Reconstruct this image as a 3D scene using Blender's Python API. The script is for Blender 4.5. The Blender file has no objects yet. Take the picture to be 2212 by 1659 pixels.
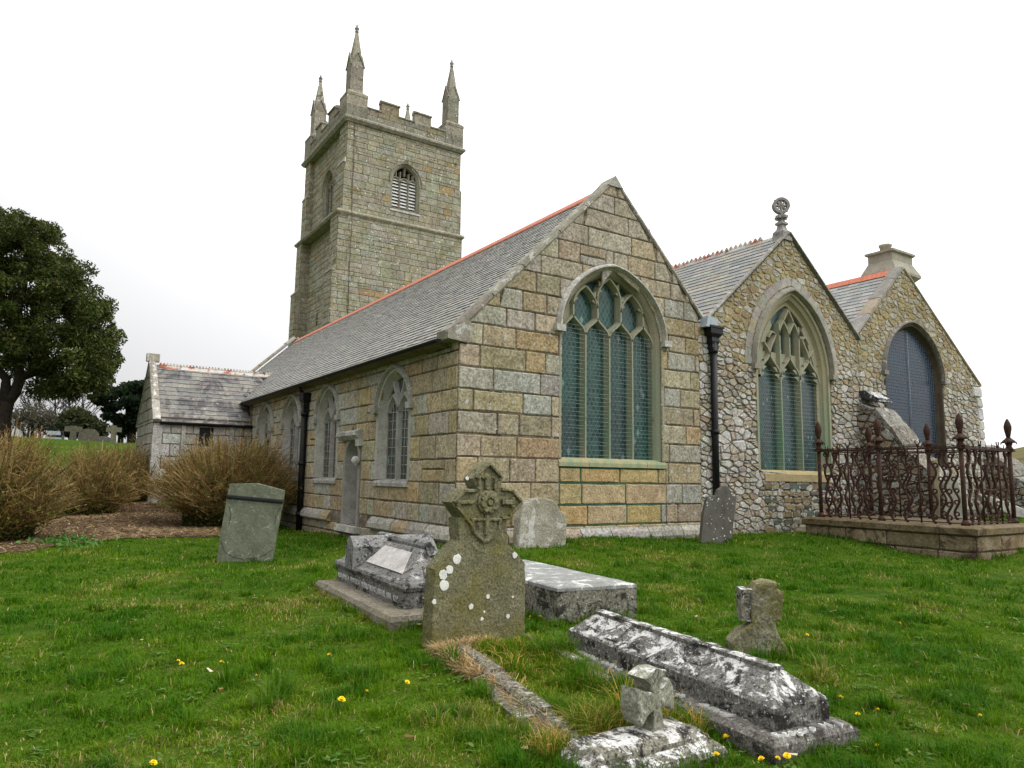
import bpy, bmesh, math, random
import numpy as np
from mathutils import Vector, Matrix, noise as mnoise
rnd = random.Random(7)
R = math.radians
sc = bpy.context.scene
col = sc.collection
# ---------------------------------------------------------------- camera
FPX = 1556.82          # focal length in units of a 2212 px wide picture
EYE = Vector((0, 0, 1.6))
_y, _p, _r = R(33.19743), R(7.3215), R(0.86511)
_fwd = Vector((math.sin(_y)*math.cos(_p), math.cos(_y)*math.cos(_p), math.sin(_p)))
_rt = Vector((math.cos(_y), -math.sin(_y), 0)); _up = _rt.cross(_fwd)
RT = _rt*math.cos(_r) + _up*math.sin(_r); UP = -_rt*math.sin(_r) + _up*math.cos(_r); FW = _fwd
cam = bpy.data.objects.new('camera', bpy.data.cameras.new('camera'))
col.objects.link(cam); sc.camera = cam
cam.data.sensor_fit = 'HORIZONTAL'; cam.data.sensor_width = 36; cam.data.lens = FPX/2212*36
cam.data.clip_start = 0.05; cam.data.clip_end = 5000
m = Matrix((( RT.x, UP.x, -FW.x, EYE.x), (RT.y, UP.y, -FW.y, EYE.y), (RT.z, UP.z, -FW.z, EYE.z), (0,0,0,1)))
cam.matrix_world = m
# ---------------------------------------------------------------- light: overcast
sc.view_settings.view_transform = 'Standard'; sc.view_settings.look = 'None'
sc.view_settings.exposure = 0.0; sc.view_settings.gamma = 1.0
SUN_EL, SUN_AZ = R(52), R(140)      # azimuth clockwise from +Y
w = bpy.data.worlds.new('World'); sc.world = w; w.use_nodes = True
nt = w.node_tree; nt.nodes.clear()
def wn(t, **k):
    n = nt.nodes.new(t)
    for a, b in k.items(): setattr(n, a, b)
    return n
sky = wn('ShaderNodeTexSky', sky_type='NISHITA', sun_disc=False, sun_elevation=SUN_EL, sun_rotation=SUN_AZ, dust_density=4.0)
hs = wn('ShaderNodeHueSaturation'); hs.inputs['Saturation'].default_value = 0.25
nt.links.new(sky.outputs[0], hs.inputs['Color'])
tc = wn('ShaderNodeTexCoord'); sp = wn('ShaderNodeSeparateXYZ'); nt.links.new(tc.outputs['Generated'], sp.inputs[0])
mr = wn('ShaderNodeMapRange'); nt.links.new(sp.outputs['Z'], mr.inputs['Value'])
mr.inputs['From Min'].default_value = 0.0; mr.inputs['From Max'].default_value = 0.9
mr.inputs['To Min'].default_value = 8.0; mr.inputs['To Max'].default_value = 20.0
# cloud deck: a soft brightness drift from left to right and a few broad cloud folds
dt = wn('ShaderNodeVectorMath', operation='DOT_PRODUCT'); nt.links.new(tc.outputs['Generated'], dt.inputs[0]); dt.inputs[1].default_value = (0.8, -0.25, 0.55)
m2 = wn('ShaderNodeMapRange'); nt.links.new(dt.outputs['Value'], m2.inputs['Value'])
m2.inputs['From Min'].default_value = -0.3; m2.inputs['From Max'].default_value = 1.0; m2.inputs['To Min'].default_value = 0.60; m2.inputs['To Max'].default_value = 1.48
nz = wn('ShaderNodeTexNoise'); nz.inputs['Scale'].default_value = 1.6; nz.inputs['Detail'].default_value = 4; nt.links.new(tc.outputs['Generated'], nz.inputs['Vector'])
m3 = wn('ShaderNodeMapRange'); nt.links.new(nz.outputs['Fac'], m3.inputs['Value']); m3.inputs['To Min'].default_value = 0.93; m3.inputs['To Max'].default_value = 1.08
mu = wn('ShaderNodeMath', operation='MULTIPLY'); nt.links.new(mr.outputs[0], mu.inputs[0]); nt.links.new(m2.outputs[0], mu.inputs[1])
mu2 = wn('ShaderNodeMath', operation='MULTIPLY'); nt.links.new(mu.outputs[0], mu2.inputs[0]); nt.links.new(m3.outputs[0], mu2.inputs[1])
gc = wn('ShaderNodeVectorMath', operation='SCALE'); gc.inputs[0].default_value = (1.0, 1.0, 1.012); nt.links.new(mu2.outputs[0], gc.inputs['Scale'])
mx = wn('ShaderNodeMix', data_type='RGBA'); mx.inputs['Factor'].default_value = 0.92
nt.links.new(hs.outputs[0], mx.inputs['A']); nt.links.new(gc.outputs[0], mx.inputs['B'])
bg = wn('ShaderNodeBackground'); bg.inputs['Strength'].default_value = 0.118
out = wn('ShaderNodeOutputWorld'); nt.links.new(mx.outputs['Result'], bg.inputs['Color']); nt.links.new(bg.outputs[0], out.inputs[0])
sl = bpy.data.lights.new('sun', 'SUN'); sl.energy = 1.1; sl.angle = R(35); sl.color = (1, 0.975, 0.94)
so = bpy.data.objects.new('sun', sl); col.objects.link(so)
sd = Vector((math.sin(SUN_AZ)*math.cos(SUN_EL), math.cos(SUN_AZ)*math.cos(SUN_EL), math.sin(SUN_EL)))
so.rotation_euler = sd.to_track_quat('Z', 'Y').to_euler(); so.location = (0, -10, 60)
# ---------------------------------------------------------------- measuring helpers (points of a 2212x1659 survey drawing -> metres)
def ray(x, y): return RT*((x-1106)/FPX) + UP*(-(y-829.5)/FPX) + FW
def ony(x, y, Y): d = ray(x, y); return EYE + d*(Y/d.y)
def onx(x, y, X): d = ray(x, y); return EYE + d*(X/d.x)
def onz(x, y, Z): d = ray(x, y); return EYE + d*((Z-1.6)/d.z)
class Frame:
    """vertical plane: u along it, z up, d outwards"""
    def __init__(s, o, u, n=None):
        s.o = Vector((o[0], o[1], 0)); s.u = Vector((u[0], u[1], 0)).normalized()
        s.n = Vector((s.u.y, -s.u.x, 0)) if n is None else Vector((n[0], n[1], 0)).normalized()
    def __call__(s, u, z, d=0.0): return s.o + s.u*u + s.n*d + Vector((0, 0, z))
    def pix(s, x, y, d=0.0):
        r = ray(x, y); o = s.o + s.n*d; t = (o-EYE).dot(s.n)/r.dot(s.n); P = EYE + r*t
        return ((P-s.o).dot(s.u), P.z)
# ---------------------------------------------------------------- ground shape
GP = [(0,0,0),(0,5,.02),(3,3,.02),(3,6,.09),(6,4.5,.12),(9,3,.1),(4.8,2.2,.04),(9,6,.2),(12,6.5,.2),(14.4,6.4,.15),(14.6,10.2,.42),(17.4,7,.3),
 (8.8,11.3,.44),(12.5,11.3,.34),(14.8,11.2,.32),(7.3,10.6,.36),(11.8,10.3,.34),(6.2,11.5,.34),(6.1,16.4,.13),(6.1,20.1,.05),(6.1,26,.12),(3,13.4,.07),(0,10,.05),(-3,14,.1),
 (3,26.3,.58),(3.4,20.5,.15),(1.6,22.5,.36),(0.2,15,.14),(-8,20,.5),(0,30,1.1),(-1,45,3.2),(-12,42,3.3),(8,46,3.2),(-8,10,.05),(12,12,.35),(20,4,.3),(22,8,.4),(28,11,.6),(14,0,.1),(20,-10,0),(0,-15,0),
 (40,14,.9),(60,20,1.6),(80,10,2.6),(-10,90,3.4),(60,75,3),(80,60,3),(20,100,3.4),(-60,60,3.3),(-60,0,.5),(0,-70,-1)]
GA = np.array(GP, float)
def gz_np(x, y):
    x = np.asarray(x, float); y = np.asarray(y, float)
    sw = np.zeros_like(x); sz = np.zeros_like(x)
    for a, b, c in GP:
        d2 = (x-a)**2 + (y-b)**2
        wgt = 1.0/(d2 + 0.5)**1.7; sw += wgt; sz += wgt*c
    z = sz/sw
    r = np.hypot(x, y); az = np.degrees(np.arctan2(x, y))
    k = np.clip((r-70)/90, 0, 1); k = k*k*(3-2*k)
    hill = 6.6*k*np.clip(1-np.abs(az-72)/40, 0, 1)*(1+.12*np.sin(az*1.3)+.05*np.sin(az*4.1))
    dep = np.clip((r-140)/400, 0, 1)*4.0
    z = z + hill - dep*(np.clip(1-np.abs(az-72)/40, 0, 1) < .05)
    z = z + 0.02*np.sin(x*1.7+.3*y)*np.sin(y*1.3) * np.clip((r-1)/3, 0, 1)
    return z
def gz(x, y): return float(gz_np(np.array([x]), np.array([y]))[0])
_TS = np.geomspace(1.5, 250, 700)
def onground(px, py, off=0.0):
    d = ray(px, py); x, y = d.x*_TS, d.y*_TS; low = 1.6+d.z*_TS <= gz_np(x, y)+off
    return EYE + d*float(_TS[int(np.argmax(low))] if low.any() else _TS[-1])
# ---------------------------------------------------------------- objects
ORIG = {}
def tag(o, label, cat, group=None, kind=None):
    if label: o['label'] = label
    if cat: o['category'] = cat
    if group: o['group'] = group
    if kind: o['kind'] = kind
    return o
def thing(name, label, cat, loc, group=None):
    o = bpy.data.objects.new(name, None); col.objects.link(o); o.location = loc; o.empty_display_size = .2
    ORIG[o.name] = Vector(loc); return tag(o, label, cat, group)
def link(name, me, parent=None, loc=None):
    o = bpy.data.objects.new(name, me); col.objects.link(o)
    if parent is not None: o.parent = parent; ORIG[o.name] = ORIG[parent.name]
    else:
        o.location = loc or (0, 0, 0); ORIG[o.name] = Vector(o.location)
    return o
def dup_tree(o, parent=None, offset=None, rot=None):
    c = o.copy(); col.objects.link(c)
    if parent is not None: c.parent = parent
    for ch in [q for q in col.objects if q.parent == o]: dup_tree(ch, c)
    return c
class MB:
    """collects faces with a colour each; build() links them as one mesh object"""
    def __init__(s): s.v = []; s.f = []; s.c = []; s.m = []; s.sm = []
    def add(s, verts, faces, c=(.3,.3,.3), mi=0, smooth=False):
        k = len(s.v); s.v += [tuple(p) for p in verts]
        for f in faces: s.f.append([k+i for i in f]); s.c.append(c); s.m.append(mi); s.sm.append(smooth)
    def poly(s, pts, c=(.3,.3,.3), mi=0): s.add(pts, [list(range(len(pts)))], c, mi)
    def box(s, a, b, c=(.3,.3,.3), mi=0, fr=None):
        q = [(x, y, z) for z in (a[2], b[2]) for y in (a[1], b[1]) for x in (a[0], b[0])]
        if fr: q = [fr(x, z, y) for x, y, z in q]
        s.add(q, [(0,2,3,1),(4,5,7,6),(0,1,5,4),(2,6,7,3),(0,4,6,2),(1,3,7,5)], c, mi)
    def rings(s, rings, c=(.3,.3,.3), mi=0, cap=True, smooth=False, closed=False):
        n = len(rings[0]); vs = [p for r in rings for p in r]; fs = []; L = len(rings)
        for i in range(L if closed else L-1):
            a, b = i*n, ((i+1) % L)*n
            for j in range(n): fs.append((a+j, a+(j+1) % n, b+(j+1) % n, b+j))
        if cap and not closed: fs.append(tuple(range(n-1, -1, -1))); fs.append(tuple((L-1)*n+j for j in range(n)))
        s.add(vs, fs, c, mi, smooth)
    def tube(s, pts, r, n=6, c=(.3,.3,.3), mi=0, smooth=True, cap=True):
        pts = [Vector(p) for p in pts]; rr = r if isinstance(r, (list, tuple)) else [r]*len(pts); rings = []; pu = None
        for i, p in enumerate(pts):
            t = (pts[min(i+1, len(pts)-1)] - pts[max(i-1, 0)])
            if t.length < 1e-9: t = Vector((0,0,1))
            t.normalize()
            if pu is None: pu = t.orthogonal().normalized()
            pu = (pu - t*pu.dot(t));
            if pu.length < 1e-6: pu = t.orthogonal()
            pu.normalize(); b = t.cross(pu)
            rings.append([p + (pu*math.cos(2*math.pi*j/n) + b*math.sin(2*math.pi*j/n))*rr[i] for j in range(n)])
        s.rings(rings, c, mi, cap, smooth)
    def lathe(s, o, prof, n=12, c=(.3,.3,.3), mi=0, smooth=True):
        o = Vector(o); s.rings([[o + Vector((r*math.cos(2*math.pi*j/n), r*math.sin(2*math.pi*j/n), z)) for j in range(n)] for r, z in prof], c, mi, True, smooth)
    def sweep(s, fr, path, prof, c=(.3,.3,.3), mi=0, closed=False, cfn=None):
        """path [(u,z)], profile [(a,d)] with a to the left of the path"""
        n = len(path); rings = []
        for i in range(n):
            def dirn(k):
                a, b = path[k % n], path[(k+1) % n]; l = math.hypot(b[0]-a[0], b[1]-a[1]) or 1; return ((b[0]-a[0])/l, (b[1]-a[1])/l)
            if closed: d0, d1 = dirn(i-1), dirn(i)
            else: d0 = dirn(i-1) if i > 0 else dirn(0); d1 = dirn(i) if i < n-1 else dirn(n-2)
            n0, n1 = (-d0[1], d0[0]), (-d1[1], d1[0]); mx_, mz_ = n0[0]+n1[0], n0[1]+n1[1]; l2 = mx_*mx_+mz_*mz_
            k = 2/l2 if l2 > .3 else 2/.3
            rings.append([fr(path[i][0]+mx_*k*a, path[i][1]+mz_*k*a, d) for a, d in prof])
        s.rings(rings, c, mi, True, False, closed)
    def build(s, name, mats, parent=None, loc=None, smooth=False):
        me = bpy.data.meshes.new(name)
        o0 = ORIG[parent.name] if parent is not None else Vector(loc or (0,0,0))
        me.from_pydata([(p[0]-o0.x, p[1]-o0.y, p[2]-o0.z) for p in s.v], [], s.f)
        for mt in (mats if isinstance(mats, (list, tuple)) else [mats]): me.materials.append(mt)
        me.polygons.foreach_set('material_index', s.m)
        me.polygons.foreach_set('use_smooth', [smooth or q for q in s.sm])
        a = me.attributes.new('Col', 'FLOAT_COLOR', 'FACE'); cc = np.ones((len(s.f), 4), np.float32); cc[:, :3] = np.array([q[:3] for q in s.c], np.float32).reshape(-1, 3)
        a.data.foreach_set('color', cc.ravel()); me.update()
        bm = bmesh.new(); bm.from_mesh(me); bmesh.ops.recalc_face_normals(bm, faces=bm.faces); bm.to_mesh(me); bm.free()
        return link(name, me, parent, loc)
def np_mesh(name, verts, quads, cols, mat, parent=None, loc=None, kind=None):
    """big meshes straight from arrays: verts (n,3), faces (m,k) of one size, cols (m,3)"""
    o0 = ORIG[parent.name] if parent is not None else Vector(loc or (0,0,0))
    me = bpy.data.meshes.new(name); nv, nf, k = len(verts), len(quads), quads.shape[1]
    me.vertices.add(nv); me.vertices.foreach_set('co', (verts - np.array(o0)).astype(np.float32).ravel())
    me.loops.add(nf*k); me.loops.foreach_set('vertex_index', quads.astype(np.int32).ravel())
    me.polygons.add(nf); me.polygons.foreach_set('loop_start', np.arange(0, nf*k, k, dtype=np.int32))
    me.update(calc_edges=True)
    a = me.attributes.new('Col', 'FLOAT_COLOR', 'FACE'); cc = np.ones((nf, 4), np.float32); cc[:, :3] = cols; a.data.foreach_set('color', cc.ravel())
    me.materials.append(mat)
    return link(name, me, parent, loc)
# ---------------------------------------------------------------- materials
class Mat:
    def __init__(s, name, rough=.85, spec=.3):
        s.mat = bpy.data.materials.new(name); s.mat.use_nodes = True; s.t = s.mat.node_tree
        s.b = s.t.nodes['Principled BSDF']; s.b.inputs['Roughness'].default_value = rough; s.b.inputs['Specular IOR Level'].default_value = spec
        s.pos = s.n('ShaderNodeNewGeometry').outputs['Position']
    def n(s, t, **k):
        q = s.t.nodes.new(t)
        for a, b in k.items(): setattr(q, a, b)
        return q
    def set(s, sock, v):
        if isinstance(v, bpy.types.NodeSocket): s.t.links.new(v, sock)
        elif isinstance(v, tuple) and len(v) == 3 and sock.type == 'RGBA': sock.default_value = (*v, 1)
        else: sock.default_value = v
    def vec(s, scale): 
        q = s.n('ShaderNodeVectorMath', operation='MULTIPLY'); s.set(q.inputs[0], s.pos); q.inputs[1].default_value = scale; return q.outputs[0]
    def noise(s, scale, detail=4, rough=.6, v=None, dist=0):
        q = s.n('ShaderNodeTexNoise'); q.inputs['Scale'].default_value = scale; q.inputs['Detail'].default_value = detail
        q.inputs['Roughness'].default_value = rough; q.inputs['Distortion'].default_value = dist; s.set(q.inputs['Vector'], v or s.pos); return q.outputs['Fac']
    def vor(s, scale, feature='F1', v=None, out='Distance', rand=1):
        q = s.n('ShaderNodeTexVoronoi', feature=feature); q.inputs['Scale'].default_value = scale; q.inputs['Randomness'].default_value = rand; s.set(q.inputs['Vector'], v or s.pos); return q.outputs[out]
    def step(s, x, a, b, lo=0., hi=1.):
        q = s.n('ShaderNodeMapRange'); s.set(q.inputs['Value'], x); q.inputs['From Min'].default_value = a; q.inputs['From Max'].default_value = b
        q.inputs['To Min'].default_value = lo; q.inputs['To Max'].default_value = hi; return q.outputs[0]
    def math(s, op, a, b=0.): 
        q = s.n('ShaderNodeMath', operation=op); s.set(q.inputs[0], a); s.set(q.inputs[1], b); return q.outputs[0]
    def mix(s, f, a, b, mode='MIX'):
        q = s.n('ShaderNodeMix', data_type='RGBA', blend_type=mode); s.set(q.inputs['Factor'], f); s.set(q.inputs['A'], a); s.set(q.inputs['B'], b); return q.outputs['Result']
    def attr(s): return s.n('ShaderNodeAttribute', attribute_name='Col').outputs['Color']
    def ramp(s, f, stops):
        q = s.n('ShaderNodeValToRGB'); e = q.color_ramp.elements
        while len(e) < len(stops): e.new(.5)
        for i, (p, c) in enumerate(stops): e[i].position = p; e[i].color = (*c, 1)
        s.set(q.inputs[0], f); return q.outputs[0]
    def bump(s, h, strength=.4, dist=.02, nrm=None):
        q = s.n('ShaderNodeBump'); q.inputs['Strength'].default_value = strength; q.inputs['Distance'].default_value = dist; s.set(q.inputs['Height'], h)
        if nrm: s.set(q.inputs['Normal'], nrm)
        return q.outputs[0]
    def done(s, c, nrm=None, rough=None):
        s.set(s.b.inputs['Base Color'], c)
        if nrm: s.set(s.b.inputs['Normal'], nrm)
        if rough is not None: s.set(s.b.inputs['Roughness'], rough)
        return s.mat
def stone(name, grain=38, gr=(.55, 1.4), white=.66, wcol=(.55,.54,.50), black=.64, bcol=(.035,.033,.03), moss=None, spots=0, bump=.5, lscale=7, bscale=4, stretch=None, up=0., bd=.02, late=0):
    """weathered stone over the block colour: mineral grain, pale crust lichen, dark algae, moss"""
    M = Mat(name, .92, .10)
    g = M.noise(grain, 3, .7); g2 = M.noise(grain*3.1, 2, .6)
    c = M.mix(1., M.attr(), M.ramp(g, [(.3, (gr[0],)*3), (.5, (1,1,1)), (.7, (gr[1],)*3)]), 'MULTIPLY'); c = M.mix(1., c, M.ramp(M.noise(4.5, 6, .75), [(.3, (.70,.69,.66)), (.5, (1,1,1)), (.7, (1.22,1.22,1.2))]), 'MULTIPLY')
    c = M.mix(M.step(g2, .62, .72), c, (.06,.055,.05)); 
    c = M.mix(M.step(M.noise(1.1, 3), .42, .7, 0, .35), c, M.mix(1., c, (.62,.60,.52), 'MULTIPLY'))
    c = M.mix(M.step(M.noise(2.6, 5, .7, M.vec((1,1,.13))), .53, .68, 0, .34), c, M.mix(1., c, (.52,.50,.44), 'MULTIPLY'))
    lv = M.vec(stretch) if stretch else M.pos
    ln = M.noise(lscale, 7, .72, lv, .4); bn = M.noise(bscale, 8, .72, lv, .6)
    nz = M.n('ShaderNodeSeparateXYZ'); M.set(nz.inputs[0], M.n('ShaderNodeNewGeometry').outputs['True Normal']); nzv = M.math('MAXIMUM', nz.outputs['Z'], 0.)
    if up: ln = M.math('ADD', ln, M.math('MULTIPLY', nzv, up))
    if moss: c = M.mix(M.step(M.noise(2.3, 6, .7), moss[0], moss[0]+.12, 0, moss[2] if len(moss) > 2 else .7), c, M.mix(1., moss[1], M.ramp(g, [(.3,(.6,.6,.6)),(.7,(1.35,1.35,1.35))]), 'MULTIPLY'))
    if not late: c = M.mix(M.step(bn, black, black+.07, 0, .85), c, bcol)
    c = M.mix(M.step(ln, white, white+.05, 0, .9), c, M.mix(1., wcol, M.ramp(g, [(.3,(.8,.8,.8)),(.7,(1.12,1.12,1.1))]), 'MULTIPLY'))
    if late: c = M.mix(M.step(bn, black, black+.06, 0, .93), c, bcol); c = M.mix(M.step(M.noise(bscale*4.5, 5, .7), .565, .60, 0, .85), c, bcol); c = M.mix(M.step(M.noise(lscale*4, 4, .7), .62, .65, 0, .85), c, wcol)
    if spots:
        v = M.vor(spots, 'F1', None); sel = M.noise(spots*.35, 2)
        c = M.mix(M.math('MULTIPLY', M.step(v, .16, .24, 1, 0), M.step(sel, .5, .56)), c, (.62,.61,.56))
    h = M.math('ADD', M.noise(grain*.5, 6, .7), M.math('MULTIPLY', M.noise(9, 4), .8))
    return M.done(c, M.bump(h, bump, bd))
def plain(name, c, rough=.6, spec=.4, var=.3, scale=30, bump=0., metal=0.):
    M = Mat(name, rough, spec); M.b.inputs['Metallic'].default_value = metal
    n = M.noise(scale, 5, .65); cc = M.mix(1., c, M.ramp(n, [(.3,(1-var,)*3), (.7,(1+var,)*3)]), 'MULTIPLY')
    return M.done(cc, M.bump(n, bump, .01) if bump else None)
def leafmat(name, rough=.6, trans=.25, spec=.07):
    M = Mat(name, rough, spec); c = M.attr(); M.b.inputs['Base Color'].default_value = (1,1,1,1)
    M.set(M.b.inputs['Base Color'], c)
    tr = M.n('ShaderNodeBsdfTranslucent'); M.set(tr.inputs[0], M.mix(1., c, (1.1,1.25,.6), 'MULTIPLY')); ms = M.n('ShaderNodeMixShader'); ms.inputs[0].default_value = trans
    M.t.links.new(M.b.outputs[0], ms.inputs[1]); M.t.links.new(tr.outputs[0], ms.inputs[2]); M.t.links.new(ms.outputs[0], M.t.nodes['Material Output'].inputs[0])
    return M.mat
GRANITE = stone('granite_ashlar', 21, (.44, 1.55), .60, (.46,.45,.42), .615, (.10,.08,.06), (.60,(.25,.18,.06),.5), 0, .8)
TOWERST = stone('tower_granite', 14, (.58, 1.36), .64, (.45,.44,.40), .60, (.085,.078,.055), (.50,(.19,.185,.085),.6), 5, .7, 5, 2.5)
RUBBLE = stone('lichened_rubble', 24, (.5, 1.45), .585, (.58,.57,.53), .62, (.05,.045,.04), (.62,(.26,.21,.09),.5), 0, .7, 8)
DRESSED = stone('dressed_granite', 40, (.7, 1.25), .68, (.55,.54,.50), .66, (.06,.055,.05), (.62,(.30,.27,.15),.4), 0, .35)
WHITISH = stone('lichen_white_stone', 40, (.7, 1.25), .53, (.60,.59,.55), .62, (.06,.055,.05), None, 0, .45)
HEADST = stone('mossy_granite', 46, (.35, 1.65), .70, (.5,.5,.46), .62, (.05,.045,.035), (.47,(.145,.132,.045),.8), 0, .9, 9)
TOMB = stone('crusted_tomb_granite', 48, (.40, 1.6), .60, (.66,.65,.63), .530, (.020,.018,.016), (.58,(.15,.15,.085),.6), 0, .9, 9, 6, (1.0,.62,1.0), .13, .02, 1)
SLATEST = stone('slate_headstone', 30, (.75, 1.25), .60, (.42,.42,.38), .66, (.05,.055,.05), (.5,(.15,.165,.12),.5), 0, .2, 9)
# ---------------------------------------------------------------- wall kit
TAN = [(.355,.285,.18),(.35,.29,.195),(.35,.32,.255),(.36,.265,.15),(.34,.285,.20),(.31,.26,.17),(.37,.315,.22),(.35,.33,.28),(.35,.28,.175),(.365,.345,.295),(.335,.305,.24),(.35,.275,.165)]
GREY = [(.33,.315,.28),(.36,.34,.30),(.29,.275,.24),(.35,.30,.22)]
TOW = [(.315,.295,.225),(.325,.30,.23),(.31,.295,.23),(.33,.30,.22),(.315,.305,.25),(.32,.29,.21),(.30,.295,.22)]
RUB = [(.38,.36,.32),(.42,.405,.37),(.33,.295,.235),(.34,.275,.19),(.29,.265,.225),(.38,.335,.265),(.29,.245,.18)]
def jit(c, a=.1): k = 1+rnd.uniform(-a, a); return tuple(max(0, q*k*(1+rnd.uniform(-.04,.04))) for q in c)
def pick(P, a=.1): return jit(rnd.choice(P), a)
def inset(p, e):
    n = len(p); o = []; ar = sum(p[i][0]*p[(i+1)%n][1]-p[(i+1)%n][0]*p[i][1] for i in range(n)); sg = 1 if ar > 0 else -1
    L = []
    for i in range(n):
        a, b = p[i], p[(i+1)%n]; l = math.hypot(b[0]-a[0], b[1]-a[1]) or 1e-9; nx, nz_ = -(b[1]-a[1])/l*sg, (b[0]-a[0])/l*sg
        L.append((a[0]+nx*e, a[1]+nz_*e, (b[0]-a[0])/l, (b[1]-a[1])/l))
    for i in range(n):
        x1,y1,dx1,dy1 = L[i-1]; x2,y2,dx2,dy2 = L[i]; dt_ = dx1*dy2-dy1*dx2
        if abs(dt_) < .05: o.append((x2, y2)); continue
        t = ((x2-x1)*dy2-(y2-y1)*dx2)/dt_; o.append((x1+dx1*t, y1+dy1*t))
    return o
def clean(p):
    q = [a for i, a in enumerate(p) if math.hypot(a[0]-p[i-1][0], a[1]-p[i-1][1]) > .012]
    return q
def trap_poly(t, za, zb): return clean([(t[0], za), (t[1], za), (t[3], zb), (t[2], zb)])
def put_block(mb, fr, t, za, zb, d, joint, bev, c, mi=0, chop=0):
    w_ = max(t[1]-t[0], t[3]-t[2]); h_ = zb-za
    if w_ < joint*2+.02: return
    p = trap_poly(t, za, zb)
    if len(p) < 3: return
    p = inset(p, joint/2)
    ar = sum(p[i][0]*p[(i+1)%len(p)][1]-p[(i+1)%len(p)][0]*p[i][1] for i in range(len(p)))/2
    if ar < .002: return
    if chop:
        q = []; n = len(p)
        for i in range(n):
            a, b, e = p[i-1], p[i], p[(i+1)%n]; k1 = rnd.uniform(.06, chop); k2 = rnd.uniform(.06, chop)
            l1 = math.hypot(a[0]-b[0], a[1]-b[1]); l2 = math.hypot(e[0]-b[0], e[1]-b[1]); mmm = min(l1, l2, h_*1.5)
            if l1 < 1e-6 or l2 < 1e-6: continue
            k1 = min(.45, k1*mmm/l1); k2 = min(.45, k2*mmm/l2)
            q += [(b[0]+(a[0]-b[0])*k1, b[1]+(a[1]-b[1])*k1), (b[0]+(e[0]-b[0])*k2, b[1]+(e[1]-b[1])*k2)]
        p = clean(q)
        if len(p) < 3: return
    if not chop and len(p) == 4 and w_ > .15:      # hand-dressed edges are never quite straight
        q = []
        for i in range(4):
            a, b = p[i], p[(i+1)%4]; l = math.hypot(b[0]-a[0], b[1]-a[1]); k = max(1, int(l/.22)); nx, nz_ = -(b[1]-a[1])/max(l, .01), (b[0]-a[0])/max(l, .01)
            q.append((a[0]+(b[0]-a[0])*min(.3, .018/max(l,.01)), a[1]+(b[1]-a[1])*min(.3, .018/max(l,.01))))
            for j in range(1, k): o_ = rnd.uniform(-.002, .011); q.append((a[0]+(b[0]-a[0])*j/k+nx*o_, a[1]+(b[1]-a[1])*j/k+nz_*o_))
            q.append((b[0]+(a[0]-b[0])*min(.3, .018/max(l,.01)), b[1]+(a[1]-b[1])*min(.3, .018/max(l,.01))))
        p = q
    b2 = min(bev, .3*h_, .3*w_); p2 = inset(p, b2); n = len(p)
    if len(p2) != n: return
    dj = [d*rnd.uniform(.8, 1.15) for _ in range(n)]
    vs = [fr(u, z, -.03) for u, z in p] + [fr(u, z, d*.45) for u, z in p] + [fr(u, z, e) for (u, z), e in zip(p2, dj)]
    fs = [(i, (i+1)%n, n+(i+1)%n, n+i) for i in range(n)] + [(n+i, n+(i+1)%n, 2*n+(i+1)%n, 2*n+i) for i in range(n)] + [tuple(2*n+i for i in range(n))]
    mb.add(vs, fs, c, mi)
def sub_hole(ts, ha, hb):
    o = []
    for t in ts:
        for q in ((t[0], min(t[1], ha[0]), t[2], min(t[3], hb[0])), (max(t[0], ha[1]), t[1], max(t[2], hb[1]), t[3])):
            a, b = q[1]-q[0], q[3]-q[2]
            if a <= .005 and b <= .005: continue
            q = list(q)
            if a < 0: q[0] = q[1] = (t[0] if q[1] <= t[0]+1e-6 or q[0] >= t[1] else q[0]) if False else (q[0]+q[1])/2
            if b < 0: q[2] = q[3] = (q[2]+q[3])/2
            o.append(tuple(q))
    return o
def spans(za, zb, L, Rr, holes):
    ts = [(L(za), Rr(za), L(zb), Rr(zb))]
    for h in holes:
        e = 1e-4; a, b = h(za+e), h(zb-e)
        if a is None or b is None: continue
        ts = sub_hole(ts, a, b)
    return ts
def backing(mb, fr, z0, z1, L, Rr, holes, cf, zs=(), mi=0, step=.09, d=0.):
    zz = sorted(set([z0, z1] + [q for q in zs if z0 < q < z1])); 
    for a, b in zip(zz, zz[1:]):
        n = max(1, int((b-a)/step))
        for i in range(n):
            za, zb = a+(b-a)*i/n, a+(b-a)*(i+1)/n
            for t in spans(za, zb, L, Rr, holes):
                wd_ = max(t[1]-t[0], t[3]-t[2])
                if wd_ <= .004: continue
                k = max(1, int(wd_/.45))
                for j in range(k):
                    a0, a1 = j/k, (j+1)/k; mb.poly([fr(t[0]+(t[1]-t[0])*a0, za, d), fr(t[0]+(t[1]-t[0])*a1, za, d), fr(t[2]+(t[3]-t[2])*a1, zb, d), fr(t[2]+(t[3]-t[2])*a0, zb, d)], cf(za), mi)
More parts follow.
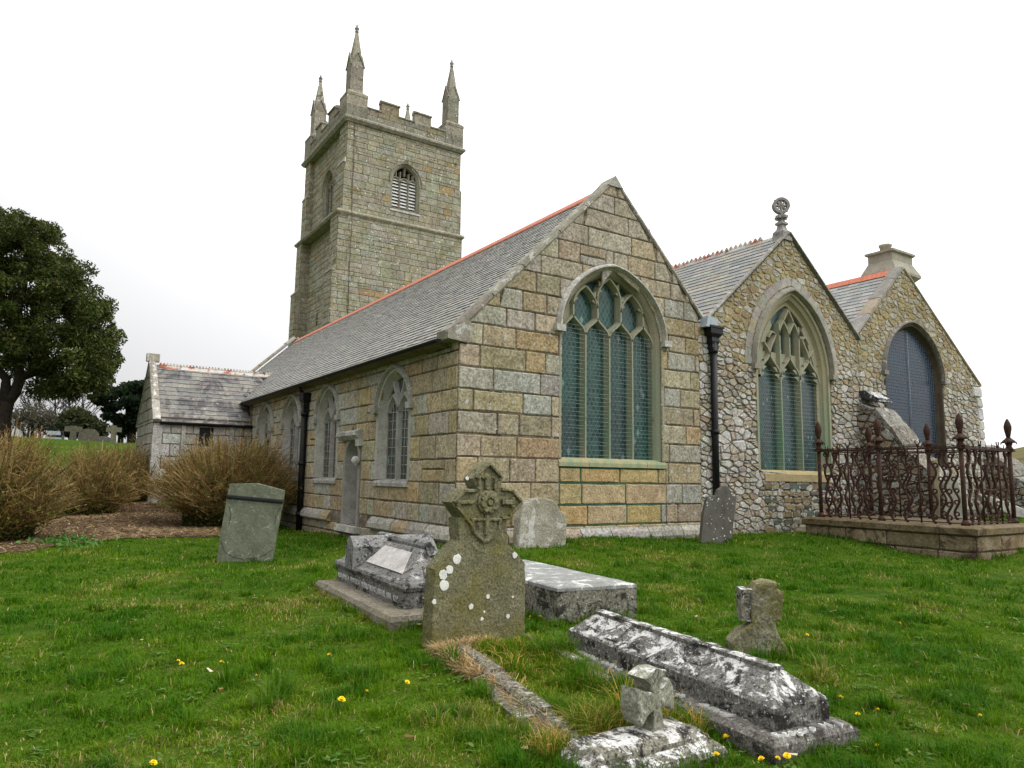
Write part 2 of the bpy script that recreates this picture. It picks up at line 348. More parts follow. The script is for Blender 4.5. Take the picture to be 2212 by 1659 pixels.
def ashlar(mb, fr, zl, L, Rr, holes, wr, cf, joint=.022, d=.018, bev=.014, mi=0, chop=0, first=None, split=0.):
    for ci, (za, zb) in enumerate(zip(zl, zl[1:])):
        lo = min(L(za), L(zb)); hi = max(Rr(za), Rr(zb)); u = lo; cuts = [lo]
        if first: u += first[ci % len(first)]; cuts.append(u)
        else: u += rnd.uniform(*wr)*.7
        if not first: cuts.append(u)
        while u < hi: u += rnd.uniform(*wr); cuts.append(u)
        for ts in spans(za, zb, L, Rr, holes):
            for a, b in zip(cuts, cuts[1:]):
                t = (max(ts[0], a), min(ts[1], b), max(ts[2], a), min(ts[3], b)); la, lb = t[1]-t[0], t[3]-t[2]
                if la <= .01 and lb <= .01: continue
                if la < 0: mm = min(max(ts[0], a), b) if ts[0] > b else max(min(ts[1], b), a); t = (mm, mm, t[2], t[3])
                if lb < 0: mm = min(max(ts[2], a), b) if ts[2] > b else max(min(ts[3], b), a); t = (t[0], t[1], mm, mm)
                if split and zb-za > .2 and rnd.random() < split:
                    k = rnd.uniform(.35, .65); zm = za+(zb-za)*k; tm = (t[0]+(t[2]-t[0])*k, t[1]+(t[3]-t[1])*k)
                    put_block(mb, fr, (t[0], t[1], *tm), za, zm, d*rnd.uniform(.7,1.3), joint, bev, cf((t[0]+t[1])/2, za), mi, chop)
                    put_block(mb, fr, (*tm, t[2], t[3]), zm, zb, d*rnd.uniform(.7,1.3), joint, bev, cf((t[0]+t[1])/2, zb), mi, chop)
                else: put_block(mb, fr, t, za, zb, d*rnd.uniform(.8,1.2), joint*rnd.uniform(.7,1.4), bev, cf((t[0]+t[1])/2, (za+zb)/2), mi, chop)
def rubble(mb, fr, z0, z1, L, Rr, holes, sx, sz, cf, joint=.04, d=.05, mi=0):
    """random stones: cells of a stretched point pattern, rounded and set proud of the mortar"""
    u0 = min(L(z0), L(z1)); u1 = max(Rr(z0), Rr(z1)); P = []; nu, nz_ = int((u1-u0)/sx)+3, int((z1-z0)/sz)+3
    for j in range(-1, nz_):
        for i in range(-1, nu):
            if rnd.random() < .15: continue
            P.append((u0+(i+.5*(j % 2)+rnd.uniform(-.1,1.05))*sx, z0+(j+rnd.uniform(.12,.88))*sz))
            if rnd.random() < .22: P.append((P[-1][0]+rnd.uniform(-.5,.5)*sx, P[-1][1]+rnd.uniform(-.5,.5)*sz))
    A = np.array(P)/np.array([sx, sz])
    for k in range(len(P)):
        u, z = P[k]; zc_ = min(max(z, z0+.01), z1-.01)
        if not (L(zc_)-.3 < u < Rr(zc_)+.3) or not (z0-.3 < z < z1+.3): continue
        if any(h(zc_) and h(zc_)[0] < u < h(zc_)[1] for h in holes): continue
        dd = ((A-A[k])**2).sum(1); nb = np.argsort(dd)[1:15]; poly = [(-1.6,-1.6),(1.6,-1.6),(1.6,1.6),(-1.6,1.6)]
        for q in nb:
            nx, nz2 = A[q]-A[k]; l2 = (nx*nx+nz2*nz2)/2; o = []
            if l2 < 1e-6: continue
            for i in range(len(poly)):
                a, b = poly[i], poly[(i+1) % len(poly)]; da, db = a[0]*nx+a[1]*nz2-l2, b[0]*nx+b[1]*nz2-l2
                if da <= 0: o.append(a)
                if (da < 0) != (db < 0) and abs(da-db) > 1e-9: t = da/(da-db); o.append((a[0]+(b[0]-a[0])*t, a[1]+(b[1]-a[1])*t))
            poly = o
            if len(poly) < 3: break
        if len(poly) < 3: continue
        p = []
        for a, b in poly:
            uu, zz = u+a*sx, min(max(z+b*sz, z0), z1); uu = min(max(uu, L(zz)), Rr(zz))
            for h in holes:
                e = h(zz)
                if e and e[0] < uu < e[1]: uu = e[0] if u < (e[0]+e[1])/2 else e[1]
            p.append((uu, zz))
        p = clean(p)
        if len(p) < 3: continue
        n = len(p); q = []
        for i in range(n):      # knock the corners off
            a, b, e = p[i-1], p[i], p[(i+1) % n]; k1, k2 = rnd.uniform(.07,.23), rnd.uniform(.07,.23); q += [(b[0]+(a[0]-b[0])*k1, b[1]+(a[1]-b[1])*k1), (b[0]+(e[0]-b[0])*k2, b[1]+(e[1]-b[1])*k2)]
        cu, cz_ = sum(a for a, _ in q)/len(q), sum(b for _, b in q)/len(q); w_ = max(a for a, _ in q)-min(a for a, _ in q); hh_ = max(b for _, b in q)-min(b for _, b in q)
        if w_ < .07 or hh_ < .05: continue
        jj = joint*rnd.uniform(.6, 1.6)*(1.5 if d < .045 and cz_ > 4.6 else 1.); s1 = max(.4, 1-jj/min(w_, hh_)); s2 = s1*.90; dj = d*rnd.uniform(.6, 1.3)*(.45 if cz_ > 4.6 else 1.); n = len(q); c = cf(cu, cz_)
        def rg_(s, dd_): return [fr(cu+(a-cu)*s, cz_+(b-cz_)*s, dd_*(rnd.uniform(.85,1.1))) for a, b in q]
        v = rg_(s1, -.02)+rg_(s1, dj*.5)+rg_((s1+s2)/2, dj*.9)+rg_(s2*.9, dj*1.08); fs = [(r*n+i, r*n+(i+1) % n, (r+1)*n+(i+1) % n, (r+1)*n+i) for r in range(3) for i in range(n)]+[tuple(3*n+i for i in range(n))]
        mb.add(v, fs, c, mi)
def arch(xc, hw, zs, h, n=12):
    if h < 1.03*hw:
        L_ = [(hw*(1-math.sin(math.pi/2*i/n)**2.05)**(1/1.6), zs+h*math.sin(math.pi/2*i/n)) for i in range(n)] + [(0, zs+h)]
        return [(xc-x, z) for x, z in L_] + [(xc+x, z) for x, z in reversed(L_[:-1])]
    c = (h*h-hw*hw)/(2*hw); r = hw+c; p = []
    a1 = math.atan2(h, -c)
    for i in range(n+1):
        a = math.pi + (a1-math.pi)*i/n; p.append((xc+c+r*math.cos(a), zs+r*math.sin(a)))
    return p + [(2*xc-x, z) for x, z in reversed(p[:-1])]
def arch_hole(xc, hw, zb, zs, h):
    c = (h*h-hw*hw)/(2*hw); r = hw+c
    def f(z):
        if z < zb or z > zs+h+.6: return None
        if z <= zs: return (xc-hw, xc+hw)
        if z >= zs+h: return (xc, xc)
        if h < 1.03*hw: x = hw*(1-((z-zs)/h)**2.05)**(1/1.6); return (xc-x, xc+x)
        k = r*r-(z-zs)**2; x = max(0., math.sqrt(max(k, 0))-c); return (xc-x, xc+x)
    return f
def opening(xc, hw, zb, zs, h, n=12): return [(xc-hw, zb)] + arch(xc, hw, zs, h, n) + [(xc+hw, zb)]
def fan(mb, fr, pts, d, c, mi=0): mb.poly([fr(u, z, d) for u, z in pts], c, mi)
def frange(a, b, n): return [a+(b-a)*i/n for i in range(n+1)]
# ---------------------------------------------------------------- church materials
def slate_mat(name):
    M = Mat(name, .62, .35); n = M.noise(14, 6, .7, M.vec((1,1,.5))); n2 = M.noise(1.0, 4, .6)
    c = M.mix(1., M.attr(), M.ramp(n, [(.3,(.72,)*3),(.7,(1.25,)*3)]), 'MULTIPLY')
    c = M.mix(M.step(n2, .45, .7, 0, .35), c, (.19,.19,.16)); c = M.mix(M.step(M.noise(6, 7, .75), .63, .70, 0, .8), c, (.42,.42,.37))
    return M.done(c, M.bump(n, .35, .01))
SLATE = slate_mat('roof_slate')
def porch_slate():
    M = Mat('stained_porch_slate', .6, .35); n = M.noise(14, 6, .7); c = M.mix(1., M.attr(), M.ramp(n, [(.3,(.72,)*3),(.7,(1.25,)*3)]), 'MULTIPLY')
    s = M.noise(1.5, 6, .75, M.vec((1,1,.55)), .5)
    c = M.mix(M.step(s, .50, .58, 0, .85), c, (.04,.034,.038)); c = M.mix(M.step(M.noise(2.4, 7, .75), .60, .68, 0, .8), c, (.40,.40,.35))
    return M.done(c, M.bump(n, .35, .01))
PSLATE = porch_slate()
TERRA = plain('terracotta_ridge', (.50,.155,.085), .7, .3, .25, 9)
def crest_mat():
    M = Mat('lichened_terracotta', .85, .2); c = M.mix(M.step(M.noise(1.4, 6, .75), .45, .53), (.36,.11,.045), (.50,.48,.44)); c = M.mix(M.step(M.noise(5, 6, .7), .56, .62), c, (.10,.08,.06))
    return M.done(c, M.bump(M.noise(30, 4), .4, .01))
CREST = crest_mat()
IRONBLK = plain('black_cast_iron', (.007,.007,.008), .5, .25, .4, 20)
def rust_mat():
    M = Mat('rusty_iron', .85, .3); n = M.noise(25, 6, .7); c = M.ramp(n, [(.3,(.014,.009,.008)),(.5,(.042,.019,.013)),(.7,(.10,.04,.02))])
    return M.done(c, M.bump(n, .5, .006))
RUST = rust_mat()
LEAD = plain('lead_flashing', (.30,.34,.37), .5, .5, .2, 12)
def window_stone():
    M = Mat('copper_stained_stone', .85, .25); g = M.noise(45, 3, .7); c = M.mix(1., M.attr(), M.ramp(g, [(.3,(.72,)*3),(.7,(1.22,)*3)]), 'MULTIPLY')
    sz = M.n('ShaderNodeSeparateXYZ'); M.set(sz.inputs[0], M.pos); z = sz.outputs['Z']
    v = M.noise(2.2, 5, .65, M.vec((1,1,.25))); k = M.math('MULTIPLY', M.step(v, .40, .64), M.step(z, 4.6, 2.6, 0., .75))
    c = M.mix(k, c, (.10,.235,.15)); c = M.mix(M.step(M.noise(5, 6, .7), .62, .68, 0, .7), c, (.12,.08,.04))
    return M.done(c, M.bump(g, .25, .01))
WSTONE = window_stone()

def glass_mat(name, base, alt, lead, axis, scale=9., spec=.5):
    """leaded diamond quarries: each quarry a little different, lead cames between"""
    M = Mat(name, .22, spec); sz = M.n('ShaderNodeSeparateXYZ'); M.set(sz.inputs[0], M.pos); u = sz.outputs['X' if axis == 0 else 'Y']; z = sz.outputs['Z']
    if scale:
        a = M.math('MULTIPLY', M.math('ADD', M.math('MULTIPLY', u, 1.7), z), scale*.6); b = M.math('MULTIPLY', M.math('SUBTRACT', M.math('MULTIPLY', u, 1.7), z), scale*.6)
        fa = M.math('FRACT', a); fb = M.math('FRACT', b); e = M.math('MINIMUM', M.math('MINIMUM', fa, M.math('SUBTRACT', 1., fa)), M.math('MINIMUM', fb, M.math('SUBTRACT', 1., fb)))
        cmb = M.n('ShaderNodeCombineXYZ'); M.set(cmb.inputs[0], M.math('FLOOR', a)); M.set(cmb.inputs[1], M.math('FLOOR', b)); wnz = M.n('ShaderNodeTexWhiteNoise'); M.set(wnz.inputs['Vector'], cmb.outputs[0])
        r = wnz.outputs['Value']; c = M.mix(M.step(r, .25, .9), base, alt); c = M.mix(M.step(r, .985, .988), c, (.14,.19,.19)); c = M.mix(M.step(e, .06, .1, 1, 0), c, lead)
    else: c = M.mix(M.noise(1.5, 4), base, alt)
    c = M.mix(M.step(M.noise(1.1, 4, .6, M.vec((1,1,.4))), .42, .62, 0, .6), c, M.mix(1., c, (.8,1.6,1.35), 'MULTIPLY'))
    return M.done(c, M.bump(M.noise(7, 3), .3, .02))
GLASS = glass_mat('leaded_teal_glass', (.016,.036,.038), (.034,.066,.066), (.06,.095,.085), 0, 9., .3)
GLASSM = glass_mat('leaded_green_glass', (.014,.028,.032), (.032,.062,.064), (.10,.125,.12), 0, 14., .3)
GLASSB = glass_mat('meshed_blue_glass', (.015,.022,.038), (.030,.042,.066), (.2,.2,.2), 0, 0, .2)
GLASSS = glass_mat('dim_window_glass', (.07,.055,.05), (.10,.08,.075), (.012,.012,.012), 1, 7.)
WIRE = plain('galvanised_wire', (.20,.27,.25), .55, .5, .2)
LEADC = plain('lead_came', (.40,.41,.40), .6, .4, .15)
WHITEPAINT = plain('weathered_white_louvre', (.62,.61,.59), .7, .3, .12, 6)
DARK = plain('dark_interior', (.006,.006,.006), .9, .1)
# ---------------------------------------------------------------- the church
YG, XC = 11.385, 6.28
FG = Frame((0, YG), (1, 0)); FS = Frame((XC, 0), (0, 1), (-1, 0))
church = thing('church', 'granite parish church with pinnacled tower, three gables and slate roofs', 'church', (XC, YG, .3))
MORT = lambda z: jit(rnd.choice([(.085,.065,.05),(.14,.112,.083),(.19,.16,.12),(.17,.14,.105)]), .25)
A1 = (10.03, 8.0)                                             # first gable: apex of the wall
zc = [.30, .42, .66, 1.06, 1.49, 1.95, 2.36, 2.78, 3.18, 3.60, 4.02, 4.42, 4.80, 5.2, 5.62, 6.0, 6.42, 6.84, 7.25, 7.65, 8.0]
w1h = arch_hole(10.0, 1.36, 1.95, 4.5, 1.50)
L1 = lambda z: XC-.005 if z < 4.25 else XC-.005+(z-4.25)/(A1[1]-4.25)*(A1[0]-XC)
R1 = lambda z: 12.60 if z < 5.35 else 12.60-(z-5.35)/(A1[1]-5.35)*(12.60-A1[0])
def c1(u, z):
    c = tuple(q*k_ for q, k_ in zip(pick(TAN, .12), (.94,.97,.98)))
    if 8.6 < u < 11.4 and z < 1.9: c = jit(rnd.choice([(.40,.315,.165),(.38,.30,.18),(.41,.30,.14)]), .08)
    if z < .66 or z > 5.6: c = tuple(.55*a+.45*b for a, b in zip(c, pick(GREY)))
    return c
panh = lambda z: (8.58, 11.48) if .42 < z < 1.95 else None
mb = MB(); backing(mb, FG, -.2, 8.0, L1, R1, [w1h, panh], MORT, zc)
ashlar(mb, FG, zc, L1, R1, [w1h, panh], (.45, 1.25), c1, .025, .02, .016, first=[.5, .85, .32, .75, .45], split=.05)
mb.build('gable_wall', GRANITE, church)
mb = MB(); backing(mb, FG, .42, 1.95, lambda z: 8.58, lambda z: 11.48, [], lambda z: jit((.06,.135,.085) if z > .7 else (.07,.10,.06), .2)); ashlar(mb, FG, [.42,.66,1.06,1.49,1.80], lambda z: 8.58, lambda z: 11.48, [], (.6, 1.2), c1, .030, .022, .016)
mb.build('stained_wall_panel', stone('green_washed_granite', 34, (.45, 1.5), .66, (.47,.46,.40), .64, (.09,.10,.055), (.56,(.15,.20,.10),.55), 0, .8, 7, 4, (1,1,.45)), church)
def sidewin(v): return arch_hole(v, .80, 1.47, 3.02, .82)
SV = [14.17, 18.35, 21.5, 24.45]
doorh = arch_hole(16.45, .56, .32, 1.95, .55)
LS = lambda z: YG; RS = lambda z: 34.3
holes = [sidewin(v) for v in SV] + [doorh]
zs_ = [-.05, .20, .43]; zs2 = [.70, 1.06, 1.47, 1.90, 2.36, 2.78, 3.18, 3.60, 3.88, 4.12]
def c2(u, z):
    c = tuple(q*k_ for q, k_ in zip(pick(TAN, .12), (1.04,1.07,1.06)))
    if z < .6: c = tuple(.4*a+.6*b for a, b in zip(c, pick([(.25,.22,.16),(.28,.21,.10),(.24,.22,.18)])))
    return c
mb = MB(); backing(mb, FS, -.3, 4.2, LS, RS, holes, MORT, zs_+zs2)
ashlar(mb, FS, zs_, LS, lambda z: 26.3, [doorh], (.4, .9), c2, .03, .03, .016)
ashlar(mb, FS, zs2, LS, lambda z: 26.3, holes, (.36, 1.0), c2, .024, .02, .016, first=[.3, .62, .42, .8], split=.07)
mb.build('side_wall', GRANITE, church)
# chamfered plinth course of rounded blocks
mb = MB(); v = YG-.02
while v < 26:
    l = rnd.uniform(.5, 1.0); v2 = v+l
    if v > 16.9 and v-l < 17.2 and mb.v: mb.build('plinth', GRANITE, church); mb = MB()
    if not (v2 > 15.85 and v < 17.0):
        pr = [(0,.43),(.10,.43),(.135,.47),(.12,.56),(.05,.65),(.0,.69)]
        mb.rings([[FS(vv, z, d) for d, z in pr] for vv in (v+.012, v+.03, v2-.03, v2-.012)], pick(GREY+TAN[:2], .12))
    v = v2
mb.build('plinth', GRANITE, church)
u = XC+.02; mb = MB()
while u < 12.5:
    u2 = u+rnd.uniform(.6, 1.1)
    mb.rings([[FG(vv, z, d) for d, z in [(0,.30),(.09,.30),(.12,.40),(.10,.50),(.0,.62)]] for vv in (u+.012, u+.03, min(u2, 12.55)-.03, min(u2, 12.55)-.012)], pick(GREY+TAN[:2], .12)); u = u2
mb.build('plinth', GRANITE, church)
# copings along the first gable
def coping(name, fr, path_pts, widths, thick, cP, mat, back=.42, front=.07, seg=(.7, 1.1)):
    mb = MB()
    for (a, b) in zip(path_pts, path_pts[1:]):
        l = math.hypot(b[0]-a[0], b[1]-a[1]); t = 0
        while t < l-.05:
            t2 = min(l, t+rnd.uniform(*seg)); 
            if l-t2 < .3: t2 = l
            p0 = (a[0]+(b[0]-a[0])*t/l, a[1]+(b[1]-a[1])*t/l); p1 = (a[0]+(b[0]-a[0])*t2/l, a[1]+(b[1]-a[1])*t2/l)
            k = rnd.uniform(-.012, .012); th = thick*rnd.uniform(.9, 1.1)
            dx, dz = (p1[0]-p0[0])/(t2-t), (p1[1]-p0[1])/(t2-t)
            pr = [(0,-back),(th*.7,-back),(th+k,-back+.1),(th+k,front-.09),(th*.75,front-.015),(th*.3,front),(0,front-.03)]
            e = .012
            mb.sweep(fr, [(p0[0]+dx*e, p0[1]+dz*e), (p0[0]+dx*.05, p0[1]+dz*.05), (p1[0]-dx*.05, p1[1]-dz*.05), (p1[0]-dx*e, p1[1]-dz*e)], pr, pick(cP, .1))
            t = t2
    return mb
COPC = [(.27,.25,.205),(.24,.225,.19),(.29,.275,.235)]
mb = coping('coping', FG, [(6.10, 4.05), (A1[0], A1[1]-.02)], 0, .12, COPC, DRESSED, .40, .045, (.9,1.5))
mb2 = coping('coping', FG, [(A1[0], A1[1]-.02), (12.72, 5.30)], 0, .12, COPC, DRESSED, .40, .045, (.9,1.5))
off = len(mb.v); mb.v += mb2.v; mb.f += [[i+off for i in f] for f in mb2.f]; mb.c += mb2.c; mb.m += mb2.m; mb.sm += mb2.sm
mb.rings([[FG(u, z, d) for u, z, d in ((6.02,4.06,.07),(6.45,4.02,.07),(6.5,4.45,.05),(6.25,4.40,.07),(6.0,4.22,.07))], [FG(u, z, d) for u, z, d in ((6.02,4.06,-.36),(6.45,4.02,-.36),(6.5,4.45,-.36),(6.25,4.40,-.36),(6.0,4.22,-.36))]], (.26,.24,.2))
mb.rings([[FG(u, z, d) for u, z in ((A1[0]-.22,7.88),(A1[0],8.13),(A1[0]+.22,7.88))] for d in (-.41, .055)], (.34,.33,.30))
mb.build('coping', stone('lichened_coping', 34, (.6,1.35), .545, (.48,.47,.43), .60, (.07,.062,.05), (.6,(.2,.18,.08),.5), 0, .7, 5), church)
mb = coping('c', Frame((0, 34.5), (1, 0)), [(6.0, 4.2), (10.03, 8.06), (12.8, 5.3)], 0, .14, GREY, DRESSED, .3, .12); mb.build('coping', DRESSED, church)
# ---- slates
SLC = [(.27,.262,.23),(.235,.232,.21),(.295,.285,.245),(.21,.212,.20),(.275,.262,.215)]
def slate_slope(mb, O, along, up, L, S, gauge, wid, P=SLC, th=.011, skip=None):
    O, along, up = Vector(O), Vector(along).normalized(), Vector(up).normalized(); nrm = along.cross(up)
    if nrm.z < 0: nrm = -nrm
    n = int(S/gauge)+1; g = S/n
    for r in range(n):
        x = -rnd.random()*wid; s0, s1 = r*g-.015, (r+1)*g+.05
        while x < L:
            x2 = min(L, x+wid*rnd.uniform(.85, 1.15)); xa = max(0, x)
            if x2-xa > .02:
                a, b = xa+.003, x2-.003; lift = th+rnd.uniform(0, .006); ds = rnd.uniform(-.012, .012)
                if not skip or not skip(O+along*(a+b)/2+up*s0):
                    p = [O+along*a+up*(s0+ds)+nrm*lift, O+along*b+up*(s0+ds)+nrm*(lift+rnd.uniform(0,.004)), O+along*b+up*s1, O+along*a+up*s1]
                    q = [O+along*a+up*(s0+ds)-nrm*.004, O+along*b+up*(s0+ds)-nrm*.004]
                    c = pick(P, .14); mb.add(p+q, [(0,1,2,3)], c); mb.add([p[0], p[1], q[1], q[0]], [(0,1,2,3)], (.02,.02,.02))
            x = x2
    mb.poly([O-nrm*.03, O+along*L-nrm*.03, O+along*L+up*S-nrm*.03, O+up*S-nrm*.03], (.06,.06,.06))
def add_mb(mb, o):
    k = len(mb.v); mb.v += o.v; mb.f += [[i+k for i in f] for f in o.f]; mb.c += o.c; mb.m += o.m; mb.sm += o.sm
E0 = Vector((5.98, YG+.40, 4.07)); RG = Vector((10.03, YG+.40, 7.93)); dirn = (RG-E0)
mb = MB(); slate_slope(mb, E0, (0,1,0), dirn, 22.85, dirn.length, .15, .24, SLC, .016)
mb.poly([RG+Vector((0,0,-.02)), RG+Vector((0,22.85,-.02)), Vector((12.8, 34.64, 5.25)), Vector((12.8, YG+.4, 5.25))], (.14,.15,.145))
rf = mb.build('roof', SLATE, church)
mb = MB(); y = YG+.45
while y < 34.2:
    y2 = min(34.25, y+.45); mb.rings([[Vector((10.03+a, yy, 7.93+b)) for a, b in ((-.20,-.155),(-.19,-.12),(-.02,.055),(.02,.055),(.19,-.12),(.20,-.155))] for yy in (y+.004, y2-.004)], pick([(.5,.16,.1)])); y = y2
mb.build('ridge_tiles', TERRA, rf)
# gutter and pipes
mb = MB(); mb.rings([[Vector((5.93+.06*math.cos(a), y, 4.06+.06*math.sin(a))) for a in frange(math.pi, 2*math.pi, 6)] + [Vector((6.0, y, 4.07))] for y in (YG+.15, 26.5)], (.01,.01,.01))
mb.build('gutter', IRONBLK, church)
mb = MB(); mb.rings([[Vector((x, y, z)) for x, z in ((6.0,4.05),(6.25,3.98),(6.25,4.12),(6.0,4.09))] for y in (YG+.4, 34)], (.22,.18,.13)); mb.build('eaves_course', GRANITE, church)
def downpipe(x, y, z0, z1, nx, ny, r=.055, hop=True, lean=(0,0)):
    mb = MB(); n = Vector((nx, ny, 0)); B = Vector((x, y, 0))+n*.11; Lx = Vector((lean[0], lean[1], 0))
    mb.tube([B+Vector((0,0,z0)), B+Lx+Vector((0,0,z1-.2))], r, 10)
    for z in frange(z0+.5, z1-.55, 2): 
        k = (z-z0)/(z1-z0); mb.tube([B+Lx*k+Vector((0,0,z-.05)), B+Lx*k+Vector((0,0,z+.05))], r*1.3, 10); mb.tube([B+Lx*k-n*.12+Vector((0,0,z)), B+Lx*k+Vector((0,0,z))], r*.6, 6)
    o = mb.build('downpipe', IRONBLK, church)
    if hop:
        mb = MB(); q = B+Lx; T = Vector((-ny, nx, 0)); h = z1
        def rg(w_, d_, z): return [q+T*a*w_+n*(b*d_-.02)+Vector((0,0,z)) for a, b in ((-1,-1),(1,-1),(1,1),(-1,1))]
        mb.rings([rg(.085,.07,h-.55), rg(.11,.09,h-.48), rg(.10,.08,h-.40), rg(.13,.10,h-.33), rg(.12,.09,h-.24), rg(.20,.14,h-.15), rg(.205,.145,h-.03), rg(.235,.16,h-.02), rg(.235,.16,h+.03), rg(.19,.12,h+.03)])
        mb.build('hopper', IRONBLK, o)
    return o
downpipe(12.97, YG, .3, 5.12, 0, -1, .078, True, (.0, 0))
o = downpipe(XC, 20.0, .0, 3.80, -1, 0, .085, True)
mb = MB(); mb.tube([(6.0, 20.0, 4.0), (6.02, 20.0, 3.9), (6.15, 20.0, 3.78)], .05, 8); mb.build('swan_neck', IRONBLK, o)
mb = MB(); mb.rings([[FG(u, z, d) for u, z in ((12.62,5.1),(13.02,5.1),(13.02,5.32),(12.7,5.36))] for d in (.0,.22)], (.3,.34,.36)); mb.build('lead_valley', LEAD, church)
# ---------------------------------------------------------------- windows
def bars(mb, fr, paths, w_, d0, d1, c, closed=False):
    pr = [(-w_/2, d0), (-w_/2, d0+(d1-d0)*.35), (-w_*.17, d1), (w_*.17, d1), (w_/2, d0+(d1-d0)*.35), (w_/2, d0)]
    for p in paths: mb.sweep(fr, p, pr, c() if callable(c) else c, 0, closed)
def curve(p0, p1, p2, p3, n=8):
    o = []
    for i in range(n+1):
        t = i/n; k = 1-t; o.append(tuple(k**3*a+3*k*k*t*b+3*k*t*t*c+t**3*d for a, b, c, d in zip(p0, p1, p2, p3)))
    return o
cw = lambda: jit((.27,.265,.185), .06)
# first gable: four lights under three panels
W = thing_part = None
mb = MB(); bars_c = cw
op = opening(10.0, 1.30, 1.98, 4.5, 1.42, 14)
mb.sweep(FG, op, [(0,-.32),(-.05,-.32),(-.05,-.16),(0,-.08),(.10,.022),(.14,.022),(.14,-.05)], (.29,.265,.19))
ms = [9.35, 10.0, 10.65]; cs = [9.025, 9.675, 10.325, 10.975]; D0, D1 = -.31, -.12
P = [[(x, 1.96), (x, 4.60)] for x in ms]
for i, x in enumerate(ms):
    for s, c_ in ((-1, cs[i]), (1, cs[i+1])): P.append(curve((x, 4.56), (x+s*.03, 4.74), (c_-s*.14, 4.76), (c_, 4.93)))
P.append(curve((8.72, 4.5), (8.74, 4.72), (cs[0]-.12, 4.78), (cs[0], 4.93))); P.append(curve((11.28, 4.5), (11.26, 4.72), (cs[3]+.12, 4.78), (cs[3], 4.93)))
tops = [5.22, 5.42, 5.42, 5.22]
for c_, t in zip(cs, tops): P.append([(c_, 4.9), (c_, t)])
for i, (x, top) in enumerate(zip(ms, (5.60, 5.86, 5.60))):
    b0 = 5.16 if i != 1 else 5.42
    P.append(curve((cs[i], b0), (cs[i]+.02, b0+.22), (x-.1, top-.06), (x, top))); P.append(curve((cs[i+1], b0), (cs[i+1]-.02, b0+.22), (x+.1, top-.06), (x, top)))
bars(mb, FG, P, .105, D0, D1, cw)
# cusps
for i, x in enumerate(ms):
    top = (5.60, 5.86, 5.60)[i]
    for s in (-1, 1):
        for dz in (.12, .27): mb.add([FG(x+s*.29, top-dz+.05, -.14), FG(x+s*.29, top-dz-.09, -.14), FG(x+s*.185, top-dz-.03, -.15), FG(x+s*.29, top-dz+.05, -.3), FG(x+s*.29, top-dz-.09, -.3), FG(x+s*.185, top-dz-.03, -.3)], [(0,1,2),(3,5,4),(0,2,5,3),(1,4,5,2)], cw())
for s in (-1, 1):
    a = [(10+s*1.3, 4.5), (10+s*1.24, 4.95), (10+s*1.06, 5.33), (10+s*.98, 4.95), (10+s*1.1, 4.8), (10+s*1.22, 4.65)]
    mb.rings([[FG(u, z, d) for u, z in a] for d in (-.2, -.3)], cw())
win = mb.build('window', WSTONE, church)
mb = MB(); fan(mb, FG, opening(10.0, 1.33, 1.9, 4.5, 1.45, 14), -.29, (.05,.08,.09)); mb.build('glass', GLASS, win)
mb = MB(); mb.rings([[FG(u, z, d) for d, z in ((-.33,1.82),(.05,1.82),(.05,1.90),(.03,1.945),(-.12,2.0),(-.33,2.0))] for u in (8.55, 9.3)], (.37,.31,.17)); mb.rings([[FG(u, z, d) for d, z in ((-.33,1.82),(.05,1.82),(.05,1.90),(.03,1.945),(-.12,2.0),(-.33,2.0))] for u in (9.31, 10.9)], (.38,.32,.18)); mb.rings([[FG(u, z, d) for d, z in ((-.33,1.82),(.05,1.82),(.05,1.90),(.03,1.945),(-.12,2.0),(-.33,2.0))] for u in (10.91, 11.46)], (.36,.31,.17)); mb.build('sill', WSTONE, win)
def hood(fr, xc, hw, zs, h, stops, c, n=14, w_=.10, dd=.12, drop=.0):
    mb = MB(); p = arch(xc, hw, zs, h, n)
    if drop: p = [(xc-hw, zs-drop)] + p + [(xc+hw, zs-drop)]
    mb.sweep(fr, p, [(0,0),(0,.04),(.03,dd),(w_*.6,dd),(w_,.035),(w_,0)], c)
    if stops:
        for s in (-1, 1): mb.box((xc+s*(hw+.06)-.11, -.01, zs-drop-.12), (xc+s*(hw+.06)+.11, dd+.02, zs-drop+.01), c, 0, fr)
    return mb
hood(FG, 10.0, 1.42, 4.62, 1.42, True, (.42,.405,.37)).build('hood_mould', WHITISH, win)
mb = MB()
bounds = [8.72]+ms+[11.28]
for a, b in zip(bounds, bounds[1:]):
    z = 2.06
    while z < 4.75:
        mb.tube([FG(a+.03, z, -.135), FG((a+b)/2, z+rnd.uniform(-.012,.012), -.12), FG(b-.03, z+rnd.uniform(-.012,.012), -.135)], .0036, 4); z += rnd.uniform(.07,.105)
    for k in range(1, 5): mb.tube([FG(a+(b-a)*k/5, 2.0, -.14), FG(a+(b-a)*k/5, 4.7, -.14)], .0018, 3)
mb.build('wire_guard', WIRE, win)
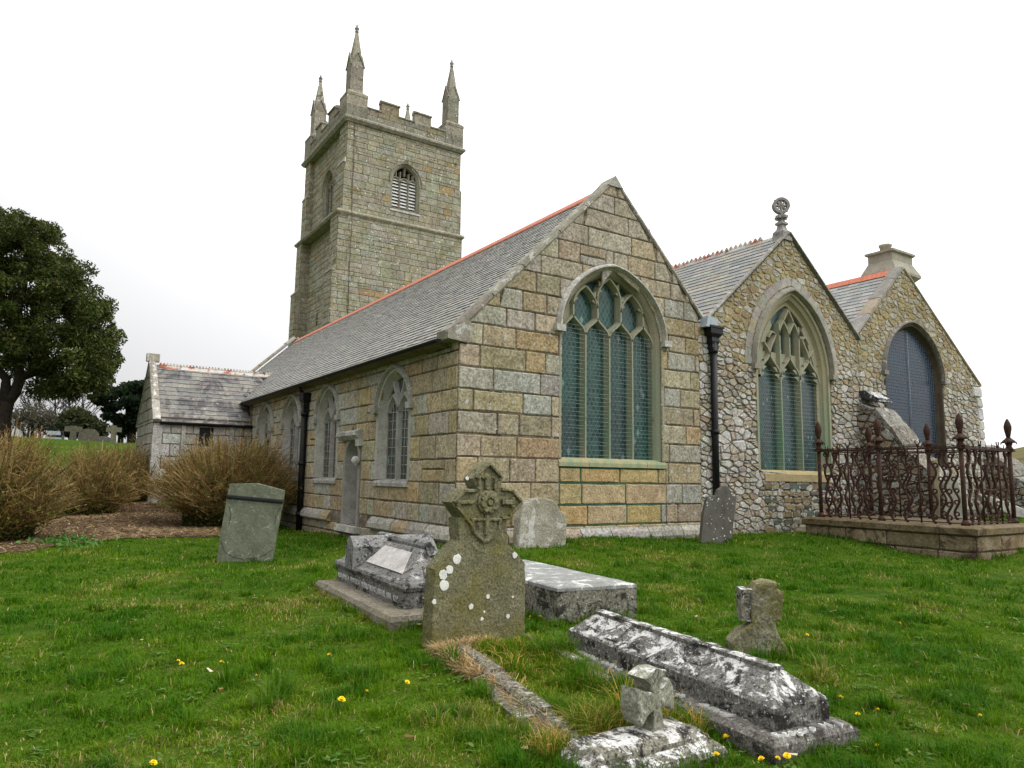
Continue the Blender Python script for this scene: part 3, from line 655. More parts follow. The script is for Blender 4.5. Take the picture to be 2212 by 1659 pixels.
# ---- middle gable
A2 = (16.05, 8.02)
L2 = lambda z: 12.55 if z < 5.25 else 12.80+(z-5.25)/(A2[1]-5.25)*(A2[0]-12.80)
R2 = lambda z: 19.02 if z < 5.6 else 19.02-(z-5.6)/(A2[1]-5.6)*(19.02-A2[0])
def rubz(z0, z1, a=.13, b=.27):
    o = [z0]
    while o[-1] < z1-.18: o.append(o[-1]+rnd.uniform(a, b))
    o[-1] = z1; return o
def cr(u, z):
    if z > 4.7+rnd.uniform(-.7, .7): return jit(rnd.choice([(.34,.27,.145),(.34,.315,.25),(.30,.25,.16),(.36,.335,.285),(.28,.22,.13),(.38,.36,.31)]), .12)
    return jit((.45,.435,.40), .08) if rnd.random() < .36 else pick(RUB, .14)
def mortr(z): return jit((.30,.245,.14), .06) if z > 4.7 else jit((.185,.155,.118), .12)
def mortg(z):
    k = min(1, max(0, (z-3.9)/1.4)); return jit(tuple(a*(1-k)+b*k for a, b in zip((.185,.155,.118), (.30,.245,.14))), .06)
w2h = arch_hole(16.1, 1.52, 1.80, 4.35, 2.15)
mb = MB(); zr = rubz(-.1, 8.0)
zr = sorted(zr+[1.80]); zr = [z for i, z in enumerate(zr) if z == 1.8 or abs(z-1.8) > .07]
backing(mb, FG, -.2, 8.0, L2, R2, [w2h], mortg, [1.8])
rubble(mb, FG, -.1, 8.0, L2, R2, [w2h], .25, .135, cr, .025, .036)
def c_dark(u, z): return jit(rnd.choice([(.20,.16,.09),(.12,.115,.095),(.24,.18,.10),(.10,.12,.09),(.26,.23,.16)]), .12)
mb.build('gable_wall', RUBBLE, church)
mb = MB(); ashlar(mb, FG, [.25,.5,.68,.86,1.03,1.2,1.36,1.56], lambda z: 14.75, lambda z: 17.35, [], (.25, .55), c_dark, .03, .045, .02, chop=.3)
backing(mb, FG, .2, 1.6, lambda z: 14.75, lambda z: 17.35, [], lambda z: (.07,.075,.055), (), 0, .4, .02)
mb.build('infill_wall', stone('green_stained_rubble', 26, (.6,1.35), .68, (.5,.48,.4), .62, (.03,.035,.03), (.55,(.06,.10,.06),.6), 0, .6), church)
mb = MB(); op = opening(16.1, 1.22, 1.84, 4.35, 1.82, 14)
mb.sweep(FG, op, [(0,-.28),(-.02,-.28),(-.02,-.17),(.06,-.15),(.10,-.10),(.12,-.06),(.20,-.02),(.22,.025),(.30,.025),(.30,-.05)], (.31,.28,.18))
zsp = 4.35; ml = [15.7, 16.5]; bl = [14.88, 15.7, 16.5, 17.32]
P = [[(15.7, 1.84), (15.7, 5.62)], [(16.5, 1.84), (16.5, 5.62)]]
cc_ = [15.29, 16.1, 16.91]
for i in range(3):
    a, b, c_ = bl[i], bl[i+1], cc_[i]
    P += [curve((a, 4.22), (a+.02, 4.5), (c_-.14, 4.52), (c_, 4.78)), curve((b, 4.22), (b-.02, 4.5), (c_+.14, 4.52), (c_, 4.78))]
P += [[(16.1, 4.75), (16.1, 5.35)], curve((16.1, 5.3), (16.1, 5.5), (15.95, 5.55), (15.9, 5.72)), curve((16.1, 5.3), (16.1, 5.5), (16.25, 5.55), (16.3, 5.72)), curve((15.7, 5.3), (15.7, 5.5), (15.8, 5.6), (15.9, 5.72)), curve((16.5, 5.3), (16.5, 5.5), (16.4, 5.6), (16.3, 5.72)), curve((15.9,5.7),(15.95,5.85),(16.05,5.9),(16.1,6.06)), curve((16.3,5.7),(16.25,5.85),(16.15,5.9),(16.1,6.06))]
for s in (-1, 1):
    x = 16.1+s*.81
    P += [curve((x, 4.75), (x, 4.95), (x+s*.18, 5.0), (x+s*.2, 5.08)), curve((x, 4.75), (x, 5.0), (x-s*.2, 5.1), (x-s*.25, 5.32)), curve((x-s*.25,5.3), (x-s*.1, 5.45), (x-s*.05, 5.3), (x+s*.02, 5.2))]
bars(mb, FG, P, .12, -.26, -.08, cw)
for i in range(3):     # cusped heads
    a, b = bl[i], bl[i+1]
    for s, e in ((1, a), (-1, b)):
        for k, (dz, ln) in enumerate(((4.22, .17), (4.40, .17), (4.55, .13))):
            x0 = e+s*(.05+.07*k); mb.add([FG(x0, dz+.08, -.10), FG(x0, dz-.06, -.10), FG(x0+s*ln, dz+.05, -.11), FG(x0, dz+.08, -.25), FG(x0, dz-.06, -.25), FG(x0+s*ln, dz+.05, -.25)], [(0,1,2),(3,5,4),(0,2,5,3),(1,4,5,2)], cw())
        q = [(e, 4.3), (e, 4.85), (cc_[i]-s*.05, 4.85), (cc_[i]-s*.2, 4.62), (e+s*.1, 4.5)]
        mb.rings([[FG(u, z, d) for u, z in q] for d in (-.17, -.26)], cw())
for s in (-1, 1):
    q = [(16.1+s*1.22, 4.35), (16.1+s*1.18, 4.8), (16.1+s*.98, 5.3), (16.1+s*.7, 5.7), (16.1+s*.62, 5.55), (16.1+s*.82, 5.25), (16.1+s*1.0, 4.9)]
    mb.rings([[FG(u, z, d) for u, z in q] for d in (-.15, -.26)], cw())
win = mb.build('window', WSTONE, church)
mb = MB(); fan(mb, FG, opening(16.1, 1.24, 1.8, 4.35, 1.84, 14), -.25, (.05,.08,.09)); mb.build('glass', GLASSM, win)
mb = MB(); mb.rings([[FG(u, z, d) for d, z in ((-.28,1.58),(.06,1.58),(.06,1.76),(-.1,1.86),(-.28,1.86))] for u in (14.78, 17.42)], (.37,.30,.16)); mb.build('sill', DRESSED, win)
hood(FG, 16.1, 1.54, 4.42, 2.06, True, (.28,.265,.22), 16, .13, .14).build('hood_mould', DRESSED, win)
mb = MB()
p = opening(16.1, 1.70, 4.42, 4.42, 2.24, 16)[1:-1]
for i in range(0, len(p)-2, 2): mb.sweep(FG, p[i:i+3], [(0,-.02),(0,.03),(.22,.03),(.22,-.02)], pick(GREY, .1))
mb.build('voussoirs', DRESSED, win)
mb = MB(); bounds = [14.9, 15.7, 16.5, 17.3]
for a, b in zip(bounds, bounds[1:]):
    z = 1.95
    while z < 4.4: mb.tube([FG(a+.03, z, -.09), FG(b-.03, z, -.09)], .0035, 4); z += .1
mb.build('wire_guard', WIRE, win)
# ---- right gable
A3 = (21.65, 8.10)
L3 = lambda z: 19.02 if z < 5.65 else 19.02+(z-5.65)/(A3[1]-5.65)*(A3[0]-19.02)
R3 = lambda z: 26.05-(max(0, z-3.5))*.05 if z < 4.85 else 25.98-(z-4.85)/(A3[1]-4.85)*(25.98-A3[0])
w3h = arch_hole(21.95, 1.60, 1.2, 4.75, 1.58)
mb = MB(); zr = rubz(-.1, 8.05)
backing(mb, FG, -.2, 8.05, L3, R3, [w3h], mortg); rubble(mb, FG, -.1, 8.05, L3, R3, [w3h], .27, .145, cr, .025, .036)
z = .3
while z < 4.8:
    z2 = z+rnd.uniform(.22, .42); l = rnd.choice((.3, .55)); put_block(mb, FG, (26.05-l, 26.12, 26.05-l, 26.10), z, min(z2, 4.84), .06, .02, .03, pick([(.52,.51,.48),(.45,.43,.38)]), 0, .2); z = z2
mb.build('gable_wall', RUBBLE, church)
mb = MB(); op = opening(21.95, 1.50, 1.2, 4.75, 1.5, 14)
mb.sweep(FG, op, [(0,-.26),(-.02,-.26),(-.02,-.16),(.03,-.08),(.06,.0),(.08,.03),(.14,.03),(.14,-.03)], (.085,.066,.048)); win = mb.build('window', stone('brown_window_stone', 40, (.7,1.25), .72, (.4,.38,.33), .66, (.03,.025,.02), None, 0, .3), church)
mb = MB(); fan(mb, FG, opening(21.95, 1.52, 1.1, 4.75, 1.52, 14), -.17, (.05,.08,.09)); mb.build('glass', GLASSB, win)
mb = MB(); z = 1.4
hf = arch_hole(21.95, 1.47, 1.1, 4.75, 1.48)
while z < 6.2:
    l, r_ = hf(z); mb.tube([FG(l, z, -.14), FG(r_, z, -.14)], .0042, 3); z += .095
for x in frange(20.55, 23.35, 26):
    zt = next((zz for zz in frange(6.22, 4.7, 60) if hf(zz)[0] < x < hf(zz)[1]), 4.7); mb.tube([FG(x, 1.3, -.14), FG(x, zt, -.14)], .003 if abs(x-21.95) > .06 else .014, 3)
mb.build('wire_guard', plain('grey_wire', (.16,.20,.26), .6, .2, .2), win)
hood(FG, 21.95, 1.63, 4.80, 1.60, True, (.21,.19,.165), 14, .10, .11).build('hood_mould', stone('lichened_hood', 34, (.6,1.35), .56, (.5,.49,.45), .60, (.04,.035,.03)), win)
mb = coping('coping', FG, [(18.95, 5.62), (A3[0], A3[1]-.04)], 0, .13, GREY, DRESSED, .35, .05); add_mb(mb, coping('c', FG, [(A3[0], A3[1]-.04), (26.1, 4.80)], 0, .11, [(.30,.25,.17),(.33,.28,.2)], DRESSED, .35, .05)); mb.build('coping', DRESSED, church)
# ---- middle and right roofs
mb = MB(); E0 = Vector((12.78, YG-.07, 5.27)); d_ = Vector((16.02-12.78, 0, 8.06-5.27)); slate_slope(mb, E0, (0,1,0), d_, 23.2, d_.length, .215, .36, [(.24,.24,.215),(.20,.205,.19),(.26,.245,.20),(.17,.18,.175),(.23,.215,.17)], .014)
mb.poly([Vector((16.05,YG-.07,8.04)), Vector((16.05,34.6,8.04)), Vector((19.05,34.6,5.55)), Vector((19.05,YG-.07,5.55))], (.2,.2,.18))
# verge: mortar fillet and slate edges along both rakes
rf = mb.build('roof', SLATE, church)
mb = MB()
for a, b in (((12.72,5.18),(16.05,8.06)), ((16.05,8.06),(19.1,5.54))): mb.sweep(FG, [a, b], [(0,-.06),(.02,.085),(.055,.085),(.06,-.05)], (.26,.25,.22))
mb.build('verge', stone('lichened_verge', 26, (.6,1.35), .545, (.5,.49,.46), .57, (.06,.055,.05)), rf)
mb = MB(); y = YG+.75
while y < 24:
    c = (.4,.2,.1); y2 = y+.33
    mb.rings([[Vector((16.03+a, yy, 8.06+b)) for a, b in ((-.17,-.15),(0,.04),(.17,-.15))] for yy in (y+.004, y2-.004)], c)
    for k in range(2):
        ya = y+.085+.165*k; mb.rings([[Vector((16.0, ya-.07, 8.06)), Vector((16.06, ya-.07, 8.06)), Vector((16.06, ya+.07, 8.06)), Vector((16.0, ya+.07, 8.06))], [Vector((16.0, ya-.05, 8.14)), Vector((16.06, ya-.05, 8.14)), Vector((16.06, ya+.05, 8.14)), Vector((16.0, ya+.05, 8.14))], [Vector((16.02, ya-.01, 8.20)), Vector((16.04, ya-.01, 8.20)), Vector((16.04, ya+.01, 8.20)), Vector((16.02, ya+.01, 8.20))]], c)
    y = y2
mb.build('ridge_tiles', CREST, rf)
mb = MB(); E0 = Vector((19.05, YG+.33, 5.70)); d_ = Vector((A3[0]-19.05, 0, 8.06-5.70)); slate_slope(mb, E0, (0,1,0), d_, 13, d_.length, .215, .34, [(.26,.27,.255),(.22,.225,.22),(.28,.27,.235),(.2,.205,.2)], .013)
mb.poly([Vector((A3[0],YG+.33,8.04)), Vector((A3[0],YG+13,8.04)), Vector((26.1,YG+13,4.75)), Vector((26.1,YG+.33,4.75))], (.2,.2,.18))
rf = mb.build('roof', SLATE, church)
mb = MB(); y = YG+.33
while y < YG+13:
    mb.rings([[Vector((A3[0]+a, yy, 8.06+b)) for a, b in ((-.20,-.14),(-.02,.07),(.02,.07),(.2,-.14))] for yy in (y+.004, y+.446)], (.5,.17,.1)); y += .45
mb.build('ridge_tiles', TERRA, rf)
# finial cross on the middle gable
mb = MB(); bx, by = 15.98, YG+.12
def sq(h, z, rot=0): return [Vector((bx+h*math.cos(a+rot), by+h*math.sin(a+rot), z)) for a in frange(math.pi/4, math.pi/4+2*math.pi*.75, 3)]
cst = (.30,.28,.27)
mb.rings([sq(.26, 7.86), sq(.23, 8.10), sq(.14, 8.18), sq(.11, 8.28), sq(.17, 8.31), sq(.17, 8.36), sq(.09, 8.41), sq(.085, 8.62)], cst)
for a in (0, 1): mb.box((-.17 if a == 0 else -.06, -.17 if a else -.06, 8.48), (.17 if a == 0 else .06, .17 if a else .06, 8.55), cst, 0, lambda u, z, d: Vector((bx+u, by+d, z)))
for k in range(6): mb.lathe((bx+.16*math.cos(k), by+.16*math.sin(k), 0), [(.0,7.98),(.06,8.03),(.05,8.1),(.0,8.14)], 6, cst)
FC = Frame((bx, by), (.80, -.60)); cz = 8.84
mb.sweep(FC, [(.185*math.cos(a), cz+.185*math.sin(a)) for a in frange(0, 2*math.pi, 20)[:-1]], [(-.035,-.07),(-.035,.07),(.035,.07),(.035,-.07)], cst, 0, True)
for k in range(8):
    a = k*math.pi/4; mb.sweep(FC, [(.03*math.cos(a), cz+.03*math.sin(a)), (.18*math.cos(a), cz+.18*math.sin(a))], [(-.022,-.045),(-.022,.05),(.022,.05),(.022,-.045)], cst)
    mb.lathe((bx+.21*math.cos(a)*.8, by-.21*math.cos(a)*.6, 0), [(0,cz+.21*math.sin(a)-.035),(.045,cz+.21*math.sin(a)),(0,cz+.21*math.sin(a)+.035)], 6, cst)
mb.lathe((bx, by-.03, 0), [(0,cz-.07),(.06,cz),(0,cz+.07)], 8, cst)
mb.build('finial_cross', DRESSED, church)
# chimney
mb = MB(); x0, x1, y0, y1 = 22.05, 23.45, 11.85, 12.85; cch = (.33,.305,.25)
def rc(e, z): return [Vector((x, y, z)) for x, y in ((x0-e,y0-e),(x1+e,y0-e),(x1+e,y1+e),(x0-e,y1+e))]
mb.rings([rc(-.12, 6.6), rc(-.12, 7.95), rc(-.05, 8.06), rc(.07, 8.17), rc(.07, 8.25), rc(.02, 8.36), rc(-.10, 8.62), rc(-.10, 8.86), rc(-.03, 8.90), rc(-.03, 8.97), rc(-.2, 9.0)], cch)
ch = mb.build('chimney', DRESSED, church)
mb = MB(); mb.lathe((22.6, 12.4, 0), [(.17,8.9),(.17,9.2),(.2,9.22),(.2,9.28),(.13,9.28)], 12, (.4,.36,.3)); mb.build('chimney_pot', DRESSED, ch)
# ---- two-light side windows
for v in SV:
    mb = MB(); P = []
    op = opening(v, .78, 1.5, 3.02, .78, 10)
    mb.sweep(FS, op, [(-.12,-.20),(-.12,-.15),(-.02,-.01),(.0,.024),(.12,.024),(.12,-.03)], (.36,.35,.315))
    bars(mb, FS, [[(v, 1.5), (v, 3.0)]] + [curve((v, 2.95), (v+s*.02, 3.2), (v+s*.2, 3.35), (v+s*.28, 3.62)) for s in (-1, 1)] + [curve((v+s*.58, 2.95), (v+s*.56, 3.12), (v+s*.42, 3.22), (v+s*.29, 3.32)) for s in (-1, 1)] + [curve((v+s*.02, 2.95), (v+s*.04, 3.12), (v+s*.16, 3.22), (v+s*.29, 3.32)) for s in (-1, 1)], .13, -.22, -.085, lambda: jit((.33,.32,.295), .06))
    win = mb.build('window', DRESSED, church)
    mb = MB(); fan(mb, FS, opening(v, .68, 1.45, 3.02, .70, 10), -.18, (.05,.05,.05)); mb.build('glass', GLASSS, win)
    mb = MB()
    for s in (-1, 1):
        for k in range(9): mb.tube([FS(v+s*.07, 1.62+k*.19, -.165), FS(v+s*.60, 1.62+k*.19, -.165)], .007, 4)
        for uu in (.22, .40): mb.tube([FS(v+s*uu, 1.5, -.165), FS(v+s*uu, 3.2, -.165)], .007, 4)
    mb.build('saddle_bars', LEADC, win)
    mb = MB(); mb.rings([[FS(u, z, d) for d, z in ((-.42,1.36),(.07,1.36),(.07,1.43),(.04,1.47),(-.36,1.55))] for u in (v-.86, v+.86)], (.31,.30,.28)); mb.build('sill', stone('worn_sill', 30, (.6,1.35), .55, (.5,.49,.46), .60, (.07,.065,.06)), win)
    hood(FS, v, .84, 3.06, .80, True, (.34,.33,.295), 10, .10, .10).build('hood_mould', stone('pale_hood', 30, (.65,1.3), .57, (.48,.47,.43), .63, (.08,.07,.06)) if v == SV[0] else bpy.data.materials['pale_hood'], win)
# ---- blocked priest's door
v = 16.45; mb = MB()
op = opening(v, .40, .42, 1.95, .42, 8)
mb.sweep(FS, op, [(-.12,-.30),(-.10,-.25),(0,-.02),(.02,.035),(.15,.035),(.15,-.03)], (.28,.27,.245)); fan(mb, FS, opening(v, .38, .3, 1.95, .4, 8), -.26, (.25,.24,.21))
dr = mb.build('blocked_doorway', DRESSED, church)
mb = MB(); mb.rings([[FS(u, z, d) for d, z in ((0,2.40),(.10,2.40),(.20,2.50),(.20,2.58),(.06,2.64),(0,2.64))] for u in (v-.62, v+.66)], (.33,.32,.29)); mb.box((v-.66, 0, 2.25), (v-.42, .12, 2.42), (.4,.39,.36), 0, FS)
mb.lathe(FS(v-.5, 0, .12), [(0,1.80),(.09,1.86),(.11,1.93),(.07,2.0),(0,2.02)], 8, (.48,.47,.45)); mb.build('label_mould', WHITISH, dr)
mb = MB(); mb.box((v-.68, -.2, .27), (v+.62, .17, .41), (.42,.41,.38), 0, FS); mb.build('threshold', WHITISH, dr)
# ---------------------------------------------------------------- porch
PX0, PY0, PY1 = 3.12, 26.3, 30.7; FP = Frame((0, PY0), (1, 0)); FPG = Frame((PX0, 0), (0, 1), (-1, 0))
mb = MB(); zl = [.2,.62,.95,1.3,1.7,2.1,2.5,2.85,3.2,3.32]
cpz = lambda u, z: pick([(.36,.345,.30),(.33,.305,.25),(.39,.37,.33)], .1) if u > 3.8 else pick([(.42,.41,.38),(.36,.35,.31),(.45,.44,.41)], .1)
backing(mb, FP, 0, 3.4, lambda z: PX0, lambda z: 6.4, [], MORT); ashlar(mb, FP, zl, lambda z: PX0, lambda z: 6.28, [], (.35, .8), cpz, .026, .02, .014, first=[.3,.55])
PG = (28.5, 5.42); Lp = lambda z: PY0 if z < 3.3 else PY0+(z-3.3)/(PG[1]-3.3)*(PG[0]-PY0); Rp = lambda z: PY1 if z < 3.3 else PY1-(z-3.3)/(PG[1]-3.3)*(PY1-PG[0])
backing(mb, FPG, 0, 5.4, Lp, Rp, [], MORT); ashlar(mb, FPG, zl+[3.7,4.1,4.5,4.9,5.3], Lp, Rp, [], (.35,.8), cpz, .026, .02, .014)
mb.box((PX0+.0, .0, .15), (PX0+.30, .10, .60), (.4,.39,.36), 0, FP); mb.box((PX0+.0, .03, .6), (PX0+.28, .07, 3.1), (.40,.39,.355), 0, FP)
for u in (4.05, 5.6): mb.rings([[FP(uu, z, d) for uu, d in ((u-.06,0),(u-.06,.09),(u+.06,.09),(u+.06,0))] for z in (2.0, 3.15)], (.36,.35,.31))
mb.box((4.55, .02, 2.45), (5.0, .03, 3.1), (.02,.02,.02), 0, FP)
mb.build('porch_wall', GRANITE, church)
mb = MB(); E0 = Vector((PX0+.22, PY0-.12, 3.22)); d_ = Vector((0, PG[0]-PY0+.12, 5.38-3.22)); slate_slope(mb, E0, (1,0,0), d_, 5.2, d_.length, .25, .36, [(.175,.165,.145),(.15,.145,.135),(.20,.185,.155)], .014, skip=lambda p: p.z < 4.07+(p.x-5.98)*.953-.15 and p.x > 6.15)
mb.poly([Vector((PX0+.2,28.5,5.36)), Vector((8,28.5,5.36)), Vector((8,PY1,3.2)), Vector((PX0+.2,PY1,3.2))], (.18,.18,.17))
rf = mb.build('porch_roof', PSLATE, church)
mb = MB(); x = PX0+.3
while x < 7.4:
    mb.rings([[Vector((xx, 28.5+a, 5.38+b)) for a, b in ((-.16,-.14),(0,.05),(.16,-.14))] for xx in (x+.004, x+.326)], (.4,.2,.1))
    for k in range(3):
        xa = x+.055+.11*k; mb.rings([[Vector((xa+p, 28.5+q, 5.41)) for p, q in ((-.05,-.03),(.05,-.03),(.05,.03),(-.05,.03))], [Vector((xa+p, 28.5+q, 5.50)) for p, q in ((-.012,-.02),(.012,-.02),(.012,.02),(-.012,.02))]], (.4,.2,.1))
    x += .33
mb.build('ridge_tiles', CREST, rf)
mb = coping('c', FPG, [(26.15, 3.22), (28.5, 5.46), (30.85, 3.22)], 0, .13, [(.34,.325,.28),(.30,.285,.24)], WHITISH, .2, .05); mb.box((28.38, -.3, 5.5), (28.62, .12, 5.78), (.36,.33,.26), 0, FPG); mb.build('porch_coping', WHITISH, church)
mb = MB(); mb.rings([[Vector((x, PY0-.13+.06*math.cos(a), 3.21+.06*math.sin(a))) for a in frange(math.pi, 2*math.pi, 6)] for x in (PX0+.2, 6.35)], (.01,.01,.01)); mb.rings([[Vector((x, PY0-.02, z)) for z in (3.14,3.24)]+[Vector((x, PY0-.14, z)) for z in (3.24,3.19)] for x in (PX0+.2, 6.3)], (.02,.02,.02)); mb.build('gutter', IRONBLK, church)
# ---------------------------------------------------------------- tower
YT = 35.0; FT = Frame((0, YT), (1, 0)); TS = 12.52; FTS = Frame((TS, 0), (0, 1), (-1, 0))
def stepf(tab): return lambda z: next(x for zz, x in tab if z < zz)
LT = stepf([(12.0, 11.80), (15.1, 12.0), (17.9, 12.18), (99, 12.28)]); RTt = stepf([(15.1, 19.33), (17.9, 19.22), (99, 19.12)])
zt = [6.8]
while zt[-1] < 20.1: zt.append(zt[-1]+rnd.uniform(.26, .42))
for s in (12.0, 15.1, 15.92, 17.9, 20.2): zt = [z for z in zt if abs(z-s) > .15 and z < 20.2] + [s]; zt.sort()
zt[-1] = 20.2
MORT2 = lambda z: jit((.155,.14,.105), .2)
ctw = lambda u, z: jit((.34,.25,.14), .1) if rnd.random() < .04 else pick(TOW, .11)
bh = arch_hole(15.72, .82, 15.92, 17.5, 1.05); bhs = arch_hole(38.3, .80, 15.92, 17.5, 1.05)
mb = MB()
backing(mb, FT, 6.8, 20.2, LT, RTt, [bh], MORT2, [12.0,15.1,17.9]); ashlar(mb, FT, zt, LT, RTt, [bh], (.4, 1.0), ctw, .02, .022, .02, chop=.10, split=.12)
bxs = [(36.12, YT), (41.15, 42.05)]
for lo, hi in ((YT+.0, 36.1), (41.15, 42.05)):
    for za, zb in ((6.8, 12.0), (12.0, 15.1), (15.1, 17.9), (17.9, 20.2)):
        xb = LT((za+zb)/2); fb = Frame((xb, 0), (0, 1), (-1, 0)); zz = [z for z in zt if za-.01 <= z <= zb+.01]
        backing(mb, fb, za, zb, lambda z: lo, lambda z: hi, [], MORT2); ashlar(mb, fb, zz, lambda z: lo+.02, lambda z: hi, [], (.35, .8), ctw, .02, .022, .02, chop=.1)
        if lo > 40: fe = Frame((0, lo), (1, 0)); backing(mb, fe, za, zb, lambda z: xb, lambda z: TS, [], MORT2); ashlar(mb, fe, zz, lambda z: xb, lambda z: TS, [], (.3, .6), ctw, .02, .012, .02)
        if zb < 20:   # weathered set-off
            x2 = LT(zb+.1); mb.rings([[Vector((x, y, z)) for x, z in ((xb-.05, zb-.06), (xb-.03, zb+.03), (x2, zb+.28), (x2, zb-.06))] for y in (lo-.02, hi+.02)], pick(GREY, .1))
for za, zb, y2 in ((6.8, 9.4, 43.9), (9.4, 12.2, 43.6), (12.2, 14.2, 43.3), (14.2, 15.5, 43.0)):
    fb = Frame((12.9, 0), (0, 1), (-1, 0)); zz = [za] + [z for z in zt if za+.1 < z < zb-.1] + [zb]
    backing(mb, fb, za, zb, lambda z: 42.0, lambda z: y2, [], MORT2); ashlar(mb, fb, zz, lambda z: 42.0, lambda z: y2, [], (.35, .8), ctw, .02, .022, .02, chop=.1)
backing(mb, FTS, 6.8, 20.2, lambda z: 36.0, lambda z: 41.2, [bhs], MORT2); ashlar(mb, FTS, zt, lambda z: 36.0, lambda z: 41.2, [bhs], (.35, .85), ctw, .022, .022, .02, chop=.1, split=.15)
mb.box((39.1, .0, 9.85), (39.25, .03, 10.7), (.01,.01,.01), 0, FTS)
tower = mb.build('tower', TOWERST, church)
def band(z0, z1, e, c, L, x1, y0, y1, top=.0):
    mb = MB()
    def rr(e, z): return [Vector((x, y, z)) for x, y in ((L-e, y0-e), (x1+e, y0-e), (x1+e, y1+e), (L-e, y1+e))]
    h = z1-z0; mb.rings([rr(-.02, z0), rr(e*.4, z0), rr(e, z0+h*.35), rr(e, z0+h*.6), rr(.0, z1), rr(-.02, z1)], c, 0, True); return mb
TSTR = stone('lichened_string_course', 20, (.65,1.3), .54, (.42,.41,.37), .6, (.07,.065,.05), (.55,(.2,.19,.09),.6), 0, .6, 5)
band(15.0, 15.28, .13, (.30,.275,.2), 12.0, 19.3, YT, 42.1).build('string_course', TSTR, tower)
band(20.1, 20.5, .20, (.27,.25,.2), 12.24, 19.12, YT-.02, 42.1).build('string_course', TSTR, tower)
# parapet
PARA = stone('dark_parapet_granite', 18, (.6,1.3), .64, (.46,.45,.41), .56, (.075,.07,.055), (.55,(.2,.195,.085),.5), 6, .6, 5, 2.5)
mb = MB(); px0, px1, py0, py1 = 12.2, 19.17, YT-.04, 42.1; pc = lambda: pick([(.25,.235,.19),(.28,.26,.21),(.22,.21,.17),(.27,.23,.16)], .1)
FE = Frame((0, py0), (1, 0)); FW_ = Frame((px0, 0), (0, 1), (-1, 0)); zp = [20.45, 20.8, 21.12]
for fr, a, b in ((FE, px0, px1), (FW_, py0, py1)):
    mb.rings([[fr(u, z, d) for u in (a, b) for z in ()] or [fr(a+.02, 20.4, -.02), fr(b-.02, 20.4, -.02), fr(b-.02, 20.4, -.42), fr(a+.02, 20.4, -.42)], [fr(a+.02, 21.12, -.02), fr(b-.02, 21.12, -.02), fr(b-.02, 21.12, -.42), fr(a+.02, 21.12, -.42)]], (.15,.13,.1))
    ashlar(mb, fr, zp, lambda z: a, lambda z: b, [], (.4, 1.0), lambda u, z: pc(), .02, .0, .02)
mb.box((px0+.3, py1-.4, 20.4), (px1, py1, 21.15), (.2,.19,.15)); mb.box((px1-.4, py0+.3, 20.4), (px1, py1, 21.15), (.2,.19,.15))
def slabc(fr, a, b, z, th, e=.06): mb.rings([[fr(u, zz, d) for zz, d in ((z,e-.02),(z+th*.5,e),(z+th,.0),(z+th,-.42),(z,-.48))] for u in (a, b)], pick([(.36,.35,.31),(.30,.285,.24)], .08))
ME = [(14.15, 15.18), (16.14, 17.14)]; MS = [(37.0, 38.05), (39.15, 40.2)]
for fr, MM, ends in ((FE, ME, (13.28, 18.07)), (FW_, MS, (36.07, 41.05))):
    e0 = ends[0]
    for a, b in MM:
        slabc(fr, e0, a, 21.12, .10); e0 = b
        mb.rings([[fr(u, z, d) for u, d in ((a,-.02),(b,-.02),(b,-.4),(a,-.4))] for z in (21.1, 21.72)], pc()); mb.rings([[fr(a-.04, z, d) for z, d in ((21.72,.05),(21.78,.06),(21.9,-.12),(21.9,-.3),(21.72,-.44))], [fr(b+.04, z, d) for z, d in ((21.72,.05),(21.78,.06),(21.9,-.12),(21.9,-.3),(21.72,-.44))]], pick(GREY, .1))
    slabc(fr, e0, ends[1], 21.12, .10)
for x, y in ((13.6, 41.55), (15.2, 41.55), (17.2, 41.55), (18.6, 38.3), (18.6, 40.2), (18.6, 36.6)): mb.box((x-.45 if y > 41 else px1-.4, y-.35 if y < 41 else py1-.4, 21.1), (x+.45 if y > 41 else px1, y+.35 if y < 41 else py1, 21.85), pc())
mb.build('parapet', PARA, tower)
# pinnacles
def pinnacle(cx, cy):
    mb = MB(); c = lambda: pick([(.27,.25,.2),(.31,.29,.235),(.24,.225,.18)], .08)
    def q(h, z, hx=None): return [Vector((cx+a*h, cy+b*h, z)) for a, b in ((-1,-1),(1,-1),(1,1),(-1,1))]
    mb.rings([q(.575, 20.45), q(.575, 21.05)], c()); mb.rings([q(.575, 21.06), q(.575, 21.62)], c()); mb.rings([q(.59, 21.63), q(.59, 21.78), q(.42, 21.95), q(.36, 21.98)], c())
    mb.rings([q(.36, 21.98), q(.36, 22.6)], c()); mb.rings([q(.355, 22.61), q(.36, 23.3)], c())
    for (dx, dy) in ((0,-1),(-1,0),(1,0),(0,1)):       # gablets
        f = Frame((cx+dx*.36, cy+dy*.36), (-dy, dx), (dx, dy)); k = c()
        mb.rings([[f(u, z, d) for u, z in ((-.36,23.28),(.36,23.28),(.36,23.32),(0,23.95),(-.36,23.32))] for d in (-.3, -.015)], k)
        mb.sweep(f, [(-.40, 23.25), (0, 23.96), (.40, 23.25)], [(0,-.04),(0,.03),(.045,.03),(.045,-.04)], c())
    mb.rings([q(.335, 23.3), q(.06, 25.2)], c())
    mb.lathe((cx, cy, 0), [(.06,25.15),(.11,25.2),(.11,25.25),(.06,25.29),(.13,25.36),(.13,25.41),(.06,25.47),(.07,25.55),(.0,25.62)], 10, (.33,.31,.29)); mb.v = [(x, y, z if z < 21.9 else 21.9+(z-21.9)*1.115) for x, y, z in mb.v]; return mb
for (x, y) in ((12.74, 35.5), (18.63, 35.5), (12.74, 41.56), (18.63, 41.56)): pinnacle(x, y).build('pinnacle', PARA, tower)
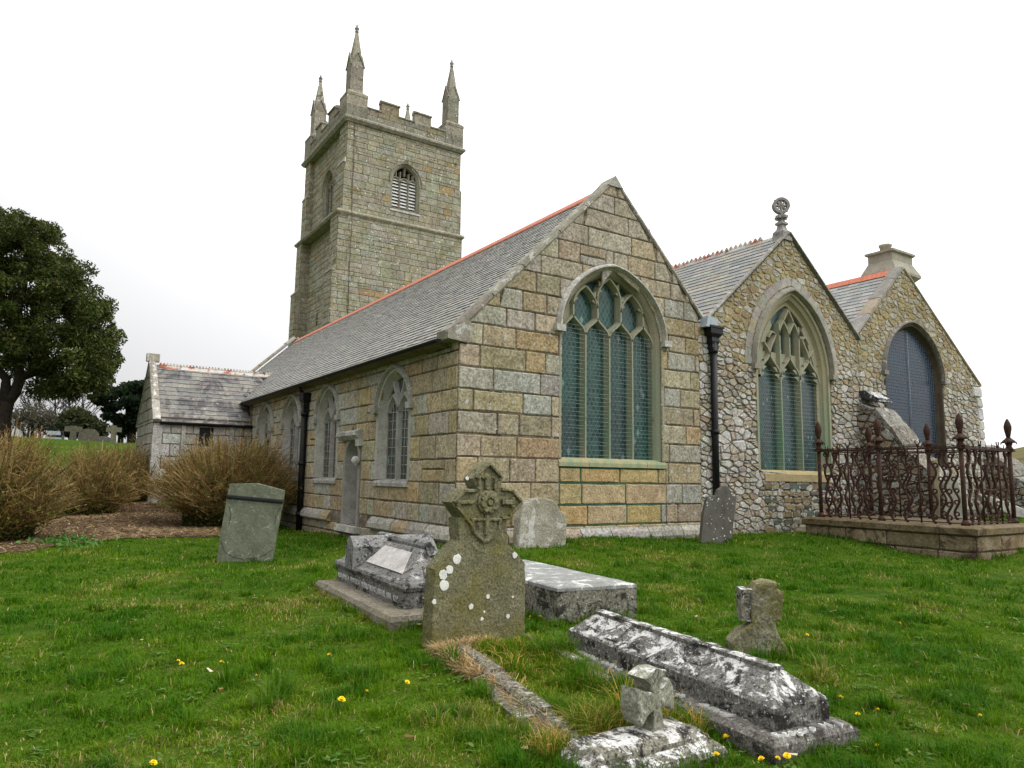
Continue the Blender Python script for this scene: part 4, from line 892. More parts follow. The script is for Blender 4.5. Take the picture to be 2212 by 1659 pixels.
# belfry windows with white louvres
def belfry(fr, xc, hw):
    mb = MB(); c = lambda: jit((.27,.25,.20), .06)
    mb.sweep(fr, opening(xc, hw, 15.92, 17.5, 1.0, 10), [(0,-.4),(-.03,-.4),(-.03,-.12),(.09,.025),(.16,.025),(.16,-.03)], c())
    t = hw*2/3; P = [[(xc-t/2, 15.95), (xc-t/2, 18.15)], [(xc+t/2, 15.95), (xc+t/2, 18.15)], [(xc, 17.95), (xc, 18.45)], [(xc-t, 17.85), (xc-t, 18.1)], [(xc+t, 17.85), (xc+t, 18.1)]]
    for k in (-1, 0, 1):
        m0 = xc+k*t; P.append([(m0+t*.5*math.cos(a), 17.5+t*.62*math.sin(a)) for a in frange(math.pi, 0, 8)])
    bars(mb, fr, P, .12, -.33, -.15, c)
    o = mb.build('belfry_window', DRESSED, tower); return o
def louvres(fr, xc, hw, parent):
    mb = MB(); t = hw*2/3
    for k in (-1, 0, 1):
        z = 15.98
        while z < 17.75:
            e = .03 if z < 17.45 else .1; mb.rings([[fr(u, zz, d) for zz, d in ((z,-.20),(z+.17,-.34),(z+.155,-.355),(z-.015,-.215))] for u in (xc+k*t-t/2+.05+e*.3, xc+k*t+t/2-.05-e*.3)], (.6,.6,.58)); z += .185
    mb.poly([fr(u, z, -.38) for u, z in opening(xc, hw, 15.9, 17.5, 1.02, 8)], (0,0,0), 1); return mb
# louvres live with the tower so that everything keeps to three levels
b1 = belfry(FT, 15.72, .76); b2 = belfry(FTS, 38.3, .74)
for fr, xc, hw in ((FT, 15.72, .76), (FTS, 38.3, .74)): louvres(fr, xc, hw, tower).build('louvres', [WHITEPAINT if fr is FT else plain('grey_louvre', (.22,.22,.2), .8, .2, .2, 6), DARK], tower)
mb = MB(); mb.rings([[FT(u, z, d) for z, d in ((15.78,-.3),(15.78,.07),(15.86,.07),(15.95,-.1),(15.95,-.3))] for u in (14.82, 16.6)], (.46,.47,.47)); mb.build('window_sill', WHITISH, tower); mb = MB(); mb.rings([[FTS(u, z, d) for z, d in ((15.78,-.3),(15.78,.07),(15.86,.07),(15.95,-.1),(15.95,-.3))] for u in (37.4, 39.25)], (.46,.47,.47)); mb.build('window_sill', WHITISH, tower)
mb = hood(FT, 15.72, .92, 17.5, 1.08, False, (.24,.22,.17), 10, .08, .08, .1); mb.build('hood_mould', DRESSED, tower); mb = MB(); add_mb(mb, hood(FTS, 38.3, .90, 17.5, 1.08, False, (.24,.22,.17), 10, .08, .08, .1)); mb.build('hood_mould', DRESSED, tower)
mb = MB(); mb.tube([FT(12.67, 20.1, .06), FT(12.70, 15.4, .05), FT(12.70, 15.0, .17), FT(12.72, 12, .04), FT(12.76, 8, .04)], .018, 5); mb.build('lightning_conductor', plain('copper_strip', (.10,.065,.04), .6), tower)
# ---------------------------------------------------------------- raking buttresses
RB2 = stone('white_crusted_rubble', 26, (.5,1.4), .60, (.55,.54,.51), .53, (.06,.05,.042), None, 0, .8, 6, 5, None, .05, .03, 1)
def rake(X0, X1, prof, cap=True):
    """prof: [(Y, z)] outline of the sloping top from the wall outwards"""
    mb = MB(); fl = Frame((X0, 0), (0, 1), (-1, 0)); fr_ = Frame((0, 0), (1, 0))
    def Lz(z):
        for (ya, za), (yb, zb) in zip(prof, prof[1:]):
            if zb <= z <= za: return ya+(yb-ya)*(za-z)/(za-zb)
        return prof[0][0] if z > prof[0][1] else prof[-1][0]
    zr = rubz(0, prof[0][1], .2, .36); top = prof[0][1]
    backing(mb, fl, 0, top, Lz, lambda z: YG+.02, [], lambda z: jit((.19,.13,.095), .12)); rubble(mb, fl, 0, top, Lz, lambda z: YG+.02, [], .30, .18, lambda u, z: pick(RUB+[(.5,.49,.46)], .14))
    # sloping top in rough slabs
    for (ya, za), (yb, zb) in zip(prof, prof[1:]):
        l = math.hypot(yb-ya, zb-za); n = max(1, round(l/.45))
        for i in range(n):
            a, b = i/n, (i+1)/n; P = []
            for t in (a+.02, b-.02):
                y, z = ya+(yb-ya)*t, za+(zb-za)*t; e = rnd.uniform(-.03, .06)
                P.append([Vector((X0-.04+rnd.uniform(-.03,.03), y, z-.12)), Vector((X0-.04, y-.06, z+.05+e)), Vector(((X0+X1)/2, y-.08, z+.09+e)), Vector((X1+.04, y-.06, z+.03+e)), Vector((X1+.04, y, z-.12))])
            mb.rings(P, pick([(.22,.205,.175),(.18,.165,.14),(.27,.255,.225)], .12))
    f2 = Frame((0, prof[-1][0]), (1, 0)); backing(mb, f2, 0, prof[-1][1], lambda z: X0, lambda z: X1, [], lambda z: jit((.19,.13,.095), .12)); ashlar(mb, f2, [z for z in zr if z < prof[-1][1]] or [0, 1], lambda z: X0, lambda z: X1, [], (.25,.6), lambda u, z: pick(RUB, .14), .04, .04, .03, chop=.3)
    # right side
    mb.poly([Vector((X1, YG, 0)), Vector((X1, YG, top))] + [Vector((X1, y, z)) for y, z in prof] + [Vector((X1, prof[-1][0], 0))], (.3,.27,.22))
    return mb
mb = rake(18.9, 19.85, [(11.38, 3.68), (10.95, 3.5), (10.51, 3.0), (10.21, 2.5), (9.75, 2.0), (9.3, 1.55), (8.9, .9)]); bt = mb.build('buttress', RB2, church)
mb = MB(); f = lambda e: [Vector((18.95, 11.36+e[1], 4.0+e[2])), ]
mb.rings([[Vector((x, y, z)) for y, z in ((11.38,4.12),(11.2,4.1),(10.85,3.88),(10.8,3.78),(11.0,3.78),(11.38,3.95))] for x in (19.0, 19.62)], (.05,.05,.055)); mb.build('cap_slate', stone('snowy_slate', 30, (.8,1.2), .56, (.6,.6,.58), .7, (.01,.01,.01), None, 0, .2, 8, 4, None, .12), bt)
rake(25.9, 27.2, [(11.4, 2.75), (11.05, 2.42), (10.72, 2.1), (10.53, 1.8), (10.15, 1.55), (9.6, .9)]).build('buttress', RB2, church)
# ---------------------------------------------------------------- headstones and tombs
KEEP = []                    # rectangles without lawn: cx, cy, half u, half v, ux, uy
def keep(cx, cy, hu, hv, ux=1, uy=0): KEEP.append((cx, cy, hu, hv, ux, uy))
def weather(bm, size, amp, freq, seed=0):
    bmesh.ops.triangulate(bm, faces=[f for f in bm.faces if len(f.verts) > 4])
    for _ in range(7):
        es = [e for e in bm.edges if e.calc_length() > size]
        if not es: break
        bmesh.ops.subdivide_edges(bm, edges=es, cuts=1); bmesh.ops.triangulate(bm, faces=[f for f in bm.faces if len(f.verts) > 4])
    bm.normal_update()
    for v in bm.verts:
        q = v.co*freq + Vector((seed*7.3, seed*3.1, 0)); v.co += v.normal*amp*(mnoise.noise(q) + .5*mnoise.noise(q*2.7))
def finish(bm, name, mat, c, parent=None, loc=None, crust=None):
    nb0 = len(bm.faces)
    if crust is not None:
        vs = [bm.verts.new(p) for p in crust.v]
        for f in crust.f: bm.faces.new([vs[i] for i in f])
        bm.faces.ensure_lookup_table()
    me = bpy.data.meshes.new(name); o0 = ORIG[parent.name] if parent is not None else Vector(loc)
    for v in bm.verts: v.co -= o0
    bm.to_mesh(me); bm.free(); me.materials.append(mat); a = me.attributes.new('Col', 'FLOAT_COLOR', 'FACE')
    cc = np.ones((len(me.polygons), 4), np.float32); cc[:, :3] = c; cc[nb0:, :3] = (.66,.66,.62); a.data.foreach_set('color', cc.ravel()); me.update()
    if crust is not None: me.materials.append(CRUST); me.polygons.foreach_set('material_index', [0]*nb0+[1]*(len(me.polygons)-nb0))
    return link(name, me, parent, loc)
def slab(fr, pts, d0, d1, bev=.012):
    """upright outline [(u,z)] with real thickness between depths d0 (back) and d1 (front)"""
    bm = bmesh.new(); a = [bm.verts.new(fr(u, z, d0)) for u, z in pts]; b = [bm.verts.new(fr(u, z, d1)) for u, z in pts]; n = len(pts)
    f1 = bm.faces.new(b); bm.faces.new(a[::-1])
    for i in range(n): bm.faces.new((a[i], a[(i+1)%n], b[(i+1)%n], b[i]))
    bmesh.ops.recalc_face_normals(bm, faces=bm.faces)
    if bev: bmesh.ops.bevel(bm, geom=[e for e in bm.edges if any(len(f.verts) == n for f in e.link_faces)] , offset=bev, segments=2, profile=.6, affect='EDGES')
    return bm
def mbm(mb):
    bm = bmesh.new(); vs = [bm.verts.new(p) for p in mb.v]
    for f in mb.f:
        try: bm.faces.new([vs[i] for i in f])
        except ValueError: pass
    bmesh.ops.recalc_face_normals(bm, faces=bm.faces); return bm
def lichen(fr, spots, d, parent, mat, seed=1):
    mb = MB(); r = random.Random(seed)
    for u, z, rad in spots:
        n = 14; p = [(u+rad*r.uniform(.8,1.12)*math.cos(2*math.pi*i/n), z+rad*1.05*r.uniform(.8,1.12)*math.sin(2*math.pi*i/n)) for i in range(n)]
        mb.rings([[fr(a, b, d-.004) for a, b in p], [fr(a, b, d+.0015) for a, b in p], [fr(u+(a-u)*.85, z+(b-z)*.85, d+.003) for a, b in p]], (.62,.62,.58))
    return mb
CRUST = stone('white_crust_lichen', 60, (.85,1.12), .9, (.6,.6,.6), .78, (.3,.3,.28), None, 0, .3)
def s7(x, y): return ((1700+.5425*x)/1.8517, (1800+.5425*y)/1.8517)
# --- tall cross-headed stone
FH = Frame((0, 5.76), (1, 0)); g0 = gz(3.5, 5.8)
hs_ = thing('headstone', 'tall mossy headstone with a gabled cross head, carved flower and round white lichen spots', 'headstone', (3.5, 5.85, g0))
raw = [(45,1560),(52,1300),(75,880),(150,780),(255,665),(248,600),(243,505),(270,497),(228,440),(190,385),(235,330),(282,285),(385,288),(378,275),(352,210),(410,140),(470,85),(525,140),(578,200),(565,270),(640,283),(690,345),(728,385),(680,440),(625,490),(605,500),(606,640),(612,690),(680,760),(740,835),(742,1100),(735,1390),(735,1560)]
out_ = [FH.pix(*s7(*p)) for p in raw]; zmin = g0-.2
out_ = [(u, z) for u, z in out_ if z > g0-.05]; out_ = [(out_[0][0], zmin)] + out_ + [(out_[-1][0], zmin)]
mb = MB()
def hp(x, y): return FH.pix(*s7(x, y))
ux = lambda x, y: hp(x, y)
# raised shield with rim, gable moulding, cross bars and flower
sh = [hp(330,500),(hp(340,600)),hp(375,640),hp(430,690),hp(490,660),hp(545,600),hp(558,500)]
mb.rings([[FH(u, z, d) for u, z in pts] for pts, d in ((sh, -.02), (sh, .024), (inset(sh, .012), .032), (inset(sh, .024), .03), (inset(sh, .03), .012))], (.2,.185,.13))
fc = hp(462, 385); R0 = .088
def disc(c, r, d0, d1, n=16): mb.rings([[FH(c[0]+q*math.cos(2*math.pi*i/n), c[1]+q*math.sin(2*math.pi*i/n), d) for i in range(n)] for q, d in ((r,-.02),(r,d0),(r*.85,d1),(r*.3,d1))], (.2,.185,.13))
disc(fc, .115, .022, .03)
for k in range(8):
    a = k*math.pi/4+.2; disc((fc[0]+.068*math.cos(a), fc[1]+.068*math.sin(a)), .034, .036, .052, 8)
disc(fc, .03, .045, .06, 8)
def bar(a, b, w_, d): mb.sweep(FH, [a, b], [(-w_/2,-.01),(-w_/2,d*.7),(-w_*.3,d),(w_*.3,d),(w_/2,d*.7),(w_/2,-.01)], (.2,.185,.13))
bar(hp(355,385), hp(245,385), .035, .03); bar(hp(560,385), hp(640,385), .05, .035); bar(hp(640,350), hp(640,420), .04, .03); bar(hp(245,350), hp(245,420), .04, .03)
bar(hp(450,480), hp(440,620), .045, .045); bar(hp(395,205), hp(395,290), .03, .03); bar(hp(455,190), hp(455,290), .05, .03); bar(hp(510,205), hp(510,290), .03, .03)
for a, b in (((372,205),(470,100)),((470,100),(560,200)),((212,385),(285,302)),((285,302),(375,302)),((230,415),(290,490)),((640,300),(710,385)),((560,288),(640,300)),((710,390),(620,485)),((300,505),(345,560)),((560,500),(620,500))): bar(hp(*a), hp(*b), .028, .03)
for k in range(3): disc((hp(420,215)[0]+k*.045-.045, hp(420,190)[1]), .03, .02, .03, 8)
bm = mbm(mb); weather(bm, .045, .004, 20, 2); finish(bm, 'carving', HEADST, (.17,.16,.095), hs_)
sp_ = [(hp(x, y)[0], hp(x, y)[1], r*.00112) for x, y, r in ((235,805,40),(180,880,34),(132,920,38),(140,998,42),(66,1120,20),(462,1080,18),(338,1155,22),(610,1225,18),(418,1245,14),(660,775,26),(310,210,16),(465,640,14),(645,1083,9),(435,1192,10))]
bm = slab(FH, out_, -.19, 0, .012); weather(bm, .05, .006, 9, 1); finish(bm, 'slab', HEADST, (.165,.157,.092), hs_, None, lichen(FH, sp_, .005, hs_, CRUST))
keep(3.5, 5.85, .46, .13)
# --- leaning slate headstone on the left
def s5(x, y): return ((850+.229*x)/1.8517, (1900+.229*y)/1.8517)
g0 = gz(3.1, 13.3); a_, b_ = onz(470, 1212, g0+.02), onz(588, 1212, g0+.02); FL = Frame((a_.x, a_.y), (b_.x-a_.x, b_.y-a_.y))
hl = thing('headstone', 'leaning grey-green slate headstone with a dark moulded band below its pointed top', 'headstone', ((a_.x+b_.x)/2, (a_.y+b_.y)/2, g0))
q = [FL.pix(*s5(*p)) for p in ((62,1560),(130,1050),(255,370),(300,155),(560,148),(785,145),(1015,205),(1255,268),(1230,440),(1110,1080),(1035,1560))]
bm = slab(FL, q, -.10, 0, .01); weather(bm, .09, .004, 5, 3); finish(bm, 'slab', SLATEST, (.15,.165,.115), hl)
mb = MB(); p0, p1 = FL.pix(*s5(262, 372)), FL.pix(*s5(1232, 462))
mb.sweep(FL, [p0, p1], [(-.035,-.03),(-.04,.015),(-.01,.045),(.025,.055),(.035,.02),(.035,-.03)], (.045,.05,.05)); mb.build('moulding', stone('dark_slate_band', 50, (.85,1.15), .8, (.3,.3,.3), .7, (.02,.02,.02), None, 0, .2), hl)
mb = MB()
for ps in ([(290,560),(320,680),(290,860)], [(1190,560),(1110,700),(1090,860)], [(150,1150),(210,1330),(360,1430),(510,1455),(550,1490),(600,1455),(800,1440),(950,1370),(1060,1290)]): mb.sweep(FL, [FL.pix(*s5(*p)) for p in ps], [(-.008,-.01),(-.004,.006),(.004,.006),(.008,-.01)], (.08,.085,.07))
mb.build('carved_border', SLATEST, hl); keep((a_.x+b_.x)/2, (a_.y+b_.y)/2+.05, .5, .08, FL.u.x, FL.u.y)
# --- round-topped stone by the wall
FR_ = Frame((0, 10.55), (1, 0)); g0 = gz(7.9, 10.6)
q = [FR_.pix(*s7(*p)) for p in ((690,760),(695,640),(700,560),(705,500),(735,410),(790,362),(870,350),(945,370),(990,420),(1000,452),(1035,470),(1045,520),(1040,690))]; q[0] = (q[0][0], g0-.25); q.append((q[-1][0], g0-.25))
hr = thing('headstone', 'small round-topped headstone with a white lichen rim close to the gable wall', 'headstone', (7.9, 10.6, g0))
bm = slab(FR_, q, -.20, 0, .02); weather(bm, .07, .008, 7, 5); finish(bm, 'slab', stone('round_headstone', 40, (.45,1.5), .545, (.50,.49,.46), .68, (.07,.065,.055), (.5,(.22,.20,.12),.5), 0, .6, 3.2), (.31,.29,.235), hr); keep(7.9, 10.65, .55, .16)
# --- leaning spotted slate by the pipe
def s6c(x, y): return ((2700+.6311*x)/1.8517, (1500+.6311*y)/1.8517)
FK = Frame((0, 10.5), (.96, -.28)); FK = Frame(((onz(1515, 1175, gz(11.7, 10.4))).x, (onz(1515, 1175, gz(11.7, 10.4))).y), (.97, -.22)); g0 = gz(FK.o.x+.4, FK.o.y)
hk = thing('headstone', 'dark slate headstone leaning to the right and flecked with pale lichen beside the black downpipe', 'headstone', (FK.o.x+.4, FK.o.y, g0))
q = [FK.pix(*s6c(*p)) for p in ((160,1120),(165,1060),(182,880),(206,772),(238,762),(262,765),(275,728),(310,702),(340,706),(362,762),(392,772),(384,840),(368,980),(358,1120))]
sp_ = []; r_ = random.Random(4)
for k in range(34): sp_.append((*FK.pix(*s6c(r_.uniform(195, 365), r_.uniform(760, 1050))), r_.uniform(.006, .018)))
bm = slab(FK, q, -.09, 0, .01); weather(bm, .08, .003, 6, 6); finish(bm, 'slab', stone('spotted_slate', 50, (.8,1.2), .9, (.5,.5,.5), .62, (.04,.04,.04), (.66,(.25,.25,.2),.4), 0, .3), (.115,.108,.095), hk, None, lichen(FK, sp_, .003, hk, CRUST, 3)); keep(FK.o.x+.4, FK.o.y, .45, .08, .97, -.22)
# --- small broken cross on the right
def s8(x, y): return ((2100+.678*x)/1.8517, (2200+.678*y)/1.8517)
FC2 = Frame((5.2, 4.28), (.80, -.60)); g0 = gz(5.35, 4.2)
hc = thing('headstone', 'short weathered cross-shaped headstone with broken arms standing in the lawn right of the coped tomb', 'headstone', (5.4, 4.15, g0))
q = [FC2.pix(*s8(*p)) for p in ((1245,690),(1225,600),(1215,550),(1262,490),(1330,452),(1345,435),(1338,400),(1338,300),(1345,245),(1368,200),(1430,190),(1490,195),(1496,235),(1528,246),(1524,330),(1515,418),(1480,428),(1484,470),(1520,535),(1552,580),(1556,690))]
q[0] = (q[1][0], g0-.2); q[-1] = (q[-2][0], g0-.2)
bm = slab(FC2, q, -.22, 0, .02)
weather(bm, .04, .011, 10, 8); finish(bm, 'slab', HEADST, (.25,.24,.18), hc)
bm = bmesh.new(); mb = MB(); a = FC2.pix(*s8(1300, 235)); b = FC2.pix(*s8(1300, 425)); mb.rings([[FC2(u, z, d) for u, d in ((a[0]-.03,-.2),(a[0]+.1,-.2),(a[0]+.1,-.03),(a[0]-.03,-.03))] for z in (b[1], (a[1]+b[1])/2, a[1])], (.2,.2,.2)); bm = mbm(mb); weather(bm, .035, .012, 14, 9); finish(bm, 'broken_arm', TOMB, (.22,.21,.17), hc)
keep(5.4, 4.15, .2, .14, .8, -.6)
# --- coped tomb on the right
def loft(levels, O, U, V):
    """levels: (u0,u1,v0,v1,z) rectangles"""
    mb = MB(); mb.rings([[O+U*u+V*v+Vector((0,0,z)) for u, v in ((u0,v0),(u1,v0),(u1,v1),(u0,v1))] for u0, u1, v0, v1, z in levels], (.2,.2,.2)); return mb
def grave_text(parent, txt, P, U, V, size, mat, ext=.004, shear=0., sx=1., width=None, name='lettering'):
    cu = bpy.data.curves.new('t', 'FONT'); cu.body = txt; cu.size = size; cu.extrude = ext; cu.shear = shear; cu.offset = -.0035*size/.1; cu.resolution_u = 2
    to = bpy.data.objects.new('t', cu); col.objects.link(to); dg = bpy.context.evaluated_depsgraph_get(); me = bpy.data.meshes.new_from_object(to.evaluated_get(dg))
    bpy.data.objects.remove(to); xs = [v.co.x for v in me.vertices]
    if width: sx = width/(max(xs)-min(xs))
    U, V = Vector(U).normalized(), Vector(V).normalized(); N = U.cross(V); o0 = ORIG[parent.name]
    for v in me.vertices: v.co = Vector(P)-o0 + U*v.co.x*sx + V*v.co.y + N*v.co.z
    me.name = name; me.materials.clear(); me.materials.append(mat); return link(name, me, parent)
LETW = plain('white_lead_letters', (.72,.72,.69), .8, .2, .2, 60); LETG = plain('grey_cut_letters', (.58,.58,.56), .8, .2, .2, 60)
g0 = gz(3.9, 3.8)
O = Vector((3.585, 2.74, 0)); V_ = Vector((.128, .992, 0)); U_ = Vector((.992, -.108, 0)).normalized()
ct = thing('coped_tomb', 'long low coped tomb crusted white and black, on a slab behind the wheel cross', 'tomb', (O+U_*.34+V_*1.2).to_tuple()[:2]+(g0,))
bm = mbm(loft([(0,.70,0,2.66,-.1),(0,.70,0,2.66,.115),(.03,.67,.03,2.63,.145)], O, U_, V_)); weather(bm, .07, .010, 5, 11); finish(bm, 'base_slab', stone('grey_crusted_slab', 48, (.4,1.6), .62, (.5,.49,.46), .535, (.035,.03,.027), (.58,(.17,.17,.10),.5), 0, .8, 9, 6, None, 0, .02, 1), (.15,.14,.125), ct)
lv = [(.13,.60,.13,2.50,.13),(.13,.60,.13,2.50,.27),(.145,.585,.145,2.485,.29),(.33,.40,.30,2.32,.425),(.335,.395,.31,2.31,.435)]
bm = mbm(loft(lv, O, U_, V_))
mb = MB()
def strip(a, b, w_, h_):   # raised recumbent cross, following the coping
    a, b = Vector(a), Vector(b); t = (b-a).normalized(); s = t.cross(Vector((0,0,1))).normalized(); n = s.cross(t)
    mb.rings([[p+s*x*w_/2+n*z for x, z in ((-1,-.02),(-1,h_*.7),(-.7,h_),(.7,h_),(1,h_*.7),(1,-.02))] for p in (a, b)], (.2,.2,.2))
PT = lambda u, v, z: O+U_*u+V_*v+Vector((0,0,z))
strip(PT(.365,.30,.428), PT(.365,2.34,.428), .09, .024); strip(PT(.16,1.86,.30), PT(.345,1.86,.425), .12, .024); strip(PT(.57,1.86,.30), PT(.385,1.86,.425), .12, .024)
bm2 = mbm(mb); me_ = bpy.data.meshes.new('x'); bm2.to_mesh(me_); bm.from_mesh(me_); bm2.free(); bpy.data.meshes.remove(me_)
weather(bm, .045, .009, 7, 12); finish(bm, 'coped_top', TOMB, (.165,.16,.145), ct)
grave_text(ct, 'mini  also  Vina', PT(.035, 2.22, .156), -V_, U_, .115, LETG, .008, .25, width=1.0); grave_text(ct, 'a   and', PT(.035, .93, .156), -V_, U_, .115, LETG, .008, .25, width=.5); grave_text(ct, 'Redgaro  M. J.', PT(.05, .025, .154), U_, V_, .095, LETW, .008, .0, width=.54)
keep(*(O+U_*.35+V_*1.33).to_tuple()[:2], .33, 1.31, U_.x, U_.y)
# --- coped tomb on the left with the lettering
g0 = gz(3.6, 8); O = Vector((2.97, 6.62, 0)); V_ = Vector((.06, .998, 0)); U_ = Vector((.998, -.06, 0))
PT = lambda u, v, z: O+U_*u+V_*v+Vector((0,0,z))
lt = thing('coped_tomb', 'grey coped tomb with rolled ridge cross, worn white panel and white lettering', 'tomb', (3.7, 7.9, g0))
bm = mbm(loft([(0,1.5,0,2.75,-.1),(0,1.5,0,2.75,.19),(.03,1.47,.03,2.72,.235)], O, U_, V_)); weather(bm, .09, .012, 4, 13); finish(bm, 'base_slab', stone('mossy_base_slab', 45, (.42,1.5), .66, (.5,.49,.42), .6, (.04,.036,.032), (.55,(.22,.20,.12),.6), 0, .6, 7), (.20,.18,.14), lt)
lv = [(.27,1.25,.33,2.70,.22),(.27,1.25,.33,2.70,.40),(.25,1.27,.31,2.72,.415),(.235,1.285,.295,2.735,.45),(.25,1.27,.31,2.72,.485),(.30,1.22,.36,2.67,.50),(.31,1.21,.37,2.66,.51),(.66,.86,.84,2.45,.775)]
bm = mbm(loft(lv, O, U_, V_)); weather(bm, .05, .003, 6, 14)
finish(bm, 'coped_top', stone('silver_grey_granite', 48, (.45,1.5), .60, (.46,.45,.43), .525, (.025,.023,.02), None, 0, .7, 7, 5, (1.5,.6,1), .03, .02, 1), (.175,.17,.16), lt)
mb = MB(); mb.tube([PT(.76,.72,.70), PT(.76,.80,.80), PT(.76,2.45,.80), PT(.76,2.5,.70)], .062, 10, (.25,.25,.24))
mb.rings([[PT(.22,v,z) for v, z in ((1.90,.45),(1.90,.72),(2.0,.82),(2.06,.845),(2.12,.82),(2.22,.72),(2.22,.45))], [PT(1.30,v,z) for v, z in ((1.90,.45),(1.90,.72),(2.0,.82),(2.06,.845),(2.12,.82),(2.22,.72),(2.22,.45))]], (.25,.25,.24))
bm = mbm(mb); weather(bm, .05, .003, 8, 15); finish(bm, 'ridge_cross', stone('grey_ridge_granite', 48, (.5,1.45), .62, (.5,.5,.48), .54, (.02,.02,.018), None, 0, .6, 7, 6, None, 0, .02, 1), (.21,.21,.205), lt)
sn = (V_*(0) + U_*(.35) + Vector((0,0,.265))).normalized(); nn = sn.cross(V_)
if nn.z < 0: nn = -nn
mb = MB(); e = lambda v, k: PT(.31, v, .51)+sn*k+nn*.006
mb.rings([[e(.62,.06), e(1.80,.06), e(1.80,.36), e(.95,.36)], [p+nn*.012 for p in (e(.62,.06), e(1.80,.06), e(1.80,.36), e(.95,.36))]], (.40,.385,.365)); bm = mbm(mb); weather(bm, .05, .004, 9, 16); finish(bm, 'panel', stone('worn_white_panel', 60, (.75,1.2), .57, (.60,.59,.57), .61, (.06,.05,.045), None, 0, .5, 6, 6, (1.6,.45,1)), (.42,.40,.38), lt)
grave_text(lt, 'ALSO JAMES A. HUNTER AT MORRO VELHO, BRAZIL, 1885.  R.I.P.', PT(.258, 2.62, .285), -V_, Vector((0,0,1)), .098, LETG, .004, width=2.15); grave_text(lt, 'E.J.C.', PT(.55, .30, .43) + Vector((0,0,.005)), U_, Vector((0,.2,1)), .085, LETW, .006)
keep(*(O+U_*.75+V_*1.37).to_tuple()[:2], .74, 1.36, U_.x, U_.y)
# --- flat-topped chest tomb behind
O = Vector((4.61, 6.13, 0)); U_ = Vector((.95, -.16, 0)).normalized(); V_ = Vector((.08, 1, 0)).normalized(); PT = lambda u, v, z: O+U_*u+V_*v+Vector((0,0,z))
bx_ = thing('chest_tomb', 'plain flat-topped chest tomb of pale stone with black-streaked sides, between headstone and lawn', 'tomb', (5.2, 7.2, gz(5.2, 7.2)))
bm = mbm(loft([(.004,.966,.004,2.436,-.1),(.004,.966,.004,2.436,.43)], O, U_, V_)); weather(bm, .09, .010, 5, 17); finish(bm, 'chest', stone('streaked_chest_granite', 45, (.40,1.55), .60, (.5,.5,.47), .505, (.026,.024,.02), (.56,(.17,.155,.09),.6), 0, .8, 9, 5.5, None, 0, .02, 1), (.22,.21,.17), bx_)
bm = mbm(loft([(.0,.97,.0,2.44,.425),(.0,.97,.0,2.44,.458),(.02,.95,.02,2.42,.47),(.1,.87,.1,2.34,.478)], O, U_, V_)); weather(bm, .09, .005, 5, 18); finish(bm, 'top_slab', stone('pale_top_slab', 45, (.7,1.3), .55, (.62,.62,.60), .62, (.08,.08,.075), None, 0, .5, 4.5, 7), (.27,.275,.265), bx_)
keep(*(O+U_*.48+V_*1.2).to_tuple()[:2], .47, 1.2, U_.x, U_.y)
# --- grave kerb with foot stone and broken wheel cross
KERBST = stone('sunken_kerb_granite', 45, (.4,1.6), .60, (.5,.49,.45), .55, (.03,.027,.022), (.52,(.16,.15,.08),.6), 0, .9, 9, 7, None, .03, .02, 1)
kb = thing('grave_kerb', 'moulded granite kerb sunk in long grass in front of the cross-headed headstone', 'grave kerb', (3.0, 4.5, .03))
def kerb(a, b, w_, h_, side, seed):
    a, b = Vector((*a, 0)), Vector((*b, 0)); t = (b-a).normalized(); n = Vector((t.y, -t.x, 0))*side; l = (b-a).length; mb = MB(); k = 0
    pr = [(0,-.1),(0,.055),(.03,.07),(w_*.42,.075),(w_*.46,.10),(w_*.55,.12),(w_*.9,.125),(w_,.11),(w_,-.1)]
    while k < l-.01:
        k2 = min(l, k+rnd.uniform(.7, 1.1)); z0 = gz((a+t*k).x, (a+t*k).y)
        mb.rings([[a+t*kk+n*x+Vector((0,0,z+z0-.045)) for x, z in pr] for kk in (k+.008, k2-.008)], (.2,.2,.2)); k = k2
    bm = mbm(mb); weather(bm, .045, .008, 9, seed); return finish(bm, 'kerb', KERBST, (.19,.175,.135), kb)
kerb((2.99, 5.62), (2.56, 3.34), .24, .1, -1, 21); kerb((4.02, 5.6), (3.80, 4.2), .2, .1, 1, 22)
KEEP.append((2.90, 4.48, .105, 1.12, .983, -.185))
O = Vector((2.52, 2.95, 0)); U_ = Vector((1, -.012, 0)).normalized(); V_ = Vector((.012, 1, 0)).normalized(); PT = lambda u, v, z: O+U_*u+V_*v+Vector((0,0,z))
ft = thing('cross_base', 'moulded stepped granite base, cracked with lichen, carrying the broken wheel cross', 'cross base', (2.97, 3.15, .02))
bm = mbm(loft([(0,.91,0,.42,-.14),(0,.91,0,.42,.06),(.015,.90,.015,.41,.085),(.05,.87,.085,.40,.115),(.055,.865,.10,.40,.108),(.07,.855,.105,.395,.135),(.09,.84,.14,.385,.16),(.14,.80,.2,.36,.168)], O, U_, V_)); weather(bm, .035, .009, 9, 23); finish(bm, 'base_block', TOMB, (.20,.19,.15), ft); keep(*(O+U_*.46+V_*.2).to_tuple()[:2], .46, .2, U_.x, U_.y)
wc = thing('wheel_cross', 'small lichened stone cross with flared broken arms, tilted on its stepped base', 'stone cross', PT(.58, .26, .16).to_tuple())
FX = Frame((3.105, 3.165), (.985, .12)); cz = .335
def rot2(p, a): return (p[0]*math.cos(a)-p[1]*math.sin(a), p[0]*math.sin(a)+p[1]*math.cos(a))
arm = [(.052,.05),(.075,.11),(.115,.165),(.06,.185),(0,.19),(-.06,.185),(-.115,.165),(-.075,.11),(-.052,.05)]
pts = []
for k, sc_ in ((0, 1.0), (1, 1.0), (3, .95)):
    pass
